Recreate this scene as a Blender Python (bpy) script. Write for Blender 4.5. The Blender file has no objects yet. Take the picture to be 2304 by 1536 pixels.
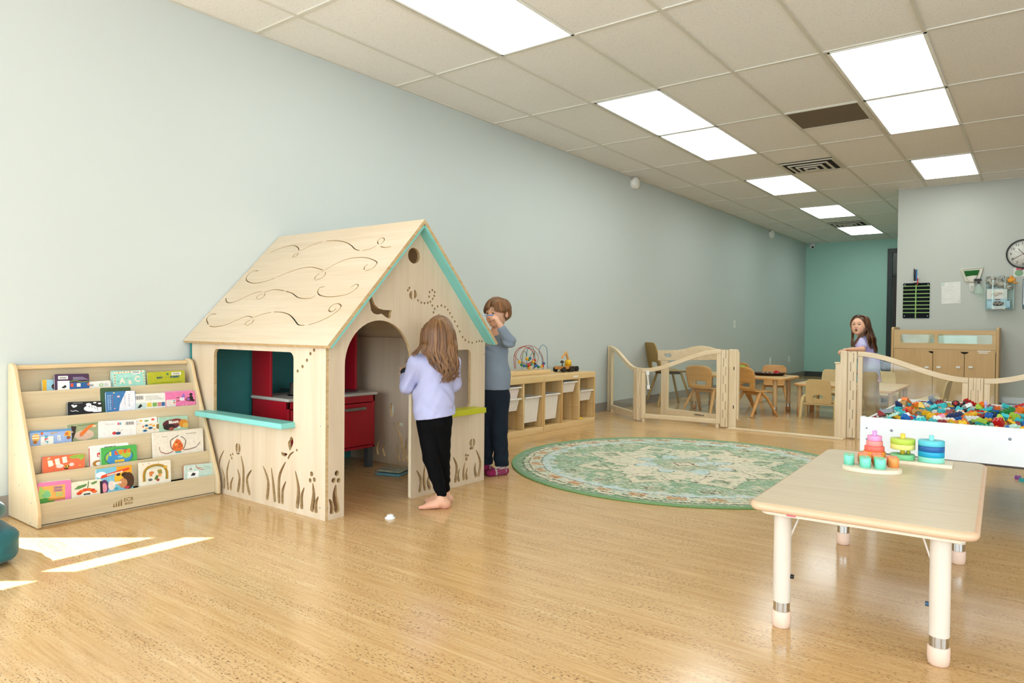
import bpy, bmesh, math, random
import numpy as np
from mathutils import Vector, Matrix, geometry
PI = math.pi
S = bpy.context.scene
COL = S.collection
rnd = random.Random(7)

# ------------------------------------------------------------------ camera
FPX = 1574.24
RW = np.array([[0.79695245, 0.60396285, 0.00978085],
               [-0.01879243, 0.00860634, 0.99978636],
               [0.60374964, -0.796966, 0.01820878]])      # rows: camera right, up, back
CAM = np.array([0.0, 0.0, 0.964])
cd = bpy.data.cameras.new('camera')
cam = bpy.data.objects.new('camera', cd)
COL.objects.link(cam)
cd.sensor_width = 36.0
cd.lens = FPX / 2304 * 36.0
cd.clip_start = 0.05
cd.clip_end = 200
mw = Matrix.Identity(4)
for r in range(3):
    for c in range(3):
        mw[r][c] = RW[c][r]
mw.translation = Vector(CAM)
cam.matrix_world = mw
S.camera = cam
S.view_settings.view_transform = 'Standard'
S.view_settings.look = 'None'
S.view_settings.gamma = 1
S.view_settings.use_curve_mapping = False
S.view_settings.exposure = 0.05

# ------------------------------------------------------------------ daylight
w = bpy.data.worlds.new('sky')
S.world = w
w.use_nodes = True
bg = w.node_tree.nodes['Background']
bg.inputs[0].default_value = (0.77, 0.89, 1.0, 1)
bg.inputs[1].default_value = SKY = 6.9
sl = bpy.data.lights.new('sun', 'SUN')
sl.energy = 27
sl.angle = 0.009
sl.color = (1.0, 0.98, 0.95)
so = bpy.data.objects.new('sun', sl)
COL.objects.link(so)
SUND = Vector((0.774, 0.632, -math.tan(math.radians(50)))).normalized()
so.rotation_euler = SUND.to_track_quat('-Z', 'Y').to_euler()
so.location = (-8, -5, 8)


def portal(name, loc, dirv, sx, sy):
    l = bpy.data.lights.new(name, 'AREA')
    l.shape = 'RECTANGLE'
    l.size, l.size_y = sx, sy
    l.cycles.is_portal = True
    o = bpy.data.objects.new(name, l)
    COL.objects.link(o)
    o.location = loc
    o.rotation_euler = Vector(dirv).to_track_quat('-Z', 'Z').to_euler()


# ------------------------------------------------------------------ pixel helpers (photo 2304x1536 -> world)
def ray(u, v):
    return np.array([u - 1152.0, -(v - 768.0), -FPX]) @ RW


def pl(u, v, ax, val):
    """point of the photo lying on the world plane axis=val"""
    d = ray(u, v)
    t = (val - CAM[ax]) / d[ax]
    return Vector(CAM + d * t)


def at(u, v, depth):
    """point of the photo at a distance along the view axis"""
    return Vector(CAM + ray(u, v) / FPX * depth)


def z1(x, y): return (x / 2.742, 780 + y / 2.742)
def z2(x, y): return (400 + x / 2.954, 480 + y / 2.954)
def z3(x, y): return (420 + x / 3.0316, 740 + y / 3.0316)


# ------------------------------------------------------------------ materials
def lin(c):
    if isinstance(c, str):
        c = tuple(int(c[i:i + 2], 16) for i in (0, 2, 4))
    return tuple((x / 255 / 12.92) if x / 255 <= 0.04045 else ((x / 255 + 0.055) / 1.055) ** 2.4 for x in c)


MATS = {}


class NT:
    def __init__(s, name):
        s.m = bpy.data.materials.new(name)
        s.m.use_nodes = True
        s.t = s.m.node_tree
        s.b = s.t.nodes['Principled BSDF']
        s.tc = s.t.nodes.new('ShaderNodeTexCoord')

    def n(s, typ, **kw):
        x = s.t.nodes.new('ShaderNode' + typ)
        for k, v in kw.items():
            if k.startswith('i_'):
                key = k[2:]
                key = int(key) if key.isdigit() else key.replace('_', ' ')
                if hasattr(v, 'is_linked') or hasattr(v, 'links'):
                    s.t.links.new(v, x.inputs[key])
                else:
                    x.inputs[key].default_value = v
            else:
                setattr(x, k, v)
        return x

    def link(s, a, b):
        s.t.links.new(a, b)

    def mapv(s, scale, src='Object', rot=(0, 0, 0)):
        mp = s.n('Mapping')
        s.link(s.tc.outputs[src], mp.inputs[0])
        mp.inputs['Scale'].default_value = scale
        mp.inputs['Rotation'].default_value = rot
        return mp.outputs[0]

    def noise(s, vec, scale=1, detail=3, rough=0.5):
        x = s.n('TexNoise', i_Scale=scale, i_Detail=detail, i_Roughness=rough)
        s.link(vec, x.inputs['Vector'])
        return x.outputs[0]

    def ramp(s, fac, stops):
        x = s.n('ValToRGB')
        s.link(fac, x.inputs[0])
        e = x.color_ramp.elements
        while len(e) < len(stops):
            e.new(0.5)
        for k, (p, c) in enumerate(stops):
            e[k].position = p
            c = c if isinstance(c, tuple) and len(c) == 4 else (*lin(c), 1)
            e[k].color = c
        return x.outputs[0]

    def mix(s, fac, a, b, typ='MIX'):
        x = s.n('Mix', data_type='RGBA', blend_type=typ)
        for k, v in ((0, fac), (6, a), (7, b)):
            if isinstance(v, (float, int)):
                x.inputs[k].default_value = v
            elif isinstance(v, tuple):
                x.inputs[k].default_value = v
            else:
                s.link(v, x.inputs[k])
        return x.outputs[2]

    def bump(s, h, strength=0.2, dist=0.002):
        x = s.n('Bump', i_Strength=strength, i_Distance=dist)
        s.link(h, x.inputs['Height'])
        s.link(x.outputs[0], s.b.inputs['Normal'])

    def set(s, **kw):
        for k, v in kw.items():
            s.b.inputs[k.replace('_', ' ')].default_value = v


def mat(c, rough=0.5, var=0.05, scale=14, metal=0.0, bump=0.0, spec=0.5, name=None, emis=0):
    """plain painted / plastic / cloth surface with a faint procedural mottling"""
    key = (c, rough, var, scale, metal, bump, emis)
    if key in MATS:
        return MATS[key]
    t = NT(name or 'surface_' + (c if isinstance(c, str) else '%02x%02x%02x' % tuple(c)))
    base = lin(c)
    f = t.noise(t.mapv((1, 1, 1)), scale, 3)
    lo = tuple(max(0, x * (1 - var)) for x in base) + (1,)
    hi = tuple(min(1, x * (1 + var)) for x in base) + (1,)
    t.link(t.ramp(f, [(0.3, lo), (0.7, hi)]), t.b.inputs['Base Color'])
    t.set(Roughness=rough, Metallic=metal)
    t.b.inputs['Specular IOR Level'].default_value = spec
    if bump:
        t.bump(t.noise(t.mapv((1, 1, 1)), scale * 12, 2), bump, 0.001)
    if emis:
        t.b.inputs['Emission Color'].default_value = (*base, 1)
        t.b.inputs['Emission Strength'].default_value = emis
    MATS[key] = t.m
    return t.m


def wood(c, dark, axis='z', scale=5, rough=0.42, contrast=0.5, rings=0.0):
    key = ('wood', c, dark, axis, scale, rough, contrast, rings)
    if key in MATS:
        return MATS[key]
    t = NT('wood_' + c)
    sc = {'x': (0.8, 14, 14), 'y': (14, 0.8, 14), 'z': (14, 14, 0.8)}[axis]
    sc = tuple(a * scale / 5 for a in sc)
    f = t.noise(t.mapv(sc), 2.2, 5, 0.6)
    g = t.noise(t.mapv(tuple(a * 5 for a in sc)), 1.5, 3)
    col = t.ramp(f, [(0.5 - contrast / 2, dark), (0.5 + contrast / 2, c)])
    fine = t.ramp(g, [(0.3, (0.92, 0.9, 0.87, 1)), (0.6, (1, 1, 1, 1))])
    col = t.mix(1.0, col, fine, 'MULTIPLY')
    if rings:
        wv = t.n('TexWave', i_Scale=1.6, i_Distortion=9.0, i_Detail=3.0)
        wv.bands_direction = 'X'
        t.link(t.mapv(tuple(a * 0.12 for a in sc)), wv.inputs['Vector'])
        col = t.mix(rings, col, t.ramp(wv.outputs[0], [(0.0, dark), (0.5, c)]))
    t.link(col, t.b.inputs['Base Color'])
    t.set(Roughness=rough)
    MATS[key] = t.m
    return t.m


def glass(tint=(0.93, 1, 0.98), alpha=0.12, rough=0.03):
    key = ('glass', tint, alpha)
    if key in MATS:
        return MATS[key]
    t = NT('clear_acrylic')
    t.t.nodes.remove(t.b)
    out = [x for x in t.t.nodes if x.type == 'OUTPUT_MATERIAL'][0]
    tr = t.n('BsdfTransparent')
    tr.inputs[0].default_value = (*tint, 1)
    gl = t.n('BsdfGlossy')
    gl.inputs['Roughness'].default_value = rough
    lw = t.n('LayerWeight', i_Blend=0.5)
    fr = t.n('Math', operation='POWER')
    t.link(lw.outputs['Facing'], fr.inputs[0])
    fr.inputs[1].default_value = 5.0
    nz = t.noise(t.mapv((3, 3, 3)), 3, 2)
    add = t.n('Math', operation='MULTIPLY_ADD')
    t.link(nz, add.inputs[0])
    add.inputs[1].default_value = 0.05
    t.link(fr.outputs[0], add.inputs[2])
    ms = t.n('MixShader')
    t.link(add.outputs[0], ms.inputs[0])
    t.link(tr.outputs[0], ms.inputs[1])
    t.link(gl.outputs[0], ms.inputs[2])
    df = t.n('BsdfDiffuse')
    df.inputs[0].default_value = (0.9, 0.95, 0.93, 1)
    m2 = t.n('MixShader')
    m2.inputs[0].default_value = alpha
    t.link(ms.outputs[0], m2.inputs[1])
    t.link(df.outputs[0], m2.inputs[2])
    t.link(m2.outputs[0], out.inputs[0])
    MATS[key] = t.m
    return t.m


BIRCH = wood('dccab0', 'cdb797', 'z', 3.2, 0.36, 0.5, 0.35)
BIRCHX = wood('dccab0', 'cdb797', 'x', 3.2, 0.33, 0.5, 0.3)
PLYEDGE = wood('d6bb8e', 'bd9a68', 'y', 8, 0.6, 0.4)
MAPLE = wood('dcc9a8', 'd2bd98', 'y', 4, 0.4, 0.5)
MAPLED = wood('d3b888', 'c6a676', 'z', 4, 0.4, 0.5)
PINE = wood('e2c692', 'cda468', 'y', 4, 0.5, 0.4, 0.45)
PINEZ = wood('dfc28c', 'c89c5e', 'z', 5, 0.5, 0.4, 0.45)
GATEW = wood('e8d6b6', 'dcc49c', 'x', 4, 0.38, 0.5)
GATEZ = wood('e8d6b6', 'dcc49c', 'z', 4, 0.38, 0.5)
TEALP = mat('7fc9c0', 0.45, 0.03, name='teal_paint')
STEEL = mat('b9b9b6', 0.28, 0.03, metal=1.0, name='steel')
WHITEP = mat('eef0ee', 0.4, 0.02, name='white_plastic')
BLACK = mat('141414', 0.5, 0.05, name='black_plastic')


# ------------------------------------------------------------------ mesh building
class MB:
    def __init__(s):
        s.v, s.f, s.mi, s.sm = [], [], [], []

    def add(s, vs, fs, mi=0, smooth=False, M=None):
        o = len(s.v)
        s.v += [tuple(M @ Vector(p)) for p in vs] if M is not None else [tuple(p) for p in vs]
        s.f += [tuple(i + o for i in f) for f in fs]
        s.mi += [mi] * len(fs)
        s.sm += [smooth] * len(fs)
        return s

    def box(s, x0, x1, y0, y1, z0, z1, mi=0, M=None):
        x0, x1 = min(x0, x1), max(x0, x1)
        y0, y1 = min(y0, y1), max(y0, y1)
        z0, z1 = min(z0, z1), max(z0, z1)
        v = [(x, y, z) for z in (z0, z1) for y in (y0, y1) for x in (x0, x1)]
        f = [(0, 2, 3, 1), (4, 5, 7, 6), (0, 1, 5, 4), (2, 6, 7, 3), (0, 4, 6, 2), (1, 3, 7, 5)]
        return s.add(v, f, mi, False, M)

    def bar(s, a, b, w, h, mi=0, up=(0, 0, 1)):
        a, b = Vector(a), Vector(b)
        d = (b - a).normalized()
        side = d.cross(Vector(up))
        if side.length < 1e-4:
            side = d.cross(Vector((1, 0, 0)))
        side.normalize()
        u2 = side.cross(d)
        v = []
        for p in (a, b):
            for sx, sz in ((-1, -1), (1, -1), (1, 1), (-1, 1)):
                v.append(p + side * (sx * w / 2) + u2 * (sz * h / 2))
        f = [(0, 3, 2, 1), (4, 5, 6, 7), (0, 1, 5, 4), (1, 2, 6, 5), (2, 3, 7, 6), (3, 0, 4, 7)]
        f = [tuple(reversed(x)) for x in f]
        return s.add(v, f, mi)

    def tube(s, pts, r, seg=10, mi=0, caps=True, closed=False, flat=1.0, smooth=True):
        pts = [Vector(p) for p in pts]
        n = len(pts)
        rs = r if isinstance(r, (list, tuple)) else [r] * n
        v, f = [], []
        prev = None
        for i, p in enumerate(pts):
            if closed:
                d = pts[(i + 1) % n] - pts[i - 1]
            else:
                d = pts[min(i + 1, n - 1)] - pts[max(i - 1, 0)]
            if d.length < 1e-9:
                d = Vector((0, 0, 1))
            d.normalize()
            if prev is None:
                a = Vector((0, 0, 1)) if abs(d.z) < 0.9 else Vector((1, 0, 0))
                x = d.cross(a).normalized()
            else:
                x = (prev - d * prev.dot(d))
                x = x.normalized() if x.length > 1e-6 else d.orthogonal().normalized()
            prev = x
            y = d.cross(x)
            for k in range(seg):
                t = 2 * PI * k / seg
                v.append(p + x * (math.cos(t) * rs[i]) + y * (math.sin(t) * rs[i] * flat))
        m = n if closed else n - 1
        for i in range(m):
            j = (i + 1) % n
            for k in range(seg):
                l = (k + 1) % seg
                f.append((i * seg + k, i * seg + l, j * seg + l, j * seg + k))
        s.add(v, f, mi, smooth)
        if caps and not closed:
            s.add(v[:seg], [tuple(reversed(range(seg)))], mi)
            s.add(v[-seg:], [tuple(range(seg))], mi)
        return s

    def cyl(s, a, b, r0, r1=None, seg=20, mi=0, smooth=True):
        return s.tube([a, b], [r0, r0 if r1 is None else r1], seg, mi, True, False, 1, smooth)

    def lathe(s, prof, c=(0, 0, 0), seg=24, mi=0, M=None, smooth=True, sx=1, sy=1):
        v, f = [], []
        for r, z in prof:
            for k in range(seg):
                t = 2 * PI * k / seg
                v.append((c[0] + r * math.cos(t) * sx, c[1] + r * math.sin(t) * sy, c[2] + z))
        for i in range(len(prof) - 1):
            for k in range(seg):
                l = (k + 1) % seg
                f.append((i * seg + k, i * seg + l, (i + 1) * seg + l, (i + 1) * seg + k))
        s.add(v, f, mi, smooth, M)
        if prof[0] == prof[-1]:
            return s
        if prof[0][0] > 1e-5:
            s.add(v[:seg], [tuple(reversed(range(seg)))], mi, False, M)
        if prof[-1][0] > 1e-5:
            s.add(v[-seg:], [tuple(range(seg))], mi, False, M)
        return s

    def ball(s, c, r, seg=14, mi=0, M=None):
        r = r if isinstance(r, (tuple, list)) else (r, r, r)
        v, f = [], []
        rings = seg // 2
        for i in range(rings + 1):
            ph = -PI / 2 + PI * i / rings
            for k in range(seg):
                t = 2 * PI * k / seg
                v.append((c[0] + r[0] * math.cos(ph) * math.cos(t), c[1] + r[1] * math.cos(ph) * math.sin(t), c[2] + r[2] * math.sin(ph)))
        for i in range(rings):
            for k in range(seg):
                l = (k + 1) % seg
                f.append((i * seg + k, i * seg + l, (i + 1) * seg + l, (i + 1) * seg + k))
        return s.add(v, f, mi, True, M)

    def prism(s, outer, holes=(), t=0.01, fn=None, mi=0, me=None):
        """2-D outline with holes, extruded by t; fn(a, b, w) -> world point, me = material of the edges"""
        loops = [[Vector((p[0], p[1], 0)) for p in outer]] + [[Vector((p[0], p[1], 0)) for p in h] for h in holes]
        tris = geometry.tessellate_polygon(loops)
        flat = [p for l in loops for p in l]
        n = len(flat)
        fn = fn or (lambda a, b, w_: (a, b, w_))
        v = [fn(p.x, p.y, 0.0) for p in flat] + [fn(p.x, p.y, t) for p in flat]
        f1 = []
        for a, b, c in tris:
            ar = (flat[b].x - flat[a].x) * (flat[c].y - flat[a].y) - (flat[b].y - flat[a].y) * (flat[c].x - flat[a].x)
            if abs(ar) < 1e-12:
                continue
            if ar < 0:
                b, c = c, b
            f1.append((a, c, b))
            f1.append((a + n, b + n, c + n))
        f2 = []
        o = 0
        for li, l in enumerate(loops):
            m = len(l)
            A = sum(l[i].x * l[(i + 1) % m].y - l[(i + 1) % m].x * l[i].y for i in range(m))
            fwd = (A > 0) == (li == 0)
            for i in range(m):
                a, b = o + i, o + (i + 1) % m
                f2.append((a, b, b + n, a + n) if fwd else (b, a, a + n, b + n))
            o += m
        # orientation test of fn
        p0, px, py, pt = (Vector(fn(*q)) for q in ((0, 0, 0), (1, 0, 0), (0, 1, 0), (0, 0, 1)))
        if (px - p0).cross(py - p0).dot(pt - p0) < 0:
            f1 = [tuple(reversed(x)) for x in f1]
            f2 = [tuple(reversed(x)) for x in f2]
        base = len(s.v)
        s.add(v, f1, mi)
        s.f += [tuple(i + base for i in x) for x in f2]
        s.mi += [mi if me is None else me] * len(f2)
        s.sm += [False] * len(f2)
        return s

    def build(s, name, mats, parent=None, world=False, bev=0, off=None, bseg=2, sub=0):
        me = bpy.data.meshes.new(name)
        vs = s.v
        if world:
            o3 = ORG[root_of(parent)] if parent is not None else (0, 0, 0)
            if off is not None:
                o3 = off
            vs = [(p[0] - o3[0], p[1] - o3[1], p[2] - o3[2]) for p in vs]
        me.from_pydata(vs, [], s.f)
        me.polygons.foreach_set('material_index', s.mi)
        me.polygons.foreach_set('use_smooth', s.sm)
        for m in (mats if isinstance(mats, (list, tuple)) else [mats]):
            me.materials.append(m)
        me.update()
        o = bpy.data.objects.new(name, me)
        COL.objects.link(o)
        if parent is not None:
            o.parent = parent
        if off is not None:
            o.location = off
        if bev:
            b = o.modifiers.new('bevel', 'BEVEL')
            b.width = bev
            b.segments = bseg
            b.limit_method = 'ANGLE'
            b.angle_limit = math.radians(40)
            b.harden_normals = False
        if sub:
            b = o.modifiers.new('sub', 'SUBSURF')
            b.levels = b.render_levels = sub
        return o


ORG = {}


def root_of(o):
    while o.parent is not None:
        o = o.parent
    return o.name


def tag(o, label, cat, group=None, kind=None):
    if label:
        o['label'] = label
    if cat:
        o['category'] = cat
    if group:
        o['group'] = group
    if kind:
        o['kind'] = kind
    return o


def thing(name, label, cat, loc=(0, 0, 0), rz=0, group=None):
    o = bpy.data.objects.new(name, None)
    o.empty_display_size = 0.05
    COL.objects.link(o)
    o.location = loc
    o.rotation_euler = (0, 0, rz)
    ORG[o.name] = tuple(loc)
    return tag(o, label, cat, group)


def struct(name, mb, m, bev=0):
    o = mb.build(name, m, None, bev=bev)
    o['kind'] = 'structure'
    ORG[o.name] = (0, 0, 0)
    return o


def copy_tree(o, parent=None):
    c = o.copy()
    COL.objects.link(c)
    c.parent = parent
    for ch in KIDS(o):
        copy_tree(ch, c)
    return c


def KIDS(o):
    return [x for x in COL.objects if x.parent == o]


def text(s, name, size, M, m, parent=None, ext=0.0004, bold=0.0, align='CENTER', squash=1.0, world=False):
    """lettering as a thin raised mesh; M places the local xy plane of the letters"""
    cu = bpy.data.curves.new(name, 'FONT')
    cu.body = s
    cu.size = size
    cu.extrude = ext
    cu.offset = bold
    cu.align_x = align
    cu.align_y = 'CENTER'
    cu.resolution_u = 3
    ob = bpy.data.objects.new(name + '_tmp', cu)
    COL.objects.link(ob)
    dg = bpy.context.evaluated_depsgraph_get()
    me = bpy.data.meshes.new_from_object(ob.evaluated_get(dg))
    bpy.data.objects.remove(ob)
    me.transform(Matrix.Diagonal((squash, 1, 1, 1)))
    me.transform(M)
    if world:
        me.transform(Matrix.Translation(-Vector(ORG[root_of(parent)])))
    me.materials.clear()
    me.materials.append(m)
    o = bpy.data.objects.new(name, me)
    COL.objects.link(o)
    if parent is not None:
        o.parent = parent
    return o


def frame(o, x, y):
    """matrix with origin o, local x and y axes"""
    x = Vector(x).normalized()
    y = Vector(y).normalized()
    z = x.cross(y)
    m = Matrix.Identity(4)
    for i in range(3):
        m[i][0], m[i][1], m[i][2], m[i][3] = x[i], y[i], z[i], o[i]
    return m


def circ(cx, cy, rx, ry=None, n=20, a0=0.0, a1=2 * PI):
    ry = rx if ry is None else ry
    full = abs(a1 - a0 - 2 * PI) < 1e-6
    return [(cx + rx * math.cos(a0 + (a1 - a0) * i / (n if full else n - 1)), cy + ry * math.sin(a0 + (a1 - a0) * i / (n if full else n - 1))) for i in range(n)]


def rrect(x0, y0, x1, y1, r, n=5):
    out = []
    for cx, cy, a in ((x1 - r, y1 - r, 0), (x0 + r, y1 - r, PI / 2), (x0 + r, y0 + r, PI), (x1 - r, y0 + r, 1.5 * PI)):
        for i in range(n + 1):
            t = a + PI / 2 * i / n
            out.append((cx + r * math.cos(t), cy + r * math.sin(t)))
    return out


def spline(pts, n=6):
    """Catmull-Rom through the points (2-D or 3-D tuples)"""
    P = [Vector(p) for p in pts]
    if len(P) < 3:
        return [tuple(p) for p in P]
    out = []
    for i in range(len(P) - 1):
        a, b, c, d = P[max(i - 1, 0)], P[i], P[i + 1], P[min(i + 2, len(P) - 1)]
        for k in range(n):
            t = k / n
            out.append(tuple(0.5 * ((2 * b) + (c - a) * t + (2 * a - 5 * b + 4 * c - d) * t * t + (3 * b - a - 3 * c + d) * t ** 3)))
    out.append(tuple(P[-1]))
    return out


def stroke(pts, w, taper=None, n=5):
    """outline polygon of a curved stroke; taper(t) scales the half width"""
    c = spline(pts, n)
    L, R = [], []
    m = len(c)
    for i, p in enumerate(c):
        a, b = c[max(i - 1, 0)], c[min(i + 1, m - 1)]
        dx, dy = b[0] - a[0], b[1] - a[1]
        l = math.hypot(dx, dy) or 1
        h = w / 2 * (taper(i / (m - 1)) if taper else 1)
        L.append((p[0] - dy / l * h, p[1] + dx / l * h))
        R.append((p[0] + dy / l * h, p[1] - dx / l * h))
    return L + R[::-1]


def blade_taper(t):
    return 0.25 + 1.0 * math.sin(min(1.0, t * 1.25) * PI / 2) * (1.0 if t < 0.93 else 0.7)
# ================================================================== ROOM
XL, XR, YB, YF, ZC = -4.12, 3.6, 15.98, -3.0, 2.874
PX0, PY = -1.564, 10.58            # corner and plane of the wall that closes the right half

# floor: cork with streaks along x and dark flecks
t = NT('cork_floor')
c1 = t.noise(t.mapv((0.7, 11, 1)), 2.4, 6, 0.68)
c2 = t.noise(t.mapv((3.0, 60, 1)), 1.6, 3, 0.6)
c3 = t.noise(t.mapv((1.2, 1.2, 1)), 0.9, 2)
col = t.ramp(c1, [(0.28, 'b68a54'), (0.5, 'c8a26e'), (0.68, 'd9ba8a')])
col = t.mix(0.45, col, t.ramp(c2, [(0.3, 'a87d48'), (0.5, 'c9a572'), (0.72, 'dfc398')]))
col = t.mix(0.25, col, t.ramp(c3, [(0.35, 'c29862'), (0.65, 'd5b688')]))
fl = t.noise(t.mapv((75, 180, 1)), 1.0, 3, 0.62)
fl2 = t.noise(t.mapv((1.0, 6, 1)), 2.0, 2)
fm = t.n('Math', operation='MULTIPLY')
t.link(t.ramp(fl, [(0.57, (0, 0, 0, 1)), (0.61, (1, 1, 1, 1))]), fm.inputs[0])
t.link(t.ramp(fl2, [(0.36, (0.12, 0.12, 0.12, 1)), (0.62, (1, 1, 1, 1))]), fm.inputs[1])
fh = t.n('Math', operation='MULTIPLY')
t.link(fm.outputs[0], fh.inputs[0])
fh.inputs[1].default_value = 0.8
col = t.mix(fh.outputs[0], col, (*lin('5e3e1e'), 1))
t.link(col, t.b.inputs['Base Color'])
rr = t.ramp(c3, [(0.3, (0.13, 0.13, 0.13, 1)), (0.7, (0.20, 0.20, 0.20, 1))])
t.link(rr, t.b.inputs['Roughness'])
t.bump(c2, 0.06, 0.001)
t.b.inputs['Specular IOR Level'].default_value = 0.38
FLOORM = t.m
m = MB()
m.box(XL, XR, YF, YB, -0.1, 0)
struct('floor', m, FLOORM)

# wall paint
def paint(c, name):
    t = NT(name)
    f = t.noise(t.mapv((1, 1, 1)), 0.8, 2)
    b = lin(c)
    t.link(t.ramp(f, [(0.3, tuple(x * 0.985 for x in b) + (1,)), (0.7, tuple(min(1, x * 1.015) for x in b) + (1,))]), t.b.inputs['Base Color'])
    t.set(Roughness=0.55)
    t.bump(t.noise(t.mapv((1, 1, 1)), 180, 3), 0.12, 0.001)
    return t.m


WALLM = paint('c3cbc8', 'pale_mint_wall_paint')
BACKM = paint('a6d2c6', 'teal_green_wall_paint')
WHITEW = paint('bbc0b8', 'off_white_wall_paint')

# left wall with the sun windows near the entrance (behind the left frame edge)
WZ = [(0.12, 1.477), (1.584, 1.80)]
WY = [(-1.24, -0.67), (-0.53, 0.085), (0.187, 0.79)]
m = MB()
holes = [rrect(y0, z0, y1, z1, 0.001, 1) for y0, y1 in WY for z0, z1 in WZ]
m.prism([(YF, 0), (YB, 0), (YB, ZC), (YF, ZC)], holes, 0.04, lambda a, b, w_: (XL - w_, a, b))
struct('wall_left', m, WALLM)
m = MB()
m.box(XL, PX0 + 0.4, YB, YB + 0.12, 0, ZC)
struct('wall_back', m, BACKM)
m = MB()
m.box(PX0, XR, PY, PY + 0.14, 0, ZC)
struct('wall_partition', m, WHITEW)
m = MB()
m.box(PX0, PX0 + 0.14, PY + 0.14, YB, 0, ZC)
struct('wall_corridor', m, BACKM)
RW_ = [(-2.7, -1.1), (-0.95, 0.65), (0.8, 2.4)]  # window openings added out of view to brighten the playhouse front
m = MB()
m.prism([(YF, 0), (PY, 0), (PY, ZC), (YF, ZC)], [rrect(a, 0.5, b, 2.5, 0.001, 1) for a, b in RW_], 0.12, lambda a, b, w_: (XR + w_, a, b))
struct('wall_right', m, WHITEW)
# shop front behind the camera: wide glazed openings
FW = [(-3.95, -2.45), (-2.33, -0.83), (-0.71, 0.79), (0.91, 2.41)]
m = MB()
m.prism([(XL, 0), (XR, 0), (XR, ZC), (XL, ZC)], [rrect(a, 0.12, b, 2.62, 0.001, 1) for a, b in FW], 0.12, lambda a, b, w_: (a, YF - w_, b))
struct('wall_front', m, WHITEW)
ALU = mat('3a3d3f', 0.4, 0.03, metal=0.6, name='dark_window_frame')
for i, (a, b) in enumerate(FW):
    m = MB()
    for q in ((a, a + 0.04, 0.12, 2.62), (b - 0.04, b, 0.12, 2.62), (a, b, 0.12, 0.17), (a, b, 2.57, 2.62)):
        m.box(q[0], q[1], YF - 0.09, YF - 0.03, q[2], q[3])
    f = struct('window_%d' % (i + 1), m, ALU)
    portal('window_portal', ((a + b) / 2, YF + 0.01, 1.37), (0, 1, 0), b - a, 2.5)
for i, (a, b) in enumerate(WY):
    portal('window_portal', (XL + 0.01, (a + b) / 2, 0.76), (1, 0, 0), b - a, 1.28)

for i, (a, b) in enumerate(RW_):
    m = MB()
    for q in ((a, a + 0.04, 0.5, 2.5), (b - 0.04, b, 0.5, 2.5), (a, b, 0.5, 0.55), (a, b, 2.45, 2.5)):
        m.box(XR + 0.03, XR + 0.09, q[0], q[1], q[2], q[3])
    struct('window_%d' % (i + 5), m, ALU)  # frame of an added, unseen window that lets in extra daylight
    portal('window_portal', (XR - 0.01, (a + b) / 2, 1.5), (-1, 0, 0), b - a, 2.0)

# baseboards
BASEM = mat('8b857d', 0.5, 0.05, name='grey_rubber_baseboard')
for nm, q in (('baseboard_left', (XL, XL + 0.012, YF, YB)), ('baseboard_back', (XL, -2.6, YB - 0.012, YB)), ('baseboard_partition', (PX0, XR, PY - 0.012, PY))):
    m = MB()
    m.box(*q, 0, 0.105)
    struct(nm, m, BASEM if nm == 'baseboard_left' else mat('3c3f3d', 0.5, 0.05))

# ceiling: lay-in tiles with a T-bar grid
GX = [-2.46 + 0.6096 * k for k in range(-2, 10)]
GY = [5.12 + 1.238 * k for k in range(-6, 9)]
t = NT('ceiling_tile')
sp = t.noise(t.mapv((1, 1, 1)), 95, 2, 0.7)
bs = t.noise(t.mapv((1, 1, 1)), 0.7, 2)
col = t.mix(0.5, t.ramp(bs, [(0.3, 'e4e3df'), (0.7, 'eeedea')]), t.ramp(sp, [(0.33, 'c2bdb0'), (0.42, 'edece8')]))
t.link(col, t.b.inputs['Base Color'])
t.set(Roughness=0.9)
t.bump(sp, 0.35, 0.003)
TILE = t.m
LIGHTS = [(-3.05, y) for y in (2.644, 5.12, 6.358, 8.834, 11.31, 13.786)] + [(-1.22, y) for y in (5.12, 6.358, 8.834)]
m = MB()
m.box(XL, XR, YF, YB, ZC + 0.002, ZC + 0.12)
ceil_o = struct('ceiling', m, TILE)
GRID = mat('d5d2c6', 0.45, 0.02, name='ceiling_grid')
m = MB()
for x in GX:
    if XL < x < XR:
        m.box(x - 0.012, x + 0.012, YF, YB if x < PX0 else PY, ZC - 0.006, ZC + 0.004)
for y in GY:
    if YF < y < YB:
        m.box(XL, XR if y < PY else PX0, y - 0.012, y + 0.012, ZC - 0.0055, ZC + 0.004)
m.box(XL, XL + 0.02, YF, YB, ZC - 0.007, ZC + 0.004)
m.box(XL, PX0, YB - 0.02, YB, ZC - 0.007, ZC + 0.004)
m.box(PX0, XR, PY - 0.02, PY, ZC - 0.007, ZC + 0.004)
struct('trim_1', m, GRID)

# troffer lights
t = NT('lit_diffuser')
t.link(t.ramp(t.noise(t.mapv((1, 1, 1)), 2, 1), [(0.3, (0.93, 1, 0.95, 1)), (0.7, (0.96, 1, 0.97, 1))]), t.b.inputs['Emission Color'])
t.set(Roughness=0.5)
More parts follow.
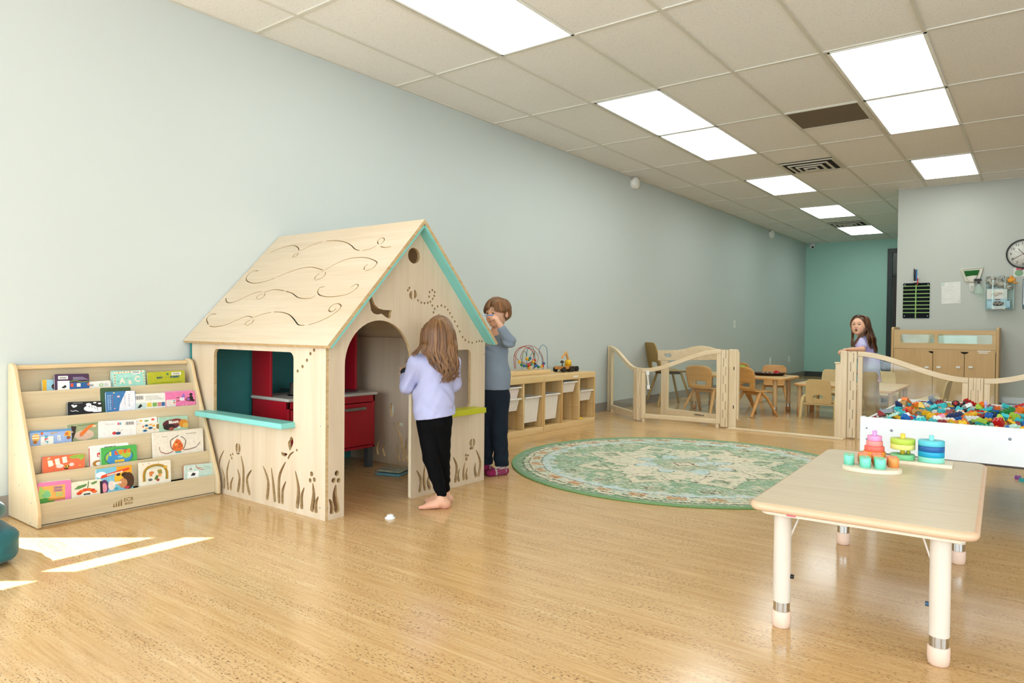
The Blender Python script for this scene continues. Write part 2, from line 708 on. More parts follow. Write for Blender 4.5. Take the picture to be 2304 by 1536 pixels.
# brighter over the two tubes that run along the panel
sx = t.n('SeparateXYZ')
t.link(t.tc.outputs['Object'], sx.inputs[0])
tw = t.n('Math', operation='MULTIPLY')
t.link(sx.outputs[0], tw.inputs[0])
tw.inputs[1].default_value = 2 * PI / 0.29
cs = t.n('Math', operation='COSINE')
t.link(tw.outputs[0], cs.inputs[0])
ml = t.n('Math', operation='MULTIPLY_ADD')
t.link(cs.outputs[0], ml.inputs[0])
ml.inputs[1].default_value = -0.22
ml.inputs[2].default_value = 1.0
m2 = t.n('Math', operation='MULTIPLY')
t.link(ml.outputs[0], m2.inputs[0])
m2.inputs[1].default_value = TROF = 7.0
t.link(m2.outputs[0], t.b.inputs['Emission Strength'])
DIFF = t.m
where = ['left row, cut by the frame top', 'left row, larger of the touching pair', 'left row, smaller of the touching pair', 'left row, beyond the near air diffuser', 'left row, second from the far end', 'left row, farthest and smallest', 'right row, largest of three', 'right row, beside the brown grille', 'right row, nearest the white wall']
for (x, y), wh in zip(LIGHTS, where):
    c = (x + 0.305, y + 0.619, ZC)
    o = thing('ceiling_light', 'white ceiling panel light in the ' + wh, 'ceiling light', c, 0, 'ceiling panel lights')
    m = MB()
    m.box(-0.285, 0.285, -0.597, 0.597, -0.004, 0.0015)
    m.build('diffuser', DIFF, o)
    m = MB()
    for q in ((-0.295, -0.278, -0.607, 0.607), (0.278, 0.295, -0.607, 0.607), (-0.295, 0.295, -0.607, -0.590), (-0.295, 0.295, 0.590, 0.607)):
        m.box(*q, -0.009, 0.0015)
    m.build('frame', WHITEP, o)

# return grille and supply diffusers
o = thing('return_grille', 'brown square return air grille in the ceiling', 'ceiling vent', (-1.545, 6.62, ZC))
m = MB()
m.box(-0.29, 0.29, -0.25, 0.30, -0.006, 0.001)
t = NT('brown_egg_crate')
ck = t.n('TexChecker', i_Scale=70.0)
t.link(t.tc.outputs['Object'], ck.inputs[0])
ck.inputs[1].default_value = (*lin('7d6a55'), 1)
ck.inputs[2].default_value = (*lin('4a3c2e'), 1)
t.link(ck.outputs[0], t.b.inputs['Base Color'])
m.build('filter_panel', t.m, o)
m = MB()
for q in ((-0.3, -0.285, -0.26, 0.31), (0.285, 0.3, -0.26, 0.31), (-0.3, 0.3, -0.265, -0.25), (-0.3, 0.3, 0.295, 0.31)):
    m.box(*q, -0.010, 0.001)
m.build('frame', GRID, o)
for (x, y, lb) in ((-2.15, 8.52, 'white stepped square air diffuser with dirty slots, nearer one'), (-2.76, 13.45, 'white stepped square air diffuser, the small far one')):
    o = thing('air_diffuser', lb, 'ceiling vent', (x, y, ZC), 0, 'ceiling air diffusers')
    m = MB()
    m.box(-0.29, 0.29, -0.29, 0.29, -0.003, 0.001)
    m.build('back_plate', mat('241f1a', 0.8), o)  # dark plate seen through the slots between the rings
    for k, (a, z) in enumerate(((0.29, -0.006), (0.215, -0.018), (0.145, -0.026), (0.075, -0.032))):
        m = MB()
        for s_ in (-1, 1):
            m.box(-a, a, s_ * a, s_ * (a - 0.027), z - 0.012, z)
            m.box(s_ * a, s_ * (a - 0.027), -a + 0.025, a - 0.025, z - 0.012, z)
        m.build('vane_ring', mat('cfcabd', 0.5), o, bev=0.004)

# door in the back wall
DK = mat('1f2a2b', 0.45, 0.05, name='dark_door_paint')
m = MB()
for q in ((-2.53, -2.44, 0, 2.57), (-1.66, -1.58, 0, 2.57), (-2.53, -1.58, 2.5705, 2.66), (-2.4395, -1.6605, 2.10, 2.16)):
    m.box(q[0], q[1], YB - 0.05, YB - 0.001, q[2], q[3])
d = struct('door_1', m, DK, 0.004)
m = MB()
m.box(-2.43, -1.67, YB - 0.03, YB - 0.008, 0.01, 2.1)
m.build('door_panel', mat('2a2320', 0.5, 0.08), d)
m = MB()
m.box(-2.43, -1.67, YB - 0.025, YB - 0.01, 2.16, 2.57)
m.build('transom_panel', mat('3a3b36', 0.3, 0.06), d)
m = MB()
m.cyl((-2.36, YB - 0.03, 0.97), (-2.36, YB - 0.09, 0.97), 0.016)
m.cyl((-2.36, YB - 0.085, 0.97), (-2.25, YB - 0.085, 0.97), 0.012)
m.build('door_handle', STEEL, d)

# small fittings
for (y, z, lb) in ((7.925, 2.80, 'round white alarm sounder high on the left wall, nearer one'), (13.46, 2.79, 'round white alarm sounder high on the left wall, farther one')):
    o = thing('alarm_sounder', lb, 'alarm', (XL, y, z), 0, 'round alarm sounders')
    MX = Matrix.Translation((0, 0, 0)) @ Matrix.Rotation(PI / 2, 4, 'Y')
    m = MB()
    m.box(0, 0.03, -0.07, 0.07, 0.0, 0.072)
    m.build('mount', mat('a59b90', 0.5), o, bev=0.003)
    m = MB()
    m.lathe([(0.075, 0.0), (0.078, 0.03), (0.066, 0.06), (0.03, 0.075), (0.0, 0.077)], (0, 0, 0), 28, 0, MX)
    m.build('dome', mat('e6e4dc', 0.35), o)
o = thing('security_camera', 'small white dome camera in the far back corner', 'camera', (-3.98, YB, 2.80))
m = MB()
m.box(-0.05, 0.05, -0.03, 0, -0.03, 0.07)
m.build('bracket', WHITEP, o, bev=0.004)
m = MB()
m.ball((0, -0.07, 0), 0.055, 20)
m.build('housing', WHITEP, o)
m = MB()
m.cyl((0.02, -0.115, -0.02), (0.03, -0.135, -0.03), 0.02)
m.build('lens', BLACK, o)
for (y, z, lb, n) in ((11.605, 1.08, 'white light switch plate on the left wall', 'light_switch'), (13.59, 0.40, 'white wall outlet plate low on the left wall, nearer one', 'wall_outlet'), (14.82, 0.40, 'white wall outlet plate low on the left wall, near the far corner', 'wall_outlet')):
    o = thing(n, lb, n.replace('_', ' '), (XL, y, z), 0, None if n == 'light_switch' else 'left wall outlets')
    m = MB()
    m.box(0, 0.008, -0.04, 0.04, -0.062, 0.062)
    m.build('plate', mat('e9ece6', 0.35), o, bev=0.003)
    m = MB()
    if n == 'light_switch':
        m.box(0.008, 0.014, -0.014, 0.014, -0.03, 0.03)
    else:
        for s_ in (-0.026, 0.026):
            m.box(0.008, 0.011, -0.018, 0.018, s_ - 0.016, s_ + 0.016)
    m.build('rocker' if n == 'light_switch' else 'socket', mat('dfe3dc', 0.3), o, bev=0.002)
# ================================================================== PLAYHOUSE
HX0, HX1, HY0, HY1 = -4.09, -2.82, 2.20, 3.44
HT = 0.018
APZ, EAZ = 1.545, 0.893            # roof underside line at the ridge / at the wall heads
HYC = (HY0 + HY1) / 2
house = thing('playhouse', 'birch plywood playhouse with pitched roof, arched doorway and cut-out grass shapes', 'playhouse', ((HX0 + HX1) / 2, HYC, 0))


def side2(p):                       # photo zoom point -> (x, z) on the side wall
    q = pl(*z3(*p), 1, HY0)
    return (q.x, q.z)


def sidez2(p):
    q = pl(*z2(*p), 1, HY0)
    return (q.x, q.z)


def fac3(p):
    q = pl(*z3(*p), 0, HX1)
    return (q.y, q.z)


def fac2(p):
    q = pl(*z2(*p), 0, HX1)
    return (q.y, q.z)


BL_SIDE = [
    ((255, 825), (228, 885), (219, 940), .010), ((240, 948), (256, 1010), (255, 1088), .013), ((293, 890), (275, 975), (283, 1098), .013),
    ((318, 1008), (303, 1050), (300, 1100), .013), ((346, 955), (361, 1020), (348, 1113), .015), ((371, 865), (387, 960), (383, 1120), .015),
    ((443, 960), (411, 1025), (430, 1133), .016), ((521, 933), (556, 1040), (548, 1165), .016), ((577, 945), (591, 1060), (602, 1180), .015),
    ((675, 905), (632, 1010), (630, 1188), .016), ((677, 1038), (655, 1100), (652, 1193), .015), ((741, 967), (763, 1090), (753, 1222), .018),
    ((802, 1080), (785, 1140), (785, 1228), .016), ((860, 1050), (866, 1140), (852, 1245), .020), ((898, 1142), (882, 1190), (883, 1255), .016),
    ((732, 836), (707, 855), (690, 885), .008)]
DOT_SIDE = [(895, 90, .009), (869, 143, .009), (844, 168, .009), (820, 213, .009), (790, 256, .009), (757, 286, .009),
            (300, 860, .0075), (314, 853, .007), (307, 880, .008), (852, 988, .013), (842, 1032, .012), (870, 1027, .012), (751, 826, .007)]
holes = [stroke([side2(p) for p in b[:3]], b[3] * 1.25, blade_taper) for b in BL_SIDE]
holes += [circ(*side2(d[:2]), d[2]) for d in DOT_SIDE]
wx0, wz0 = side2((190, 625))
wx1, wz1 = side2((735, 150))
holes.append(rrect(-3.845, 0.440, -3.082, 0.831, 0.035))
cx, cz = side2((350, 812))
holes.append([(cx - .004 + x, cz + y) for x, y in circ(0, 0, .022, .028, 12, PI / 2, 1.5 * PI)])
holes.append([(cx + .004 + x, cz + y) for x, y in circ(0, 0, .020, .028, 12, -PI / 2, PI / 2)])
cx, cz = side2((349, 845))
holes.append(circ(cx, cz, .018, .008, 12))
holes.append([side2(p) for p in [(715, 733), (726, 747), (727, 775), (720, 800), (710, 822), (700, 828), (696, 805), (690, 780), (694, 765), (704, 755), (706, 740)]])
holes.append([side2(p) for p in [(643, 838), (655, 841), (670, 846), (684, 848), (686, 855), (676, 869), (662, 868), (648, 858)]])
m = MB()
m.prism([(HX0, 0), (HX1, 0), (HX1, EAZ), (HX0, EAZ)], holes, HT, lambda a, b, w_: (a, HY0 + w_, b), 0, 1)
m.build('side_wall', [BIRCH, PLYEDGE], house, True)

# facade with arched doorway
AY0, AY1, ASP = 2.318, 2.79, 0.80
arch = [(AY0, -0.001), (AY1 + 0.005, -0.001)]
arch_top = [((AY0 + AY1) / 2 + (AY1 - AY0) / 2 * math.cos(a), 0.766 + (AY1 - AY0) / 2 * math.sin(a)) for a in np.linspace(0, PI, 25)]
BL_F = [((1018, 1062), (1011, 1140), (1030, 1250), .022), ((972, 1160), (990, 1200), (990, 1260), .017),
        ((1818, 873), (1842, 940), (1832, 1048), .016), ((1862, 950), (1852, 1000), (1858, 1040), .014), ((1898, 910), (1888, 970), (1890, 1030), .014),
        ((1916, 945), (1907, 990), (1913, 1028), .014), ((1970, 910), (1966, 960), (1976, 1010), .016), ((1975, 825), (2003, 910), (1990, 1005), .016),
        ((1570, 965), (1599, 1030), (1590, 1113), .017), ((1624, 930), (1619, 1020), (1628, 1100), .016), ((1657, 985), (1646, 1040), (1662, 1092), .016),
        ((1795, 930), (1788, 960), (1790, 990), .010)]
holes = [stroke([fac3(p) for p in b[:3]], b[3] * 1.25, blade_taper) for b in BL_F]
holes += [circ(*fac3(p[:2]), p[2]) for p in [(1025, 983, .014), (1003, 1032, .013), (1037, 1032, .012), (1905, 860, .009), (1919, 862, .008), (1908, 886, .012)]]
fy, fz = fac3((1950, 775))
holes.append([(fy - .005 + x, fz + y) for x, y in circ(0, 0, .025, .026, 12, PI / 2, 1.5 * PI)])
holes.append([(fy + .005 + x, fz + y) for x, y in circ(0, 0, .020, .026, 12, -PI / 2, PI / 2)])
fy, fz = fac3((1943, 812))
holes.append(circ(fy, fz, .020, .009, 12))
DOTF = [(1540, 495), (1530, 510), (1597, 578), (1619, 592), (1640, 596), (1662, 594), (1680, 586), (1694, 568), (1705, 548), (1708, 523), (1692, 510),
        (1674, 523), (1671, 553), (1692, 612), (1700, 657), (1708, 634), (1728, 618), (1752, 612), (1776, 621), (1795, 640), (1809, 662), (1824, 688),
        (1841, 717), (1859, 750), (1875, 784), (1893, 821), (1911, 841), (1934, 855), (1957, 859), (1986, 852), (2004, 848), (2022, 850)]
holes += [circ(*fac2(p), .0072, n=12) for p in DOTF]
holes.append(circ(*fac2((1570, 281)), .046, .044, 28))
fy, fz = fac2((1565, 540))
sl_ = math.radians(38)
for s_ in (0, 1):
    holes.append([(fy + .0035 * (1 if s_ else -1) + .024 * math.cos(a) * 1.1, fz + .0035 * (1 if s_ else -1) + .026 * math.sin(a)) for a in np.linspace(-sl_ - .9 + .15 + s_ * PI * 0 + (0 if s_ else PI), -sl_ - .9 + PI - .15 + (0 if s_ else PI), 10)])
bird = [(1258, 548), (1275, 540), (1290, 550), (1298, 575), (1310, 605), (1335, 630), (1370, 641), (1425, 643), (1416, 668), (1418, 685), (1408, 700), (1385, 690), (1355, 666), (1330, 672), (1302, 665), (1285, 645), (1280, 610), (1272, 575)]
holes.append([fac2(p) for p in bird])
holes.append(rrect(3.02, 0.475, 3.30, 0.833, 0.03))
eav = EAZ - 0.002
outer = [(HY0 + HT, 0), (AY0, 0)] + [tuple(p) for p in reversed(arch_top)] + [(AY1, 0), (HY1, 0), (HY1, eav), (HYC + 0.0, APZ - 0.004), (HY0 + HT, eav + HT)]
# small hinge notches beside the doorway
m = MB()
m.prism(outer, holes, HT, lambda a, b, w_: (HX1 - w_, a, b), 0, 1)
m.build('front_wall', [BIRCH, PLYEDGE], house, True)
# rear (teal) and right walls
m = MB()
m.prism([(HY0 - .004, 0), (HY1, 0), (HY1, EAZ), (HYC, APZ), (HY0 - .004, EAZ - .004)], [], 0.016, lambda a, b, w_: (HX0 - 0.018 + w_, a, b))
m.build('rear_wall', mat('2f7f7c', 0.5, 0.05, name='teal_board'), house, True)
holes = []
rw = [((-3.64, .30), (-3.56, .2), (-3.53, .03), .014), ((-3.50, .20), (-3.51, .12), (-3.49, .03), .013), ((-3.60, .14), (-3.58, .08), (-3.57, .03), .011), ((-3.40, .19), (-3.44, .12), (-3.45, .04), .013), ((-3.3, .18), (-3.28, .1), (-3.29, .04), .013), ((-3.2, .26), (-3.15, .15), (-3.17, .04), .014),
      ((-3.72, .14), (-3.74, .1), (-3.72, .05), .012), ((-3.78, .16), (-3.8, .1), (-3.79, .05), .012)]
holes = [stroke(b[:3], b[3] * 1.25, blade_taper) for b in rw]
holes.append([(-3.64 + x, .36 + y) for x, y in [(-.03, .03), (-.028, .06), (-.015, .075), (-.01, .06), (.005, .055), (.01, .02), (0, -.02), (-.015, -.03), (-.025, -.01)]])
holes.append([(-3.56 + x, .30 + y) for x, y in [(-.03, .0), (.02, .0), (.025, -.02), (-.01, -.028), (-.03, -.018)]])
m = MB()
m.prism([(HX0, 0), (HX1 - HT, 0), (HX1 - HT, EAZ), (HX0, EAZ)], holes, HT, lambda a, b, w_: (a, HY1 - w_, b), 0, 1)
m.build('far_wall', [BIRCH, PLYEDGE], house, True)

# roof slabs; the near one carries the scrolling slots
RX0, RX1 = -4.115, -2.752
RT = 0.018
sn, cs_ = (APZ - EAZ), (HYC - HY0)
SL = math.hypot(sn, cs_)
dy, dz = cs_ / SL, sn / SL
OVH = 0.045


def roofpt(a, s_, w_):              # a = world x, s_ = distance down from the ridge, w_ = outward thickness
    return (a, HYC - dy * s_ - dz * w_, APZ + 0.0 - dz * s_ + dy * w_)


def roof_ray(p):
    u, v = z2(*p)
    d = ray(u, v)
    nrm = np.array([0, -dz, dy])
    p0 = np.array([0, HYC - dz * RT, APZ + dy * RT])
    tt = ((p0 - CAM) @ nrm) / (d @ nrm)
    q = CAM + d * tt
    return (q[0], (HYC - dz * RT - q[1]) / dy)


SCR = [
    [(612, 262), (660, 240), (720, 220), (770, 213), (798, 226), (806, 246)], [(765, 293), (774, 275), (800, 264)], [(778, 291), (795, 276), (803, 262)],
    [(812, 250), (840, 235), (890, 211), (962, 187)], [(985, 183), (1050, 180), (1110, 190), (1150, 210), (1180, 238), (1208, 246)],
    [(1225, 247), (1280, 235), (1325, 212)], [(1345, 205), (1370, 184), (1370, 165), (1348, 164), (1328, 185), (1334, 205)], [(1345, 218), (1375, 226), (1418, 220)],
    [(535, 383), (510, 382), (475, 400), (455, 430), (465, 452), (510, 463), (580, 452), (648, 428)], [(655, 424), (740, 390), (830, 362), (900, 358), (965, 377)],
    [(980, 390), (980, 405), (958, 428), (912, 444)], [(908, 438), (918, 418), (945, 398)], [(955, 390), (1040, 340), (1120, 305), (1200, 292), (1270, 298), (1322, 322), (1312, 348), (1285, 370), (1245, 380)], [(1240, 374), (1240, 358), (1262, 338)],
    [(320, 562), (325, 588), (360, 592), (420, 570), (490, 535), (560, 517)], [(580, 530), (568, 555), (525, 574)], [(522, 566), (532, 548), (558, 532)], [(572, 524), (640, 506), (710, 514)],
    [(715, 516), (760, 530), (800, 558), (850, 566), (890, 560), (915, 545)], [(975, 487), (945, 492), (930, 515), (940, 540), (990, 553), (1060, 550), (1130, 535), (1180, 505), (1200, 478), (1182, 471), (1150, 492)],
    [(255, 668), (220, 672), (192, 700), (203, 738)], [(210, 748), (250, 753), (320, 740), (400, 705), (460, 683), (497, 690)], [(505, 705), (490, 730), (452, 747)], [(448, 740), (454, 726), (478, 708)], [(488, 698), (560, 670), (620, 657)],
    [(638, 654), (690, 656), (740, 672), (770, 700), (800, 738), (842, 743)], [(862, 741), (920, 725), (1000, 690), (1065, 645), (1085, 614), (1065, 599), (1030, 608), (1004, 638), (1016, 652), (1040, 645), (1052, 628)]]
holes = []
for p in SCR:
    q = [roof_ray(z) for z in p]
    holes.append(stroke(q, 0.0065, lambda t_: 1.0 if 0.02 < t_ < 0.98 else 0.6, 5))
m = MB()
m.prism([(RX0, -0.016), (RX1, -0.016), (RX1, SL + OVH), (RX0, SL + OVH)], holes, RT, roofpt, 0, 1)
m.build('roof_panel', [BIRCHX, PLYEDGE], house, True)
m = MB()
m.prism([(RX0, 0), (RX1, 0), (RX1, SL + OVH), (RX0, SL + OVH)], [], RT, lambda a, s_, w_: (a, HYC + dy * s_ + dz * w_, APZ - dz * s_ + dy * w_), 0, 1)
m.build('roof_panel', [BIRCHX, PLYEDGE], house, True)
# teal battens that carry the roof along gable and rear
for sgn in (-1, 1):
    for xa, xb in ((HX1 + 0.0005, RX1 - 0.002), (HX0 + 0.0, HX0 + 0.03)):
        m = MB()
        m.prism([(xa, 0.012), (xb, 0.012), (xb, SL + OVH - 0.01), (xa, SL + OVH - 0.028)], [], 0.0125, lambda a, s_, w_: (a, HYC + sgn * (dy * s_ - dz * (w_ + .0005)), APZ - dz * s_ - dy * (w_ + .0005)))
        m.build('roof_batten', TEALP, house, True)
# window ledges
m = MB()
m.box(-3.905, -3.068, HY0 - 0.085, HY0 + 0.02, 0.44, 0.470)
m.build('window_ledge', TEALP, house, True, bev=0.006)['label'] = 'teal window ledge'
m = MB()
m.box(HX1 - 0.02, HX1 + 0.10, 2.975, 3.335, 0.446, 0.478)
m.build('window_ledge', mat('b9b81e', 0.45, 0.04, name='lime_paint'), house, True, bev=0.002)['label'] = 'lime green window ledge'
# corner posts and screws
m = MB()
for p in [(2.212, .80), (2.212, .47), (2.212, .06), (3.43, .80), (3.43, .47), (3.43, .06), (2.85, .1)]:
    m.cyl((HX1 - .001, p[0], p[1]), (HX1 + .002, p[0], p[1]), .005, .003, 10)
for p in [(-2.86, .47), (-2.86, .06), (-4.05, .82)]:
    m.cyl((p[0], HY0 + .001, p[1]), (p[0], HY0 - .002, p[1]), .005, .003, 10)
m.build('screw', STEEL, house, True)['kind'] = 'stuff'
# pale strip right of the doorway paints light falling on the jamb edge
m = MB()
m.box(HX1 - 0.0195, HX1 + 0.0008, AY1 - 0.0008, AY1 + 0.0012, 0.008, 0.78)
m.build('lit_jamb_strip', mat('e9d9b8', 0.5), house, True)

# ------------------------------------------------------------------ play kitchen inside
RED = mat('b01022', 0.38, 0.04, name='red_lacquer')
GREYP = mat('4d5154', 0.45, 0.05)
KX0, KX1, KY0, KY1 = -4.055, -3.67, 2.58, 3.28
k = thing('play_kitchen', 'red toy kitchen with pale worktop inside the playhouse', 'toy kitchen', ((KX0 + KX1) / 2, (KY0 + KY1) / 2, 0))
m = MB()
m.box(KX0, KX1, KY0, KY0 + .016, .14, .50)
m.box(KX0, KX1, KY1 - .016, KY1, .14, .50)
m.box(KX0, KX0 + .01, KY0, KY1, .14, .50)
m.box(KX0, KX1, KY0, KY1, .14, .156)
m.box(KX0, KX1, (KY0 + KY1) / 2 - .008, (KY0 + KY1) / 2 + .008, .15, .50)
m.box(KX1 - .016, KX1, KY0, KY1, .455, .50)
m.build('cabinet_body', RED, k, True, bev=.002)
m = MB()
m.box(KX0 - .0, KX1 + .02, KY0 - .012, KY1 + .012, .501, .522)
m.build('worktop', mat('cfc9bb', 0.4, 0.03), k, True, bev=.008)
for y0, y1 in ((KY0 + .02, (KY0 + KY1) / 2 - .004), ((KY0 + KY1) / 2 + .004, KY1 - .02)):
    m = MB()
    m.box(KX1 - .012, KX1 + .006, y0, y1, .162, .45)
    d = m.build('door', RED, k, True, bev=.003)
    m = MB()
    ym = (y0 + y1) / 2
    m.box(KX1 + .018, KX1 + .028, ym - .085, ym + .085, .405, .425)
    m.box(KX1 + .004, KX1 + .02, ym - .085, ym - .07, .407, .423)
    m.box(KX1 + .004, KX1 + .02, ym + .07, ym + .085, .407, .423)
    m.build('handle', mat('8c8c88', 0.35, 0.03, metal=0.8), d, True, bev=.003)
for x, y in ((KX0 + .03, KY0 + .03), (KX1 - .03, KY0 + .03), (KX0 + .03, KY1 - .03), (KX1 - .03, KY1 - .03)):
    m = MB()
    m.box(x - .022, x + .022, y - .022, y + .022, 0, .139)
    m.build('leg', GREYP, k, True, bev=.002)
for y in (KY0 + .008, (KY0 + KY1) / 2 + .05, KY1 - .008):
    m = MB()
    m.box(KX0, KX0 + .20, y - .008, y + .008, .5225, 1.07)
    m.build('upright', RED, k, True, bev=.002)
for z in (.885, 1.055):
    m = MB()
    m.box(KX0, KX0 + .20, KY0 + .018, KY1 - .018, z, z + .016)
    m.build('shelf', RED, k, True, bev=.002)
m = MB()
m.lathe([(.0, 0), (.055, .0), (.06, .004), (.06, .0)], (KX0 + .24, KY0 + .17, .5225), 28)
m.lathe([(.0, 0), (.05, .0), (.055, .004), (.055, .0)], (KX0 + .105, KY0 + .27, .5225), 28)
m.build('hob_plate', BLACK, k, True)
m = MB()
m.lathe([(.135, 0), (.14, .004), (.125, .004), (.11, -.01), (0, -.012)], (KX1 - .18, KY1 - .17, .523), 28)
m.cyl((KX0 + .1, KY1 - .2, .52), (KX0 + .1, KY1 - .2, .66), .009)
m.tube(spline([(KX0 + .1, KY1 - .2, .66), (KX0 + .12, KY1 - .2, .70), (KX0 + .17, KY1 - .2, .69), (KX0 + .185, KY1 - .2, .65)]), .008)
m.build('sink_and_tap', mat('6f7780', 0.35, 0.04, metal=0.7), k, True)
o = thing('toy_saucepan', 'small steel toy saucepan on the play kitchen hob', 'saucepan', (KX0 + .24, KY0 + .17, .5275))
m = MB()
m.lathe([(0, 0), (.044, 0), (.046, .004), (.046, .072), (.049, .074), (.044, .075), (.043, .006), (0, .005)], (0, 0, 0), 28)
m.build('pot', STEEL, o)
m = MB()
m.bar((.045, 0, .06), (.13, -.03, .066), .014, .006)
m.build('handle', BLACK, o, bev=.002)
o = thing('toy_frying_pan', 'black toy frying pan behind the small steel saucepan', 'frying pan', (KX0 + .105, KY0 + .27, .5275))
m = MB()
m.lathe([(0, 0), (.045, 0), (.055, .022), (.057, .023), (.052, .021), (.043, .004), (0, .004)], (0, 0, 0), 28)
m.build('pan', BLACK, o)
m = MB()
m.bar((-.0, -.05, .02), (-.02, -.12, .028), .014, .006)
m.build('handle', BLACK, o, bev=.002)

# shiny cloth book lying inside the playhouse doorway
o = thing('fabric_book', 'shiny silver-green padded book lying on the floor inside the playhouse', 'book', (-3.40, 3.20, 0), math.radians(20))
m = MB()
for z in (0.0, .022):
    v = []
    N = 10
    for j in range(N + 1):
        for i in range(N + 1):
            x, y = -.09 + .18 * i / N, -.08 + .16 * j / N
            e = 1 - max(abs(2 * i / N - 1), abs(2 * j / N - 1)) ** 6
            v.append((x, y, z + .010 + .010 * e + .003 * math.sin(40 * x) * math.cos(33 * y)))
    tp = len(v)
    v += [(p[0], p[1], z + .001 + .006 * (1 - max(abs(p[0]) / .09, abs(p[1]) / .08) ** 6) * 0) for p in v]
    f = [(j * (N + 1) + i, j * (N + 1) + i + 1, (j + 1) * (N + 1) + i + 1, (j + 1) * (N + 1) + i) for j in range(N) for i in range(N)]
    f2 = [tuple(tp + q for q in reversed(x)) for x in f]
    ed = [j for j in range(N + 1)] + [(j + 1) * (N + 1) + N for j in range(N)] + [N * (N + 1) + N - 1 - j for j in range(N)] + [(N - 1 - j) * (N + 1) for j in range(N - 1)]
    f3 = [(ed[(i + 1) % len(ed)], ed[i], ed[i] + tp, ed[(i + 1) % len(ed)] + tp) for i in range(len(ed))]
    m.add(v, f + f2 + f3, 0 if z else 1, True)
m.build('cover', [mat('9aa28f', 0.25, 0.25, 30, metal=0.5), mat('5f8f98', 0.4, 0.2, 30)], o)

# white cap on the floor
o = thing('plastic_stopper', 'small white round plastic stopper lying on the cork floor', 'stopper', (-2.608, 2.438, 0))
m = MB()
m.lathe([(0, 0), (.026, 0), (.0265, .006), (.022, .007), (.018, .010), (.016, .018), (.014, .019), (.012, .014), (0, .013)], (0, 0, 0), 28)
m.build('flange', WHITEP, o)
# ================================================================== BOOK DISPLAY AND ITS BOOKS
SY0, SY1 = 1.262, 2.180
TIER = [(-4.005, .628), (-3.945, .500), (-3.886, .372), (-3.829, .243), (-3.764, .112)]   # front strip x, top z
sh = thing('book_display', 'pale maple five-tier book display rack against the left wall', 'bookshelf', (-3.93, (SY0 + SY1) / 2, 0))
prof = [(-4.113, 0.004), (-3.735, 0.004), (-3.733, 0.06)] + [(-3.745, 0.11), (-4.000, .66), (-4.028, .735), (-4.045, .758), (-4.07, .768), (-4.10, .768), (-4.113, .757)]
LAM = wood('dac9a8', 'cfbc98', 'z', 3, 0.38, 0.6)
LAMY = wood('dac9a8', 'cdb992', 'y', 3, 0.38, 0.6)
EDGE = mat('dcc092', 0.4, 0.03, name='rounded_edge_band')
for y0 in (SY0, SY1 - .018):
    m = MB()
    m.prism(prof, [], .018, lambda a, b, w_: (a, y0 + w_, b), 0, 1)
    m.build('side_panel', [LAM, EDGE], sh, True, bev=.004)
i0, i1 = SY0 + .018, SY1 - .018
m = MB()
m.box(-4.113, -4.10, i0, i1, .05, .757)
m.build('back_panel', LAMY, sh, True)
m = MB()
m.box(-4.10, -4.068, i0, i1, .735, .756)
m.build('top_rail', EDGE, sh, True, bev=.005)
for k, (x, z) in enumerate(TIER):
    zb = .012 if k == 4 else z - .136
    m = MB()
    m.box(x - .012, x, i0, i1, zb, z)
    m.build('front_strip', LAMY, sh, True, bev=.002)
    m = MB()
    xb = TIER[k - 1][0] - .0125 if k else -4.10
    m.box(min(xb + .0, -4.099) if not k else xb - .02, x - .012, i0, i1, z - .118, z - .106)
    m.build('tier_base', LAMY, sh, True)
m = MB()
for z, x in ((.735, -4.08), (.60, -4.075), (.46, -4.05), (.455, -4.08), (.32, -4.02), (.18, -3.96), (.02, -4.09), (.115, -3.81), (.018, -3.82)):
    m.cyl((x, SY0 + .001, z), (x, SY0 - .002, z), .005, .003, 10)
m.build('screw', STEEL, sh, True)['kind'] = 'stuff'
# maker's mark on the lowest strip
MKB = mat('8a6a35', 0.5, 0.03, name='brown_print')
xo = TIER[4][0] + .0004
yc, zc = 1.665, .050
m = MB()
for i, h in enumerate((.014, .020, .027, .034)):
    y = yc - .055 + i * .012
    m.box(xo - .0003, xo + .0004, y, y + .007, zc - .018, zc - .018 + h * .75)
    m.add([(xo + .0004, y + .0035 + .0035 * math.cos(a), zc - .018 + h * .75 + .005 + .0035 * math.sin(a)) for a in np.linspace(0, 2 * PI, 9)[:-1]], [tuple(range(8))])
m.build('logo_bars', MKB, sh, True)


def wtext(name, s_, size, o, x, y, m_, parent, bold=0.0, align='CENTER', squash=1.0, ext=.0003):
    return text(s_, name, size, frame(o, x, y), m_, parent, ext, bold, align, squash, True)


wtext('logo_text', 'ECR', .027, (xo, yc + .021, zc + .009), (0, 1, 0), (0, 0, 1), MKB, sh, .0003)
wtext('logo_text', '4KIDS', .016, (xo, yc + .021, zc - .011), (0, 1, 0), (0, 0, 1), MKB, sh, .0004)


def tierplane(k, back=0.02, lean=14):
    x, z = TIER[k]
    z0 = z - .105
    p0 = np.array([x - .014 - back, 0, z0])
    up = np.array([-math.sin(math.radians(lean)), 0, math.cos(math.radians(lean))])
    return p0, up


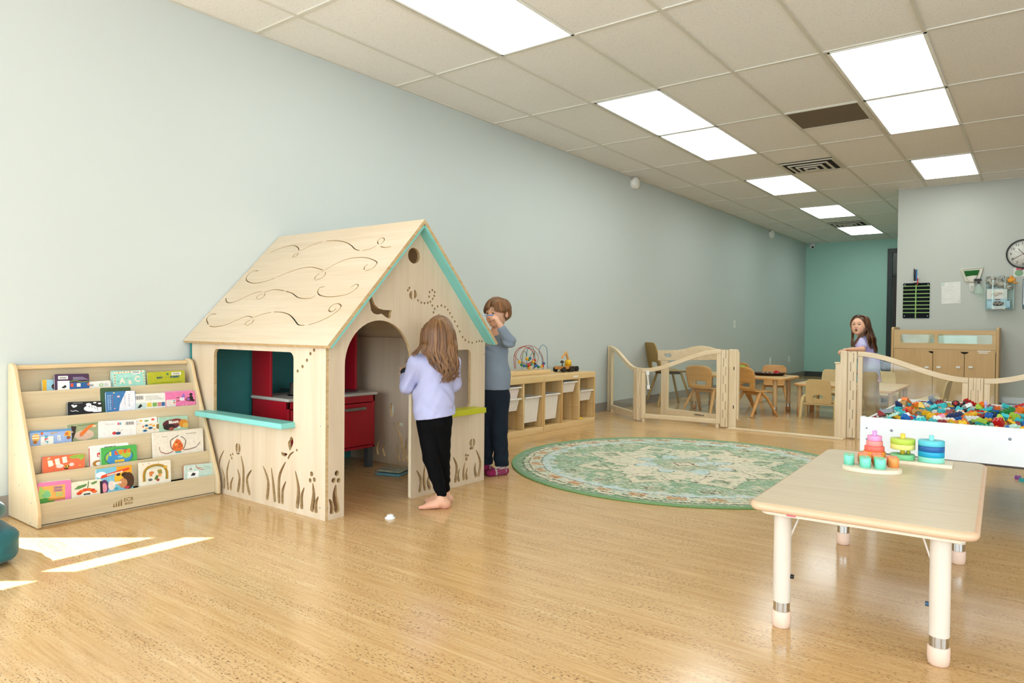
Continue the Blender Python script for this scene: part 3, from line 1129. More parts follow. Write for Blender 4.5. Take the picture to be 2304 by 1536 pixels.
def book(k, tl, tr, cover, lb, art=(), back=0.018, th=.014, lean=14, edge='f2efe6', spine=None, txt=(), H=None, texts=()):
    """k = tier; tl, tr = photo pixels of the top corners of the front cover"""
    back = .003 + (back - .016) * .3 if back < .024 else .0168 + (back - .026) * .2
    th = min(th, .012)
    p0, up = tierplane(k, back, 6.5)
    nrm = np.array([up[2], 0, -up[0]])
    pts = []
    for uv in (tl, tr):
        d = ray(*uv)
        pts.append(CAM + d * (((p0 - CAM) @ nrm) / (d @ nrm)))
    h0, h1 = [(q - p0) @ up for q in pts]
    y0, y1 = pts[0][1], pts[1][1]
    h = (h0 + h1) / 2
    tilt = math.atan2(h1 - h0, y1 - y0)
    w_ = math.hypot(y1 - y0, h1 - h0)
    yc_ = (y0 + y1) / 2
    o = thing('board_book', lb, 'book', (p0[0], yc_, p0[2] + .0015), 0, 'picture books on the display rack')
    X = Vector((0, math.cos(tilt), 0)) + Vector(up) * math.sin(tilt)
    Y = Vector(up) * math.cos(tilt) - Vector((0, math.sin(tilt), 0))
    N = X.cross(Y)
    lift = abs(math.sin(tilt)) * w_ / 2
    hh = h / math.cos(tilt) - lift * 0.5

    def P(a, b, c=0.0):             # a,b in metres from bottom-left, c = towards the viewer
        return Vector((0, 0, lift)) + X * (a - w_ / 2) + Y * b + N * c
    r = .008
    V0 = .100 / hh
    hv = hh * (1 - V0)
    hy = lambda y: hh * (V0 + y * (1 - V0)) if y > 0 else 0
    m = MB()
    m.prism(rrect(0, 0, w_, hh, r, 3), [], .0012, lambda a, b, c: P(a, b, -c))
    cv = m.build('front_cover', mat(cover, 0.35, 0.06, 60), o)
    m = MB()
    m.prism(rrect(.0015, .001, w_ - .001, hh - .001, r, 3), [], th - .0026, lambda a, b, c: P(a, b, -c - .0013))
    m.build('pages', mat(edge, 0.6, 0.04), o)
    m = MB()
    m.prism(rrect(0, 0, w_, hh, r, 3), [], .0012, lambda a, b, c: P(a, b, -c - th + .0012))
    m.build('back_cover', mat(spine or cover, 0.35, 0.06, 60), o)
    if art:
        m = MB()
        mats_, idx = [], {}
        for n_, a in enumerate(art):
            kind, c = a[0], a[1]
            if c not in idx:
                idx[c] = len(mats_)
                mats_.append(mat(c, 0.35, 0.06, 60))
            if kind == 'r':
                q = rrect(a[2] * w_, hy(a[3]), a[4] * w_, hy(a[5]), .002, 2)
            elif kind == 'e':
                q = circ(a[2] * w_, hy(a[3]), a[4] * w_, a[5] * hv, 18)
            elif kind == 'p':
                q = [(x * w_, hy(y)) for x, y in a[2:]]
            elif kind == 's':
                q = stroke([(x * w_, hy(y)) for x, y in a[3:]], a[2] * w_, None, 4)
            elif kind == 'b':           # bar code
                q = None
                x0, yb, x1, yt = a[2] * w_, hy(a[3]), a[4] * w_, hy(a[5])
                n = 11
                for i in range(n):
                    xa = x0 + (x1 - x0) * (i + .1) / n
                    m.prism([(xa, yb), (xa + (x1 - x0) / n * (.35 + .35 * ((i * 7) % 3) / 2), yb), (xa + (x1 - x0) / n * (.35 + .35 * ((i * 7) % 3) / 2), yt), (xa, yt)], [], .0001, lambda a_, b_, c_: P(a_, b_, c_ + .0002 + .00006 * n_), idx[c])
            elif kind == 'l':           # small lines of print
                q = None
                x0, yb, x1, yt, n = a[2] * w_, hy(a[3]), a[4] * w_, hy(a[5]), a[6]
                for i in range(n):
                    yy = yb + (yt - yb) * (i + .3) / n
                    xe = x1 - (x1 - x0) * (.3 * ((i * 5) % 4) / 3)
                    m.prism([(x0, yy), (xe, yy), (xe, yy + (yt - yb) / n * .35), (x0, yy + (yt - yb) / n * .35)], [], .0001, lambda a_, b_, c_: P(a_, b_, c_ + .0002 + .00006 * n_), idx[c])
            if q:
                m.prism(q, [], .0001, lambda a_, b_, c_: P(a_, b_, c_ + .0002 + .00006 * n_), idx[c])
        m.build('artwork', mats_, cv)
    for s_, c, a, b, size, rot, *rest in texts:
        ca, sa = math.cos(math.radians(rot)), math.sin(math.radians(rot))
        M = frame(P(a * w_, hy(b), .0018), X * ca + Y * sa, Y * ca - X * sa)
        text(s_, 'title', size * hv, M, mat(c, 0.4, 0.03), cv, .0002, rest[0] if rest else 0.0, 'CENTER', rest[1] if len(rest) > 1 else 1)
    return o


def zb1(x, y): return (80 + x / 6.063, 820 + y / 6.063)
def zb2(x, y): return (50 + x / 5.62, 920 + y / 5.62)
def zb3(x, y): return (60 + x / 5.236, 1030 + y / 5.236)


BC = 'b'
# top tier
book(0, zb1(78, 213), zb1(330, 208), '9cc9d8', 'yellow-spined book half hidden at the left of the top tier', [('r', 'e8b020', 0, 0, .22, 1), ('e', '3a2418', .62, .35, .13, .25), ('e', '6b3f28', .66, .30, .09, .17)], back=.034, H=1)
book(0, zb1(245, 138), zb1(718, 128), '4a2f4e', 'dark purple book with barcode label on the top tier', [('r', 'f0eee8', .10, .66, .38, .88), (BC, '30302e', .13, .70, .35, .82), ('r', 'f4f2ee', .08, 0, .42, .56), ('p', '222222', (.18, .12), (.3, .3), (.34, .16), (.26, .08)), ('s', '6fa03c', .02, (.42, .5), (.6, .55), (.8, .45), (.98, .5)), ('r', '2f5f9c', .42, 0, 1, .42), ('r', 'e0502e', .45, .15, .53, .38), ('r', 'f2e9dc', .63, .15, .74, .38), ('e', 'e8742e', .97, .3, .03, .1), ('l', 'b9aecb', .52, .6, .96, .8, 4)], back=.016)
book(0, zb1(715, 240), zb1(1030, 218), 'e9e8e0', 'white book lying low between two taller books on the top tier', [(BC, '55534e', .02, .3, .25, .6), ('r', '7fae4a', .5, .2, .66, .6), ('r', 'f4f4f0', .53, .3, .63, .5), ('l', '8a8a84', .72, .2, .9, .6, 3)], back=.022)
book(0, zb1(1022, 92), zb1(1490, 82), 'a9d6cd', 'plain mint book behind the alphabet book on the top tier', back=.034, th=.012)
book(0, zb1(1068, 105), zb1(1498, 76), '9fd8c8', 'mint alphabet book with striped border on the top tier', [('r', 'e9e4cf', .02, .86, .98, .97)] + [('r', 'e58a4e' if i % 2 else 'e9b9a0', .06 + .09 * i, .87, .10 + .09 * i, .97) for i in range(10)] + [('r', 'e58a4e' if i % 2 else 'efe2c4', .94, .1 + .09 * i, .985, .16 + .09 * i) for i in range(8)] + [('r', 'e58a4e' if i % 2 else 'efe2c4', .02, .1 + .09 * i, .06, .16 + .09 * i) for i in range(8)] + [('r', 'f0f0ea', .58, .76, .84, .96), (BC, '555555', .60, .82, .82, .94), ('l', 'd8efe6', .15, .6, .8, .75, 2), ('e', '3f9f7a', .14, .35, .02, .03), ('e', 'd8604e', .4, .5, .02, .03)], back=.018,
     texts=[('A', 'f3e3cf', .26, .36, .46, 0, .002), ('B', 'f3e3cf', .50, .22, .34, 0, .002), ('C', 'f3e3cf', .74, .40, .5, 0, .002)])
book(0, zb1(1530, 112), zb1(2035, 82), 'b3b32c', 'olive green forest book at the right end of the top tier', [('r', 'f2f2ee', .64, .66, .90, .88), (BC, '444444', .67, .70, .87, .84), ('e', '3f7f52', .53, .78, .035, .08), ('l', '59701f', .12, .08, .9, .16, 1)], back=.02,
     texts=[('DAY', '2f5f6a', .31, .52, .18, 0, .001, 1.2), ('IN THE', '2f5f6a', .47, .52, .06, 0), ('FOREST', '2f5f6a', .72, .52, .18, 0, .001, 1.2)])
# second tier
book(1, zb1(418, 522), zb1(890, 505), '15151a', 'black book with white striped tiger drawing on the second tier', [('e', 'f4f4f2', .66, .42, .20, .26), ('e', 'f4f4f2', .60, .75, .08, .12), ('r', 'f4f4f2', .72, .1, .98, .5), ('s', '15151a', .012, (.60, .62), (.63, .5)), ('s', '15151a', .012, (.68, .62), (.71, .45)), ('s', '15151a', .012, (.76, .58), (.80, .35)), ('s', '15151a', .012, (.84, .5), (.87, .25)), ('e', '15151a', .62, .6, .015, .03), ('e', 'f4f4f2', .18, .62, .05, .08), ('e', 'f4f4f2', .14, .72, .04, .06), ('e', 'f4f4f2', .23, .68, .04, .07), ('e', 'f4f4f2', .78, .88, .05, .06), ('e', 'f4f4f2', .92, .80, .05, .07), ('s', 'f4f4f2', .015, (.08, .32), (.15, .24), (.22, .3), (.3, .2)), ('l', 'd0d0d0', .15, .86, .42, .93, 1)], back=.018)
book(1, zb1(862, 325), zb1(1280, 312), '3c5a3a', 'tall dark green book behind the tilted blue book', [('l', '9fb08a', .4, .6, .75, .7, 1)], back=.038, spine='274b7a')
book(1, zb1(948, 378), zb1(1352, 358), '3e78ae', 'blue and white book with pink flowers tilted on the second tier', [('p', 'eae9ef', (.68, 1), (.98, .99), (.99, .02), (.42, .02), (.46, .35)), ('e', 'f0b6c0', .42, .74, .05, .05), ('e', 'f6e4ea', .42, .74, .02, .02), ('e', 'e8d58a', .27, .93, .03, .03), ('e', 'e79fb0', .28, .15, .03, .03), ('l', 'cfe0ee', .05, .1, .10, .85, 9), ('l', 'cfe0ee', .12, .1, .17, .85, 9), ('l', 'e8506a', .20, .25, .23, .85, 5), ('l', '9a98a6', .6, .3, .66, .8, 7), ('l', '9a98a6', .75, .2, .80, .85, 7)], back=.016)
book(1, zb1(1330, 408), zb1(1758, 388), 'ece9e0', 'white back cover with barcode beside the pink book, second tier', [(BC, '444444', .05, .62, .3, .86), ('l', 'b8b4aa', .35, .55, .95, .85, 4), ('r', 'c9d9d2', .0, .02, .38, .40), ('p', '222222', (.1, .1), (.2, .35), (.26, .2), (.16, .06)), ('r', 'e3c94a', .4, .12, .55, .38), ('r', '7fb05a', .58, .12, .72, .38), ('r', 'd98a8a', .74, .12, .86, .38), ('r', '3a6a9a', .87, .12, .98, .38)], back=.018)
book(1, zb1(1745, 372), zb1(2140, 350), 'ef9fc0', 'thin pink book edge behind the pink rounded book', back=.034, th=.012)
book(1, zb1(1765, 388), zb1(2170, 362), 'ee7fae', 'bright pink rounded book with a small girl drawing, second tier', [('r', 'eadfd6', .02, 0, .33, .50), ('e', '58a0c0', .28, .42, .03, .05), ('e', 'e0702e', .28, .28, .03, .05), ('e', '8a5238', .78, .45, .12, .16), ('e', '2a1814', .86, .5, .07, .2), ('e', '2a1814', .86, .78, .06, .09), ('e', '2a1814', .93, .35, .05, .08), ('e', 'a060b0', .76, .45, .06, .10), ('r', 'efe4f0', .46, .38, .62, .62), ('p', '9a70c0', (.52, .60), (.62, .92), (.66, .6)), ('s', '8a5238', .03, (.36, .62), (.48, .58)), ('s', '8a5238', .03, (.36, .36), (.48, .42))], back=.016,
     texts=[('I can be', 'f6d0e0', .6, .08, .16, 0)])
# third tier
book(2, zb2(78, 290), zb2(608, 255), '9fb4dc', 'lavender kitchen alphabet book lying sideways on the third tier', [('r', '5f95c8', 0, .86, 1, 1), ('r', 'f0ece0', .25, 0, .55, .55), ('e', 'e8b45a', .14, .5, .09, .3), ('r', 'f4e6c6', .05, .42, .22, .50), ('r', 'f4e6c6', .05, .6, .22, .68), ('p', 'eab238', (.80, .5), (.98, .45), (.98, .85), (.86, .85)), ('e', 'd2733a', .88, .65, .05, .12), ('e', '9a5a2c', .92, .35, .05, .12), ('e', 'b8722e', .12, .18, .05, .12), ('e', 'd8642e', .28, .78, .03, .1), ('p', 'd09a58', (.48, .7), (.66, .78), (.64, .82), (.48, .78))], back=.018,
     texts=[('KIT', 'f2efe4', .68, .36, .28, -90, .001), ('A', '4aa3b8', .38, .52, .24, -90, .002), ('L', 'd8506a', .38, .34, .24, -90, .002), ('P', '4aa3b8', .38, .14, .24, -90, .002)])
book(2, zb2(575, 205), zb2(985, 160), '9aa37c', 'forest book with a leaping orange fox, third tier', [('p', '3a2a22', (.02, 0), (.12, .9), (.28, .85), (.22, .4), (.14, .1)), ('e', 'd9b9a0', .5, .3, .3, .3), ('p', 'e2742e', (.35, .40), (.5, .62), (.68, .85), (.8, .9), (.9, .7), (.7, .7), (.56, .45), (.45, .25)), ('e', 'f0c89a', .82, .76, .07, .06), ('e', 'd87a4a', .40, .3, .05, .08), ('e', 'c9b03a', .1, .3, .03, .05), ('e', 'e6d4b0', .14, .55, .03, .04), ('s', '6b7a48', .02, (.3, .9), (.5, .88), (.95, .92))], back=.026)
book(2, zb2(950, 165), zb2(1425, 140), 'eee9e2', 'white back cover with red and blue beetle, middle of the third tier', [(BC, '333333', .70, .68, .93, .88), ('l', 'b5b0a6', .15, .74, .4, .84, 2), ('r', 'd8607a', .48, .70, .53, .86), ('r', '6aa9c0', .535, .70, .585, .86), ('e', 'cf3f3c', .40, .2, .06, .10), ('e', '2f4a66', .5, .18, .07, .09), ('s', '26262a', .006, (.48, .28), (.52, .44)), ('s', '26262a', .006, (.54, .26), (.62, .42))], back=.016)
book(2, zb2(1440, 130), zb2(1712, 98), 'f0ece2', 'white book top with flowers peeking behind the owl-coloured book', [('e', 'e8b440', .25, .84, .07, .06), ('e', 'd8503a', .80, .84, .08, .07), ('e', '6a9a4a', .5, .80, .10, .05), ('e', '8a2c2c', .02, .82, .04, .05)], back=.038)
book(2, zb2(1440, 200), zb2(1785, 168), 'efe2cc', 'cream book with blue dotted flowers and brown vase, third tier', [('e', '8fb7cc', .36, .80, .09, .13), ('e', '223a50', .36, .80, .05, .08), ('e', '3f86b8', .50, .52, .09, .13), ('e', '223a50', .50, .52, .05, .08), ('e', '5a9ac0', .3, .3, .09, .12), ('e', '223a50', .3, .3, .04, .07), ('p', 'f0a62e', (.44, .9), (.58, .95), (.56, .82), (.46, .8)), ('p', 'f0a62e', (.56, .75), (.66, .85), (.68, .68), (.58, .62)), ('p', 'f0a62e', (.30, .55), (.42, .6), (.42, .48), (.32, .46)), ('p', 'f0a62e', (.58, .42), (.7, .4), (.64, .28)), ('p', '8a6a2c', (.72, .8), (.86, .92), (.97, .86), (.97, .38), (.84, .3), (.72, .42)), ('e', 'c8402c', .24, .72, .03, .08)], back=.020)
book(2, zb2(1715, 112), zb2(2078, 88), 'a9cbb0', 'teal and dark red book with one big cursive word, third tier', [('e', '5a1f2c', .42, .45, .30, .34), ('e', '8a3a34', .60, .62, .22, .22), ('e', 'd88a2c', .85, .45, .16, .3), ('e', 'e0b050', .92, .3, .10, .2), ('e', '2c1416', .34, .25, .2, .22), ('e', 'a04a3c', .42, .12, .09, .12), ('e', 'efd8cc', .68, .18, .04, .07)], back=.016,
     texts=[('Bloom', 'f6efe2', .50, .60, .30, 3, .001, .9)])
# fourth tier
book(3, zb2(235, 618), zb2(770, 572), 'ef7248', 'orange picture book with a bee and big cream letters, fourth tier', [('p', '97b84a', (.62, .86), (.72, .96), (.98, .98), (.99, .70), (.90, .55), (.86, .70), (.68, .72)), ('s', '6f9a3c', .006, (.66, .84), (.8, .86), (.97, .9)), ('e', 'f8d5cc', .40, .28, .09, .14), ('e', 'f8d5cc', .68, .32, .06, .12), ('e', 'e8b43a', .57, .22, .06, .10), ('r', '2a201c', .53, .18, .56, .28), ('r', '2a201c', .59, .17, .62, .27), ('e', '3a2a20', .55, .08, .06, .05), ('e', 'f2c86a', .13, .84, .03, .05), ('e', 'e8d0c0', .15, .9, .03, .03), ('e', 'f0c04a', .88, .2, .02, .04)], back=.02, spine='cf3b34',
     texts=[('B', 'fbe9d8', .18, .50, .46, 8, .004), ('E', 'fbe9d8', .34, .58, .44, 8, .004), ('E', 'fbe9d8', .51, .66, .44, 8, .004)])
book(3, zb2(830, 478), zb2(1335, 425), 'efece6', 'white book half hidden behind the green globe book', [('r', 'd8433c', .20, .40, .32, .62), ('p', 'efece6', (.23, .42), (.30, .42), (.23, .55)), ('e', 'b97c28', .22, .08, .14, .16), ('e', 'efece6', .24, .06, .08, .10), ('r', 'c0392f', 0, 0, .02, .9)], back=.038,
     texts=[('THE STORY OF', '26262a', .52, .86, .075, 0, .0004, 1.1)])
book(3, zb2(985, 500), zb2(1438, 452), '4fae4f', 'green book showing a globe and bright letters, fourth tier', [('e', '14191c', .49, .36, .40, .50), ('e', '3f8fc4', .49, .36, .385, .485), ('p', 'a9c23c', (.40, .80), (.52, .82), (.70, .75), (.84, .55), (.80, .30), (.68, .22), (.56, .38), (.48, .52), (.46, .66)), ('p', 'a9c23c', (.13, .50), (.22, .66), (.20, .45), (.16, .15), (.11, .3))], back=.018,
     texts=[('I', 'f5d33a', .25, .58, .26, 0, .0035), ('L', 'e8532e', .41, .60, .24, 0, .0035), ('O', 'f08a2e', .54, .62, .22, 0, .0035), ('V', 'e8532e', .66, .64, .22, 0, .0035), ('E', 'f08a2e', .77, .66, .23, 0, .0035), ('THE', '8fd0e0', .52, .34, .15, 2, .001), ('EARTH', 'f0c43a', .50, .10, .17, 2, .002)])
book(3, zb2(1640, 310), zb2(2275, 248), 'eadfcd', 'large cream book with orange speckled leaf-bodied spider, fourth tier', [('p', 'e0692a', (.46, .66), (.42, .56), (.37, .38), (.36, .22), (.42, .14), (.52, .12), (.58, .20), (.58, .40), (.52, .60)), ('e', '5a1c10', .46, .52, .012, .018), ('e', '5a1c10', .52, .42, .014, .02), ('e', '5a1c10', .55, .34, .014, .02), ('e', '5a1c10', .50, .30, .012, .018), ('e', '7a2a14', .42, .28, .01, .016), ('e', 'f0a04a', .44, .42, .03, .05), ('s', '7a5a4a', .018, (.38, .22), (.34, .35), (.34, .60), (.38, .66)), ('s', '6a5848', .014, (.36, .66), (.42, .72), (.50, .80)), ('s', '7a5a4a', .018, (.58, .2), (.62, .35), (.64, .55)), ('s', '6a5848', .014, (.64, .55), (.60, .66), (.54, .74)), ('s', '9a6a5a', .018, (.38, .16), (.26, .08), (.14, .18)), ('s', 'b0705a', .012, (.14, .18), (.12, .30), (.12, .40)), ('s', '8a6a62', .018, (.58, .16), (.70, .16), (.84, .22)), ('s', '6a4a5a', .012, (.84, .22), (.88, .30), (.93, .42)), ('r', '58a8a0', .42, .06, .54, .13), ('s', 'cfc4b0', .003, (.66, .62), (.8, .62), (.8, .42))], back=.016, th=.016,
     texts=[('Eric Carle', '8d8168', .22, .80, .055, 0), ('The Very Busy Spider', '8d8168', .75, .84, .055, 0)])
# bottom tier
book(4, zb3(110, 300), zb3(500, 255), 'e7d9c4', 'thin cream book edge behind the pink and yellow book, bottom tier', back=.036, th=.012)
book(4, zb3(105, 310), zb3(498, 268), 'ef7fb2', 'pink and yellow book with purple letters at the left of bottom tier', [('r', 'f2b45c', .03, .03, .82, .80), ('p', 'a9cf6a', (.0, .2), (.06, .85), (.18, .62), (.35, .55), (.40, .3), (.3, .12), (.1, .1)), ('p', '7fc48a', (.1, .3), (.28, .62), (.40, .3), (.25, .18)), ('p', '4f9a3c', (0, 0), (0, .14), (.2, .2), (.5, .1), (.6, .0)), ('p', 'c98a2e', (.3, .12), (.82, .12), (.82, .03), (.34, .03))], back=.018,
     texts=[('Chicka', 'a97c9a', .60, .68, .15, 0, .0012), ('Chicka', 'a97c9a', .60, .53, .15, 0, .0012), ('Boom', 'b9d27a', .64, .38, .13, 0, .001), ('Boom', 'b9d27a', .64, .26, .13, 0, .001)])
book(4, zb3(512, 298), zb3(870, 252), 'ece3cc', 'cream book with big red-orange flower, bottom tier', [('p', '5f8a4c', (.08, .52), (.22, .72), (.52, .80), (.46, .62), (.24, .50)), ('s', '55803f', .03, (.52, .45), (.55, .7), (.56, .96)), ('p', '6a9450', (.62, .80), (.84, .92), (.84, .78), (.70, .68))] + [('e', 'd9421e' if i % 2 else 'ea6a20', .50 + .26 * math.cos(.25 + i * .52), .14 + .26 * math.sin(.25 + i * .52), .09, .10) for i in range(6)] + [('e', 'f0ead6', .50, .06, .22, .16)], back=.016,
     texts=[('FLOWER', '26262a', .5, .10, .10, 0, .001)])
book(4, zb3(800, 130), zb3(1230, 75), 'd9b24a', 'mustard book edge behind the upside-down bright cover', back=.040, th=.016)
book(4, zb3(818, 138), zb3(1240, 78), '7cc0d8', 'bright blue and yellow book shelved upside down, bottom tier', [('e', 'f0f4f4', .12, .75, .14, .12), ('r', 'eaa01e', .55, .35, .99, .99), ('e', 'f0b830', .62, .5, .14, .28), ('e', '3a2014', .78, .62, .1, .10), ('e', '3a2014', .60, .66, .06, .06), ('e', '4a2c18', .88, .35, .16, .35), ('e', 'c98a5a', .72, .28, .12, .2), ('p', 'e04a26', (.10, .60), (.14, .72), (.90, .90), (.92, .80), (.16, .60)), ('e', '5a3a6a', .2, .25, .12, .28), ('e', 'e090a0', .2, .2, .07, .2), ('e', 'e8d8cc', .40, .25, .10, .2), ('r', '2a1a24', .08, 0, .15, .5), ('e', 'c83a4a', .82, .08, .08, .06), ('e', '3fa0b0', .52, .1, .06, .05)], back=.018,
     texts=[('KIDS AROUND THE WORLD', 'f8efe0', .50, .735, .062, 187, .0008, .78), ('BABIES', 'f4e9dc', .55, .33, .11, 180, .001)])
book(4, zb3(1305, 68), zb3(1678, 28), 'ece3cf', 'cream book with golden leaf arch and small animals, bottom tier', [('s', 'b8862a', .06, (.14, .15), (.14, .5), (.24, .74), (.5, .84), (.76, .76), (.88, .5), (.88, .15)), ('s', '7a7a2e', .03, (.18, .15), (.18, .5), (.27, .7), (.5, .79), (.73, .72), (.84, .5), (.84, .15)), ('e', 'd9a63a', .82, .70, .07, .06), ('e', 'd07a3a', .38, .5, .08, .07), ('e', 'd07a3a', .36, .4, .05, .05), ('p', '9a8a3a', (.56, .6), (.7, .62), (.72, .42), (.6, .40)), ('e', 'e09a5a', .64, .36, .06, .07), ('p', '5a7a34', (.46, .2), (.54, .4), (.60, .3), (.56, .16)), ('e', 'a83a2e', .58, .16, .05, .06), ('e', '6a6a68', .34, .2, .07, .06), ('s', '8a8a5a', .008, (.3, .66), (.5, .72), (.7, .66)), ('e', 'e0b050', .12, .9, .02, .02), ('e', 'c8503a', .3, .93, .015, .015), ('e', 'e0b050', .6, .95, .02, .02)], back=.018)
book(4, zb3(1840, 98), zb3(2182, 65), 'c4d9cc', 'pale green book with red branch drawing at the right of bottom tier', [('r', 'eeeee8', .12, .52, .30, .78), (BC, '333333', .15, .56, .27, .74), ('r', 'f2f2ee', .10, 0, .48, .44), ('p', '1c1c1c', (.2, .1), (.28, .34), (.38, .26), (.34, .08)), ('s', 'c8543c', .02, (.38, .96), (.42, .72), (.54, .56), (.66, .5)), ('s', 'c8543c', .012, (.42, .72), (.56, .70), (.62, .66)), ('l', '9ab0a4', .66, .5, .96, .8, 4)], back=.018, spine='d9785a')
# ================================================================== RUG
RC, RR = Vector((-2.03, 4.72, 0)), 1.225
rug = thing('round_rug', 'round green patterned rug with cream star medallion on the cork floor', 'rug', RC)
n = 470
h = 2 * RR / n
ax = (np.arange(n + 1) * h) - RR
X, Y = np.meshgrid(ax, ax)
r_ = np.hypot(X, Y)
th_ = np.arctan2(Y, X)


def vnoise(x, y, s, seed):
    rs = np.random.RandomState(seed)
    G = rs.rand(128, 128)
    fx, fy = x * s + 50, y * s + 50
    ix, iy = np.floor(fx).astype(int), np.floor(fy).astype(int)
    tx, ty = fx - ix, fy - iy
    tx, ty = tx * tx * (3 - 2 * tx), ty * ty * (3 - 2 * ty)
    g = lambda a, b: G[a % 128, b % 128]
    return (g(ix, iy) * (1 - tx) + g(ix + 1, iy) * tx) * (1 - ty) + (g(ix, iy + 1) * (1 - tx) + g(ix + 1, iy + 1) * tx) * ty


def blk(x, s):
    return np.floor(x * s) / s


# stepped, woven look: work on coordinates quantised to small knots, distorted a little
Xq, Yq = blk(X + .012 * (vnoise(X, Y, 14, 1) - .5), 90), blk(Y + .012 * (vnoise(X, Y, 14, 2) - .5), 90)
rq = np.hypot(Xq, Yq)
tq = np.arctan2(Yq, Xq)
nz = .55 * vnoise(X, Y, 9, 3) + .3 * vnoise(X, Y, 26, 4) + .15 * vnoise(X, Y, 60, 5)
nf = .5 * vnoise(X * .6, Y * 2.2, 40, 6) + .5 * vnoise(X * .6, Y * 2.2, 85, 7)
CR, GR, GD, BL, OR, DK_ = [np.array(lin(c)) for c in ('ddd5bc', '8aa886', '6b9474', 'c2d5d4', 'c68a54', '4c3f2c')]
C = np.zeros(X.shape + (3,))
C[:] = GR
C[nz > .56] = GR * .55 + GD * .45
C[nf > .66] = GR * .5 + CR * .5


def put(mask, c, fade=0.0, thr=.5):
    mk = mask & (nf < (1 - fade) * 1.0 + .0) if fade else mask
    C[mk] = c


# medallion lobes and diamonds
lob = .50 + .20 * np.abs(np.cos(4 * tq)) ** .7 + .05 * np.cos(16 * tq)
put((rq < lob) & (nz < .66), CR)
put((np.abs(rq - lob) < .006) & (nf > .47), DK_)
for k in range(8):
    a = k * PI / 4
    u_ = (Xq * math.cos(a) + Yq * math.sin(a)) - .60
    v_ = (-Xq * math.sin(a) + Yq * math.cos(a))
    d_ = np.abs(u_) / .19 + np.abs(v_) / .16
    put((d_ < 1) & (nz < .70), CR)
    put((np.abs(d_ - 1) < .035) & (nf > .45), DK_)
    put((d_ < .48) & (nf < .62), GR * .8 + CR * .2)
    put((d_ < .50) & (nf > .58), DK_ * .8 + GD * .2)
star = .30 + .07 * np.cos(8 * tq)
put((rq < star) & (nf < .75), BL)
put((np.abs(rq - star) < .006) & (nf > .46), DK_)
put((rq < .22 + .03 * np.cos(4 * tq)) & (nz < .62), GR * .7 + CR * .3)
put((np.abs(Xq) + np.abs(Yq) < .12), CR)
put((np.abs(np.abs(Xq) + np.abs(Yq) - .085) < .010), DK_)
put((rq < .26) & (nf > .70), DK_ * .7 + CR * .3)
# outer field flowers
for k in range(16):
    a = (k + .5) * PI / 8
    cx_, cy_ = .86 * math.cos(a), .86 * math.sin(a)
    d_ = np.hypot(Xq - cx_, Yq - cy_)
    put((d_ < .085) & (nf > .46), CR * .8 + GR * .2)
    put((d_ < .07) & (nf > .60), DK_)
    put((d_ > .09) & (d_ < .13) & (nf > .60), BL * .6 + CR * .4)
put((nz > .70) & (rq > .6) & (rq < .95), CR * .7 + GR * .3)
# borders
bl = .945 + .018 * np.sign(np.sin(40 * tq))
put((rq > bl) & (rq < 1.02) & (nf < .70), BL)
put((rq > bl) & (rq < 1.02) & (nf >= .70), CR)
put((rq > 1.015) & (rq < 1.024), DK_)
put((rq >= 1.024) & (rq < 1.105), CR)
oc = (np.sin(30 * tq) > .05)
put((rq >= 1.036) & (rq < 1.092) & oc & (nf < .60), OR)
put((rq >= 1.036) & (rq < 1.092) & oc & (nf > .66), OR * .5 + DK_ * .3)
put((rq >= 1.036) & (rq < 1.092) & ~oc & (nf < .46), BL * .6 + GR * .4)
put((rq > 1.104) & (rq < 1.112) & (nf > .25), DK_)
put((rq >= 1.112) & (rq < 1.15) & (nf > .42), CR)
put((rq >= 1.112) & (rq < 1.15) & (nf <= .42), GD)
put((rq > 1.148) & (rq < 1.156) & (nf > .3), DK_)
put(rq >= 1.156, GR * .62 + GD * .30)
put((rq >= 1.156) & (rq < 1.19) & (nf > .62), GR * .5 + CR * .5)
# worn yarn: ragged streaks of the neighbouring colours everywhere inside the border
w1 = .5 * vnoise(X * .7, Y * 2.0, 55, 21) + .5 * vnoise(X * .5, Y * 1.5, 120, 22)
w2 = vnoise(X, Y, 5, 23) * .5 + vnoise(X, Y, 13, 24) * .5
inner = rq < 1.10
mk = inner & (w1 > .60) & (w2 > .46)
C[mk] = C[mk] * .25 + CR * .75
mk = inner & (w1 < .38) & (w2 < .56)
C[mk] = C[mk] * .30 + GR * .70
mk = inner & (w1 > .52) & (w1 < .56) & (w2 < .44)
C[mk] = C[mk] * .4 + BL * .6
mk = inner & (w1 < .28) & (w2 > .5)
C[mk] = C[mk] * .5 + DK_ * .5
C *= (.93 + .14 * vnoise(X, Y, 170, 25))[..., None]
Z = .0085 + .0008 * (vnoise(X, Y, 80, 9) - .5)
inside = r_ <= RR - .004
idx = -np.ones(X.shape, int)
cellok = inside[:-1, :-1] & inside[1:, :-1] & inside[:-1, 1:] & inside[1:, 1:]
used = np.zeros(X.shape, bool)
for a, b in ((0, 0), (1, 0), (0, 1), (1, 1)):
    used[a:n + a, b:n + b] |= cellok
idx[used] = np.arange(used.sum())
vv = np.stack([X[used], Y[used], Z[used]], 1)
ii, jj = np.nonzero(cellok)
ff = np.stack([idx[ii, jj], idx[ii, jj + 1], idx[ii + 1, jj + 1], idx[ii + 1, jj]], 1)
me = bpy.data.meshes.new('pile')
me.from_pydata(vv.tolist(), [], ff.tolist())
ca = me.color_attributes.new('weave', 'FLOAT_COLOR', 'POINT')
ca.data.foreach_set('color', np.concatenate([C[used], np.ones((used.sum(), 1))], 1).ravel())
t = NT('woven_rug')
vc = t.n('VertexColor', layer_name='weave')
fz_ = t.noise(t.mapv((1, 1, 1)), 260, 2, .6)
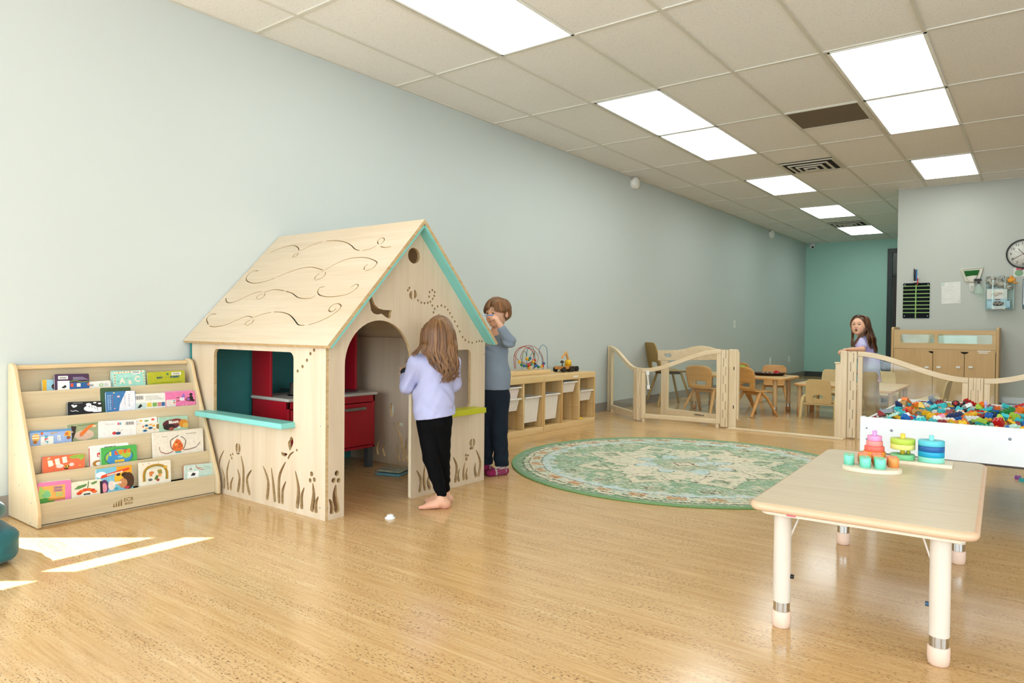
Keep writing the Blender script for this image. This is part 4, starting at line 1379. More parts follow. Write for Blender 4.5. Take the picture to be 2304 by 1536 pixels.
t.link(t.mix(.55, vc.outputs[0], t.ramp(fz_, [(.3, (.55, .55, .55, 1)), (.7, (1.2, 1.2, 1.2, 1))]), 'MULTIPLY'), t.b.inputs['Base Color'])
t.set(Roughness=.95)
t.bump(fz_, .6, .003)
me.materials.append(t.m)
o = bpy.data.objects.new('pile', me)
COL.objects.link(o)
o.parent = rug
m = MB()
m.tube([((RR - .004) * math.cos(a), (RR - .004) * math.sin(a), .0055) for a in np.linspace(0, 2 * PI, 121)[:-1]], .006, 8, 0, False, True)
m.build('binding', mat('6c9258', .8, .1, 60), rug)

# ================================================================== TEAL POUF at the left edge
o = thing('floor_pouf', 'teal velvet floor cushion cut by the left frame edge', 'pouf', (-3.465, 0.825, 0))
VEL = NT('teal_velvet')
f = VEL.noise(VEL.mapv((1, 1, 1)), 9, 4, .6)
VEL.link(VEL.ramp(f, [(.3, '0a4a50'), (.6, '14696d'), (.8, '2a8583')]), VEL.b.inputs['Base Color'])
VEL.set(Roughness=.75)
VEL.b.inputs['Sheen Weight'].default_value = .25


def cushion(cx, cy, z0, w_, d_, h_, p=5.0, seed=0):
    m = MB()
    n = 28
    v, f = [], []
    rs = np.random.RandomState(seed)
    for i in range(n + 1):
        ph = -PI / 2 + PI * i / n
        for k in range(2 * n):
            t = PI * k / n
            c = [math.cos(ph) * math.cos(t), math.cos(ph) * math.sin(t), math.sin(ph)]
            q = (abs(c[0]) ** p + abs(c[1]) ** p + abs(c[2]) ** (p * .8)) ** (-1 / p)
            x, y, z = (c[0] * q, c[1] * q, c[2] * q)
            wob = 1 + .012 * math.sin(7 * t + 3 * z) + .01 * math.sin(13 * t - 5 * z)
            v.append((cx + x * w_ / 2 * wob, cy + y * d_ / 2 * wob, z0 + h_ / 2 + z * h_ / 2 - .0))
    for i in range(n):
        for k in range(2 * n):
            l = (k + 1) % (2 * n)
            f.append((i * 2 * n + k, i * 2 * n + l, (i + 1) * 2 * n + l, (i + 1) * 2 * n + k))
    m.add(v, f, 0, True)
    return m


cushion(0, 0, .0, .46, .46, .160, 6).build('cushion', VEL.m, o)
o = thing('bolster_pillow', 'rounded teal velvet pillow resting on the teal floor cushion', 'pillow', (-3.455, 0.825, .159))
cushion(0, 0, .0, .40, .40, .105, 3.2).build('pillow', VEL.m, o)

# ================================================================== SMALL TABLE
tb = thing('activity_table', 'low rectangular maple table with thick cream legs in the foreground', 'table', (-.462, 2.905, 0), math.radians(2.2))
TZ = .415
TOPW = wood('d0bf9f', 'c7b491', 'x', 2.5, .33, .6)
BAND = mat('d8b492', .4, .03, name='peach_edge_band')
m = MB()
m.prism(rrect(-.300, -.625, .300, .625, .035, 7), [], .006, lambda a, b, c: (a, b, TZ - .006 + c))
m.build('table_top', TOPW, tb)
m = MB()
prof_ = [(-.006, -.0005), (.006, -.002), (.012, -.008), (.013, -.016), (.008, -.025), (-.004, -.028), (-.020, -.028)]
pa = rrect(-.300, -.625, .300, .625, .035, 7)
v, f = [], []
for k, p in enumerate(pa):
    a, b = pa[k - 1], pa[(k + 1) % len(pa)]
    dx, dy_ = b[0] - a[0], b[1] - a[1]
    l = math.hypot(dx, dy_)
    nx, ny = dy_ / l, -dx / l
    v += [(p[0] + nx * q[0], p[1] + ny * q[0], TZ + q[1]) for q in prof_]
L_ = len(prof_)
for k in range(len(pa)):
    k2 = (k + 1) % len(pa)
    for j in range(L_ - 1):
        f.append((k * L_ + j, k2 * L_ + j, k2 * L_ + j + 1, k * L_ + j + 1))
f = [tuple(reversed(x)) for x in f]
m.add(v, f, 0, True)
m.build('edge_band', BAND, tb)
m = MB()
m.prism(rrect(-.280, -.605, .280, .605, .03, 5), [], .016, lambda a, b, c: (a, b, TZ - .040 + c))
m.build('apron', mat('e6dcc4', .5, .03), tb)
CREAM = mat('dacdbd', .35, .02, name='cream_painted_steel')
CHRM = mat('c9c9c6', .15, .02, metal=1.0, name='chrome')


def table_leg(parent, x, y, ztop, r, cream=CREAM, foot=None, band=True):
    m = MB()
    m.lathe([(r, .085), (r, ztop)], (x, y, 0), 28)
    lg = m.build('leg', cream, parent)
    if band:
        m = MB()
        m.lathe([(r * .93, .05), (r * .93, .0855)], (x, y, 0), 28)
        m.build('chrome_sleeve', CHRM, lg)
    m = MB()
    m.lathe([(0, 0), (r * .85, 0), (r * 1.0, .004), (r * 1.08, .02), (r * 1.08, .052 if band else .080), (r * .98, .0545 if band else .086)], (x, y, 0), 28)
    m.build('rubber_foot', foot or mat('e3c4ae', .5, .03), lg)
    return lg


for x, y in ((-.222, -.548), (.218, -.548), (-.222, .545), (.218, .545)):
    lg = table_leg(tb, x, y, TZ - .0405, .0272)
    m = MB()
    s_ = -1 if y > 0 else 1
    m.tube([(x + .0 + (.02 if x < 0 else -.02), y + .0, .29), (x + (.05 if x < 0 else -.05), y + .02 * s_, TZ - .042)], .0035, 8)
    m.build('brace_wire', CREAM, lg)
    if y < 0:
        m = MB()
        m.cyl((x + (.024 if x < 0 else -.024), y, .17), (x + (.036 if x < 0 else -.036), y, .17), .007)
        m.build('adjusting_knob', BLACK if x < 0 else mat('30506a', .4), lg)
m = MB()
m.box(-.198, -.170, -.6062, -.6052, TZ - .037, TZ - .029)
m.build('sticker', mat('e8707c', .5), tb)

# toys on it -------------------------------------------------------
TM = Matrix.Translation((-.462, 2.905, 0)) @ Matrix.Rotation(math.radians(2.2), 4, 'Z')


def tpix(u, v, z=TZ):
    return pl(u, v, 2, z)


TW = mat('e9dcc2', .5, .05, 40, name='pale_toy_wood')
c0 = tpix(*(1885 + 590 / 7.68, 960 + 700 / 7.68), TZ + .006)
peg = thing('peg_board', 'oval pale wooden board full of coloured round pegs on the low table', 'toy', (c0.x, c0.y, TZ))
ang = math.radians(20)
m = MB()
# place from the photo: left end, right end of the board
le, re_ = tpix(1895, 1046, TZ + .012), tpix(2030, 1057, TZ + .012)
ln = (re_ - le)
ang = math.atan2(ln.y, ln.x)
cen = (le + re_) / 2
peg.location = (cen.x, cen.y, TZ)
peg.rotation_euler = (0, 0, ang)
ORG[peg.name] = (cen.x, cen.y, TZ)
a_ = ln.length / 2
m.prism(circ(0, 0, a_, a_ * .66, 48), [], .014, lambda a, b, c: (a, b, c))
m.build('base', TW, peg, bev=.003)
PK = {'mint': '7fdcc0', 'green': '7fd6a4', 'coral': 'f08a6c', 'orange': 'f49a50'}
pegs = [('mint', 196, 570, 2), ('green', 196, 540, 3), ('mint', 480, 620, 2), ('green', 466, 590, 3), ('orange', 452, 560, 3), ('coral', 436, 525, 3),
        ('mint', 737, 645, 2), ('green', 716, 610, 3), ('orange', 690, 575, 3), ('coral', 672, 540, 3), ('orange', 966, 620, 2), ('coral', 940, 590, 3)]
cnt = {}
PH, PR = .037, .0195
inv = Matrix.Rotation(-ang, 4, 'Z') @ Matrix.Translation(-Vector((cen.x, cen.y, TZ)))
where_p = {0: 'front row, far left', 1: 'second row, far left', 2: 'front row, second from left', 3: 'behind a mint peg, second column', 4: 'third in the second column', 5: 'last in the second column', 6: 'front row, third from left', 7: 'behind a mint peg, third column', 8: 'third in the third column', 9: 'last in the third column', 10: 'front right corner', 11: 'behind the front right orange peg'}
for i, (c, x, y, _) in enumerate(pegs):
    q = tpix(1885 + x / 7.68, 960 + (y - 82) / 7.68, TZ + .014 + PH)     # centre of the peg's top face
    o = thing('toy_peg', '%s round wooden peg on the oval board, %s' % (c, where_p[i]), 'toy', (q.x, q.y, TZ + .0142), 0, 'pegs on the oval board')
    m = MB()
    m.lathe([(0, 0), (PR, 0), (PR, PH - .0015), (PR - .0015, PH), (.004, PH), (.004, PH - .004), (0, PH - .004)], (0, 0, 0), 28)
    m.build('peg_body', mat(PK[c], .45, .04), o)
    m = MB()
    m.lathe([(.0, PH - .0035), (.0038, PH - .0035), (.0038, PH + .0005), (0, PH + .0008)], (0, 0, 0), 14)
    m.build('dowel_end', mat('c9885c', .5), o)
# stacking board
b0 = tpix(2143, 1049, TZ + .012)
b1 = tpix(2141, 1037, TZ + .012)
bl_ = tpix(1925, 1016, TZ + .012)
d1 = Vector((bl_.x - b1.x, bl_.y - b1.y, 0)).normalized()
st = thing('stacking_board', 'long pale wooden base board of the ring stacker on the low table', 'toy', (b0.x, b0.y, TZ))
w2 = (Vector((b1.x, b1.y, 0)) - Vector((b0.x, b0.y, 0)))
wn = Vector((-d1.y, d1.x, 0))
if wn.dot(w2) < 0:
    wn = -wn
ww = .105
m = MB()
L2 = .345
cen_l = [Vector((0, 0, 0)), d1 * L2, d1 * L2 + wn * ww, wn * ww]
m.prism([(p.x, p.y) for p in cen_l], [], .014, lambda a, b, c: (a, b, c))
m.build('base', TW, st, bev=.003)
cols = [  # photo u centre, top pixel of stack axis, discs (bottom to top): colour, radius, gap
    (1885 + 636 / 7.68, [('f2993a', .0445, 0), ('f4705c', .039, 0), ('f5958c', .0325, 0), ('ee9cc8', .0285, 0)], 'd79ad8', .2, 'pink and orange'),
    (1885 + 1112 / 7.68, [('7cc98c', .0465, 0), ('dedc7c', .0465, .020), ('b8cf48', .0465, 0)], 'ecc63c', .2, 'green and yellow'),
    (1885 + 1615 / 7.68, [('8edfc8', .048, 0), ('12a2c8', .048, 0), ('1c5ea0', .048, 0), ('5cc6d6', .048, 0)], '84e2d2', .2, 'blue')]
nmz = {'f2993a': 'orange', 'f4705c': 'coral red', 'f5958c': 'salmon', 'ee9cc8': 'pink', '7cc98c': 'green', 'dedc7c': 'pale yellow', 'b8cf48': 'lime', '8edfc8': 'mint', '12a2c8': 'bright blue', '1c5ea0': 'dark blue', '5cc6d6': 'sky blue'}
vb = [1885, ]
for ci, (uu, discs, pc, _, nm_) in enumerate(cols):
    # the column stands on the board's centre line
    best = None
    for s_ in np.linspace(.02, .33, 120):
        P_ = Vector((b0.x, b0.y, TZ + .014)) + d1 * s_ + wn * (ww * .5)
        q = RW @ (np.array(P_) - CAM)
        du = abs(1152 + FPX * q[0] / -q[2] - uu)
        if best is None or du < best[0]:
            best = (du, P_)
    P_ = best[1]
    o = thing('stacking_peg', 'upright %s dowel of the %s ring stack' % ({0: 'lilac', 1: 'yellow', 2: 'mint'}[ci], nm_), 'toy', P_, 0, 'dowels of the ring stacker')
    m = MB()
    top = sum(.0224 + g for _, _, g in discs) + .021
    m.lathe([(0, .0002), (.0092, .0002), (.0092, top - .003), (.007, top), (0, top)], (0, 0, 0), 20)
    m.build('dowel', mat(pc, .45, .03), o)
    if ci == 1:
        m = MB()
        m.lathe([(0, .0228), (.008, .0228), (.008, .0425), (0, .0425)], (.020, .010, 0), 16)
        m.build('spacer', mat('b9b83a', .45), o)
    z = .0004
    for cc, rr_, g in discs:
        z += g
        o = thing('stacking_ring', '%s round ring of the %s stack on the low table' % (nmz[cc], nm_), 'toy', (P_.x, P_.y, P_.z + z), 0, 'rings of the ring stacker')
        m = MB()
        m.lathe([(.0096, .001), (.0096, .0), (rr_ - .0015, 0), (rr_, .0015), (rr_, .0205), (rr_ - .0015, .022), (.0096, .022), (.0096, .001)], (0, 0, 0), 40)
        m.build('ring', mat(cc, .45, .03), o)
        z += .0224

# ================================================================== BRICK TABLE
BX0, BX1, BY0, BY1, BZ0, BZ1 = -.767, .48, 4.10, 5.40, .330, .513
bt = thing('brick_table', 'white box table full of plastic building bricks', 'table', ((BX0 + BX1) / 2, (BY0 + BY1) / 2, 0))
WBOARD = mat('e2e6e6', .35, .02, name='white_melamine')
m = MB()
m.box(BX0, BX1, BY0, BY0 + .018, BZ0, BZ1)
m.build('front_board', WBOARD, bt, True, bev=.003)
m = MB()
m.box(BX0, BX1, BY1 - .018, BY1, BZ0, BZ1)
m.build('rear_board', WBOARD, bt, True, bev=.003)
for x in (BX0, BX1 - .018):
    m = MB()
    prof2 = [(BY0 + .0185, BZ0), (BY1 - .0185, BZ0), (BY1 - .0185, BZ1), (BY1 - .06, BZ1), (BY1 - .085, BZ1 - .022), (BY0 + .085, BZ1 - .022), (BY0 + .06, BZ1), (BY0 + .0185, BZ1)]
    m.prism(prof2, [], .018, lambda a, b, c: (x + c, a, b))
    m.build('side_board', WBOARD, bt, True, bev=.002)
m = MB()
m.box(BX0 + .0185, BX1 - .0185, BY0 + .0185, BY1 - .0185, .440, .450)
m.build('tray_floor', mat('7c8c84', .5, .05), bt, True)
for x in (BX0 + .06, BX1 - .06):
    for y in (BY0 + .06, BY1 - .06):
        m = MB()
        m.box(x - .022, x + .022, y - .022, y + .022, 0, .439)
        m.build('leg', WBOARD, bt, True, bev=.002)
m = MB()
m.box(BX0 + .03, BX1 - .03, BY0 + .02, BY0 + .04, BZ0 - .012, BZ0)
m.build('rail', mat('4b4038', .6), bt, True)
m = MB()
for u, v in ((1950, 962.5), (1950, 987), (2006, 968), (2272.5, 987.5)):
    q = pl(u, v, 1, BY0)
    m.lathe([(0, 0), (.0045 if u < 1960 else .007, 0), (.0045 if u < 1960 else .007, .0015), (0, .0018)], (q.x, 0, 0), 14, 0, Matrix.Translation((0, BY0, q.z)) @ Matrix.Rotation(PI / 2, 4, 'X'))
m.build('bolt_cover', mat('8e9aa4', .4, .03, metal=.4), bt, True)['kind'] = 'stuff'

BC_ = {'red': 'c01818', 'orange': 'f07818', 'yellow': 'e8b81a', 'dark green': '1a8038', 'lime': 'a8c83c', 'turquoise': '3cc0c4', 'blue': '1c68b8', 'navy': '20305c', 'white': 'eceeea', 'mint': 'bfe4d4', 'dark red': '84141c', 'black': '1c1c20', 'tan': 'c89850', 'pink': 'ee9ab8', 'grey': '8c949a'}
BW = .036


def brick_mesh(nx, ny, hh=.019, kind='b'):
    m = MB()
    a, b = nx * BW / 4 * 1.0, ny * BW / 4
    a, b = nx * BW / 4, ny * BW / 4
    if kind == 's':
        m.prism([(-a, 0), (a, 0), (a, .004), (0, hh * 1.5), (-a, hh * 1.5)], [], 2 * b, lambda p, q, c: (p, -b + c, q))
        sx_ = [-a + BW / 4 + BW / 2 * i for i in range(max(1, nx // 2))]
        top = hh * 1.5
    elif kind == 'a':
        m.prism([(-a, 0), (-a * .5, 0)] + [(a * .5 * math.cos(t_), a * .5 * math.sin(t_)) for t_ in np.linspace(PI, 0, 9)][1:-1] + [(a * .5, 0), (a, 0), (a, hh * 1.2), (-a, hh * 1.2)], [], 2 * b, lambda p, q, c: (p, -b + c, q))
        sx_ = [-a + BW / 4 + BW / 2 * i for i in range(nx)]
        top = hh * 1.2
    else:
        m.box(-a, a, -b, b, 0, hh)
        sx_ = [-a + BW / 4 + BW / 2 * i for i in range(nx)]
        top = hh
    for x in sx_:
        for j in range(ny):
            y = -b + BW / 4 + BW / 2 * j
            m.lathe([(.0053, top), (.0053, top + .005)], (x, y, 0), 10)
    return m


KINDS = [('square studded', 2, 2, .019, 'b', 5), ('long studded', 4, 2, .019, 'b', 5), ('sloped roof', 2, 2, .019, 's', 2), ('flat plate', 4, 2, .0095, 'b', 2), ('arched bridge', 4, 2, .019, 'a', 1), ('tall studded', 2, 2, .038, 'b', 1)]
protos = {}
bag = [k for k in KINDS for _ in range(k[5])]
cb = ['red'] * 5 + ['orange'] * 5 + ['yellow'] * 6 + ['dark green'] * 2 + ['lime'] * 4 + ['turquoise'] * 6 + ['blue'] * 4 + ['navy'] * 2 + ['white'] * 5 + ['mint'] * 4 + ['dark red'] * 3 + ['black'] + ['tan'] * 2 + ['pink'] + ['grey']
rb = random.Random(21)
cells = []
ny_ = 27
for j in range(ny_):
    y = BY0 + .045 + j * (BY1 - BY0 - .09) / (ny_ - 1)
    x = BX0 + .055 + rb.uniform(0, .02)
    while x < -.02:
        cells.append((x, y))
        x += rb.uniform(.052, .080)
placed = []
for ci, (x, y) in enumerate(cells):
    dep = (y - BY0) / (BY1 - BY0)
    if rb.random() < .10:
        continue
    kd = bag[rb.randrange(len(bag))]
    c = cb[rb.randrange(len(cb))]
    lay = 1 if rb.random() < .45 + .25 * math.sin(9 * x + 5 * y) else 0
    tilt = rb.random() < .36
    yaw = rb.uniform(-.5, .5) + (PI / 2 if rb.random() < .3 else 0)
    z = .4515 + (.022 if tilt else 0) + lay * .024 + .010 * dep
    key = (kd[0], c)
    zone = ('front' if dep < .33 else 'middle' if dep < .66 else 'rear') + ' ' + ('left' if x < -.53 else 'centre' if x < -.28 else 'right')
    lb = '%s %s brick in the %s of the white brick table' % (c, kd[0], zone)
    gp = '%s %s bricks, %s' % (c, kd[0], zone)
    if kd[0] not in protos:
        protos[kd[0]] = {}
    if c not in protos[kd[0]]:
        o = brick_mesh(*kd[1:5]).build('building_brick', mat(BC_[c], .3, .04, 30), None)
        protos[kd[0]][c] = o
    else:
        o = protos[kd[0]][c].copy()
        COL.objects.link(o)
    o.location = (x, y + rb.uniform(-.008, .008), z)
    o.rotation_euler = (rb.uniform(-.6, .6), rb.uniform(-.5, .5), yaw) if tilt else (0, 0, yaw)
    tag(o, lb, 'toy brick', gp)
# a few special pieces seen in the pile
o = thing('toy_axle', 'pair of black toy wheels with red hubs on an axle, rear of the brick pile', 'toy', (-.40, 5.23, .518), .35)
m = MB()
m.cyl((-.034, 0, 0), (.034, 0, 0), .004)
m.build('rod', mat('b01c24', .35), o)
for x in (-.03, .03):
    Mr = Matrix.Translation((x, 0, 0)) @ Matrix.Rotation(math.radians(55), 4, 'X') @ Matrix.Rotation(.3 * (1 if x > 0 else -1), 4, 'Y')
    m = MB()
    m.lathe([(.013, -.008), (.019, -.008), (.022, -.004), (.022, .004), (.019, .008), (.013, .008), (.013, -.008)], (0, 0, 0), 24, 0, Mr)
    w_o = m.build('wheel', BLACK, o)
    m = MB()
    m.lathe([(0, -.007), (.0128, -.0085), (.0128, .0085), (0, .007)], (0, 0, 0), 20, 0, Mr)
    m.build('hub', mat('b01c24', .35), w_o)
o = thing('toy_tower', 'small lilac and white pointed toy tower standing up from the bricks', 'toy', (-.262, 5.05, .490))
m = MB()
m.lathe([(0, 0), (.011, 0), (.009, .018), (.006, .022), (.0055, .045), (.0085, .05), (.0085, .056), (.0045, .066), (0, .072)], (0, 0, 0), 16)
m.build('turret', mat('c3b2dc', .4), o)
m = MB()
m.box(-.016, .016, -.016, .016, -.02, -.0003)
m.build('base_brick', mat('e6e4e4', .35), o)
o = thing('toy_cart', 'blue square toy cart on yellow wheels at the front of the bricks', 'toy', (-.112, 4.20, .478))
m = MB()
m.box(-.024, .024, -.016, .016, .006, .034)
for x in (-.012, 0.004):
    m.lathe([(.0047, .034), (.0047, .039)], (x, 0, 0), 10)
m.build('body', mat('1c68b8', .3), o)
for x in (-.014, .014):
    m = MB()
    m.cyl((x, -.018, .002), (x, .018, .002), .0075)
    m.build('wheel', mat('e8b81a', .3), o)
o = thing('play_house_roof', 'pale mint box-shaped brick beside the blue toy cart', 'toy brick', (-.058, 4.185, .466))
m = MB()
m.box(-.026, .026, -.02, .02, 0, .040)
m.box(-.030, .030, -.024, .024, .040, .044)
m.build('box', mat('c8ece0', .35), o, bev=.002)
o = thing('orange_brick', 'big rounded orange brick at the right frame edge of the brick table', 'toy brick', (.012, 4.165, .465))
m = MB()
m.prism([(-.035, 0), (.035, 0), (.035, .03), (.03, .04), (.015, .045), (-.02, .045), (-.033, .038), (-.035, .03)], [], .035, lambda a, b, c: (a, c - .0175, b))
m.build('block', mat('f4841c', .35), o, bev=.003)
for q, c, lb in (((-.11, 5.72, .0), 'a050a8', 'small purple brick lying on the floor beyond the white brick table'), ((-.085, 5.64, .0), '2fb0b0', 'small teal brick lying on the floor beyond the white brick table')):
    o = brick_mesh(2, 2).build('building_brick', mat(c, .35), None)
    o.location = q
    tag(o, lb, 'toy brick', 'bricks on the floor')
# ================================================================== DRAWER UNITS by the left wall
TRAY = mat('e4ddd2', .4, .03, name='white_translucent_tray')


def tray(name_lb, y0, y1, ztop, depth, group, parent_x=-3.70, tint=None):
    """ztop = height of the rim"""
    xc = -3.895
    o = thing('storage_tray', name_lb, 'storage tray', (xc, (y0 + y1) / 2, ztop - depth), 0, group)
    hw, hl = (y1 - y0) / 2, .195
    m = MB()
    R = lambda a, b, z: [(x, y, z) for x, y in rrect(-a, -b, a, b, .02, 4)]
    loops = [R(hl - .025, hw - .030, 0), R(hl - .008, hw - .014, depth - .012), R(hl - .008, hw - .014, depth - .002), R(hl + .004, hw - .001, depth - .002), R(hl + .004, hw - .001, depth),
             R(hl - .012, hw - .018, depth), R(hl - .028, hw - .034, .004)]
    n = len(loops[0])
    v = [p for l in loops for p in l]
    f = [(i * n + k, i * n + (k + 1) % n, (i + 1) * n + (k + 1) % n, (i + 1) * n + k) for i in range(len(loops) - 1) for k in range(n)]
    f += [tuple(reversed(range(n))), tuple(range((len(loops) - 1) * n, len(loops) * n))]
    m.add(v, f, 0, False)
    m.build('tray_body', TRAY if tint is None else mat(tint, .4, .03), o)
    m = MB()
    m.box(hl + .0042, hl + .010, -hw + .01, hw - .01, depth - .012, depth - .0005)
    m.build('front_lip', TRAY, o, bev=.003)
    return o


for ui, (ya, yb, lb) in enumerate(((5.375, 6.315, 'pine storage frame standing nearest the wooden gate'), (4.43, 5.37, 'pine storage frame nearest the playhouse, partly behind the boy'))):
    o = thing('storage_unit', lb, 'storage unit', (-3.9, (ya + yb) / 2, 0), 0, 'pine storage frames')
    x0, x1 = -4.105, -3.69
    m = MB()
    m.box(x0, x1, ya, yb, .470, .528)
    m.build('top_board', PINE, o, True, bev=.004)
    m = MB()
    m.box(x0, x1 - .002, ya + .001, yb - .001, .0, .055)
    m.build('bottom_board', PINE, o, True, bev=.003)
    ws = [ya + .011, ya + (yb - ya) / 3, ya + 2 * (yb - ya) / 3, yb - .011]
    for y in ws:
        m = MB()
        hw_ = .011
        m.box(x0, x1 - .001, y - hw_, y + hw_, .0555, .4695)
        for z in (.195, .325):
            for s_ in (-1, 1):
                if ws[0] <= y + s_ * .02 <= ws[3]:
                    m.box(x0 + .01, x1 - .006, y + s_ * hw_, y + s_ * (hw_ + .006), z - .004, z + .004)
        m.build('divider', PINEZ, o, True, bev=.002)
    m = MB()
    m.box(x0, x0 + .006, ya + .02, yb - .02, .056, .469)
    m.build('rear_panel', PINEZ, o, True)
y3 = [5.375 + .94 / 3 * i for i in range(4)]
g = 'white trays in the pine frames'
tray('deep white tray in the left bay of the frame nearest the gate', y3[0] + .018, y3[1] - .018, .350, .24, g)
tray('shallow white tray high in the middle bay of the frame nearest the gate', y3[1] + .018, y3[2] - .018, .448, .105, g)
tray('shallow white tray in the right bay holding a blue cube', y3[2] + .018, y3[3] - .018, .345, .105, g)
y3 = [4.43 + .94 / 3 * i for i in range(4)]
tray('shallow white tray with pink toys, upper middle bay beside the boy', y3[1] + .018, y3[2] - .018, .448, .11, g, tint='eadbd6')
tray('shallow white tray below the pinkish tray, beside the boy', y3[1] + .018, y3[2] - .018, .345, .11, g)
tray('deep white tray in the right bay of the frame beside the boy', y3[2] + .018, y3[3] - .018, .345, .235, g)
tray('white tray low down, seen between the legs of the boy', y3[0] + .018, y3[1] - .018, .20, .11, g)
o = tag(MB().box(-.03, .03, -.025, .025, 0, .06).build('toy_cube', mat('1c8fc0', .4), None, bev=.006), 'blue toy cube standing in the shallow right tray', 'toy')
o.location = (-3.86, 5.375 + .94 - .25, .262)
o.location.z = .262
m = MB()
m.lathe([(0, 0), (.055, 0), (.06, .006), (.055, .012), (0, .013)], (0, 0, 0), 24)
tag(m.build('toy_disc', mat('e8c020', .4), None), 'flat yellow toy disc on the bottom right shelf of the frame', 'toy').location = (-3.76, 6.075, .0555)
m = MB()
m.lathe([(0, 0), (.035, 0), (.04, .012), (.03, .03), (.012, .036), (0, .036)], (0, 0, 0), 24)
tag(m.build('toy_dome', mat('e05030', .4), None), 'red-orange toy cap on the flat yellow disc', 'toy').location = (-3.775, 6.07, .0690)

# label strip
tag(MB().box(0, .0012, -.045, .045, -.008, .008).build('paper_label', mat('e8e4da', .5), None), 'small white paper label strip on the frame nearest the gate', 'label').location = (-3.6898, 5.93, .497)

# bead maze ---------------------------------------------------------
bm_ = thing('bead_maze', 'wooden bead maze with curved coloured wires on the pine frame', 'toy', (-3.93, 5.27, .529))
m = MB()
yb0, yb1 = pl(1147, 835, 0, -3.85).y - 5.27, pl(1239, 835, 0, -3.85).y - 5.27
m.box(-.085, .085, yb0, yb1, 0, .040)
m.build('wooden_base', PINE, bm_, bev=.006)
WR = {'r': mat('a8402c', .35), 'b': mat('2c6a8c', .35), 'g': mat('3c7c50', .35)}


def wire(c, pts):
    m = MB()
    m.tube(spline(pts, 8), .0028, 6)
    return m.build('wire', WR[c], bm_)


def zb(x, y, d=5.83):               # photo zoom (1080,720) scale 5.12 -> local point on the maze plane
    q = pl(1080 + x / 5.12, 720 + y / 5.12, 0, -3.93)
    return (0, q.y - 5.27, q.z - .529)


def off(p, dx):
    return (p[0] + dx, p[1], p[2])


wire('r', [off(zb(380, 560), .03), off(zb(382, 420), .03), off(zb(420, 340), .03), off(zb(490, 305), .02), off(zb(560, 320), 0), off(zb(620, 380), 0), off(zb(600, 470), 0), off(zb(560, 500), 0), off(zb(500, 490), -.02), off(zb(450, 440), -.03), off(zb(430, 400), -.03), off(zb(470, 330), -.03), off(zb(540, 300), -.03), off(zb(600, 292), -.02), off(zb(660, 330), 0), off(zb(700, 420), .02), off(zb(705, 560), .03)])
wire('r', [off(zb(430, 560), -.03), off(zb(420, 430), -.03), off(zb(450, 340), -.02), off(zb(520, 308), 0), off(zb(600, 345), .02), off(zb(650, 420), .02), off(zb(640, 480), .02), off(zb(600, 540), .02), off(zb(590, 560), .02)])
wire('r', [off(zb(480, 480), .01), off(zb(460, 420), .01), off(zb(490, 350), .01), off(zb(540, 320), .01), off(zb(600, 370), .01), off(zb(600, 450), .01), off(zb(560, 490), .01), off(zb(510, 500), .01), off(zb(480, 480), .01)])
wire('b', [off(zb(540, 560), 0), off(zb(540, 380), 0), off(zb(560, 315), 0), off(zb(600, 310), 0), off(zb(630, 380), 0), off(zb(625, 560), 0)])
wire('b', [off(zb(777, 560), .0), off(zb(775, 400), .0), off(zb(765, 320), .0), off(zb(725, 286), 0), off(zb(685, 330), 0), off(zb(685, 380), 0), off(zb(715, 440), 0), off(zb(715, 560), 0)])
wire('g', [off(zb(462, 560), .02), off(zb(465, 460), .02), off(zb(480, 370), .02), off(zb(505, 365), .02), off(zb(522, 430), .02), off(zb(545, 460), .02), off(zb(565, 410), .02), off(zb(585, 375), .02), off(zb(610, 400), .02), off(zb(600, 560), .02)])
bc = {'y': 'e0a81c', 'g': '2c7c48', 'b': '1c5c9c', 'r': 'c02420', 'n': '5c3a1c'}
nmb = {'y': 'yellow', 'g': 'green', 'b': 'blue', 'r': 'red', 'n': 'brown'}
for c, x, y, r in (('y', 433, 481, 20), ('g', 460, 513, 18), ('b', 488, 525, 18), ('g', 515, 525, 16), ('r', 535, 522, 20), ('r', 552, 516, 18), ('g', 573, 507, 17), ('y', 592, 478, 20), ('y', 545, 547, 20), ('y', 521, 442, 20), ('g', 543, 455, 16), ('b', 557, 440, 18), ('r', 612, 460, 17), ('n', 612, 497, 17), ('b', 630, 520, 20), ('b', 615, 530, 18), ('g', 655, 537, 18), ('y', 688, 535, 16), ('r', 703, 524, 17), ('b', 715, 497, 20)):
    p = off(zb(x, y), .02)
    m = MB()
    m.ball(p, r / 5.12 / 240, 14)
    m.build('bead', mat(bc[c], .3), bm_)
# wooden blocks / puzzle boards on top
o = thing('puzzle_board', 'flat wooden puzzle with pastel pieces on the pine frame', 'puzzle', (-3.86, 4.80, .529))
m = MB()
m.box(-.11, .11, -.16, .16, 0, .016)
m.build('tray', PINE, o, bev=.003)
m = MB()
for i, c in enumerate(('f0b4b0', 'b8d8c0', 'f0e0d0', 'c8d8b0')):
    m.box(-.09, .09, -.14 + i * .07, -.08 + i * .07, .0162, .020, i)
m.build('puzzle_pieces', [mat(c, .5) for c in ('f0b4b0', 'b8d8c0', 'f0e0d0', 'c8d8b0')], o, bev=.002)
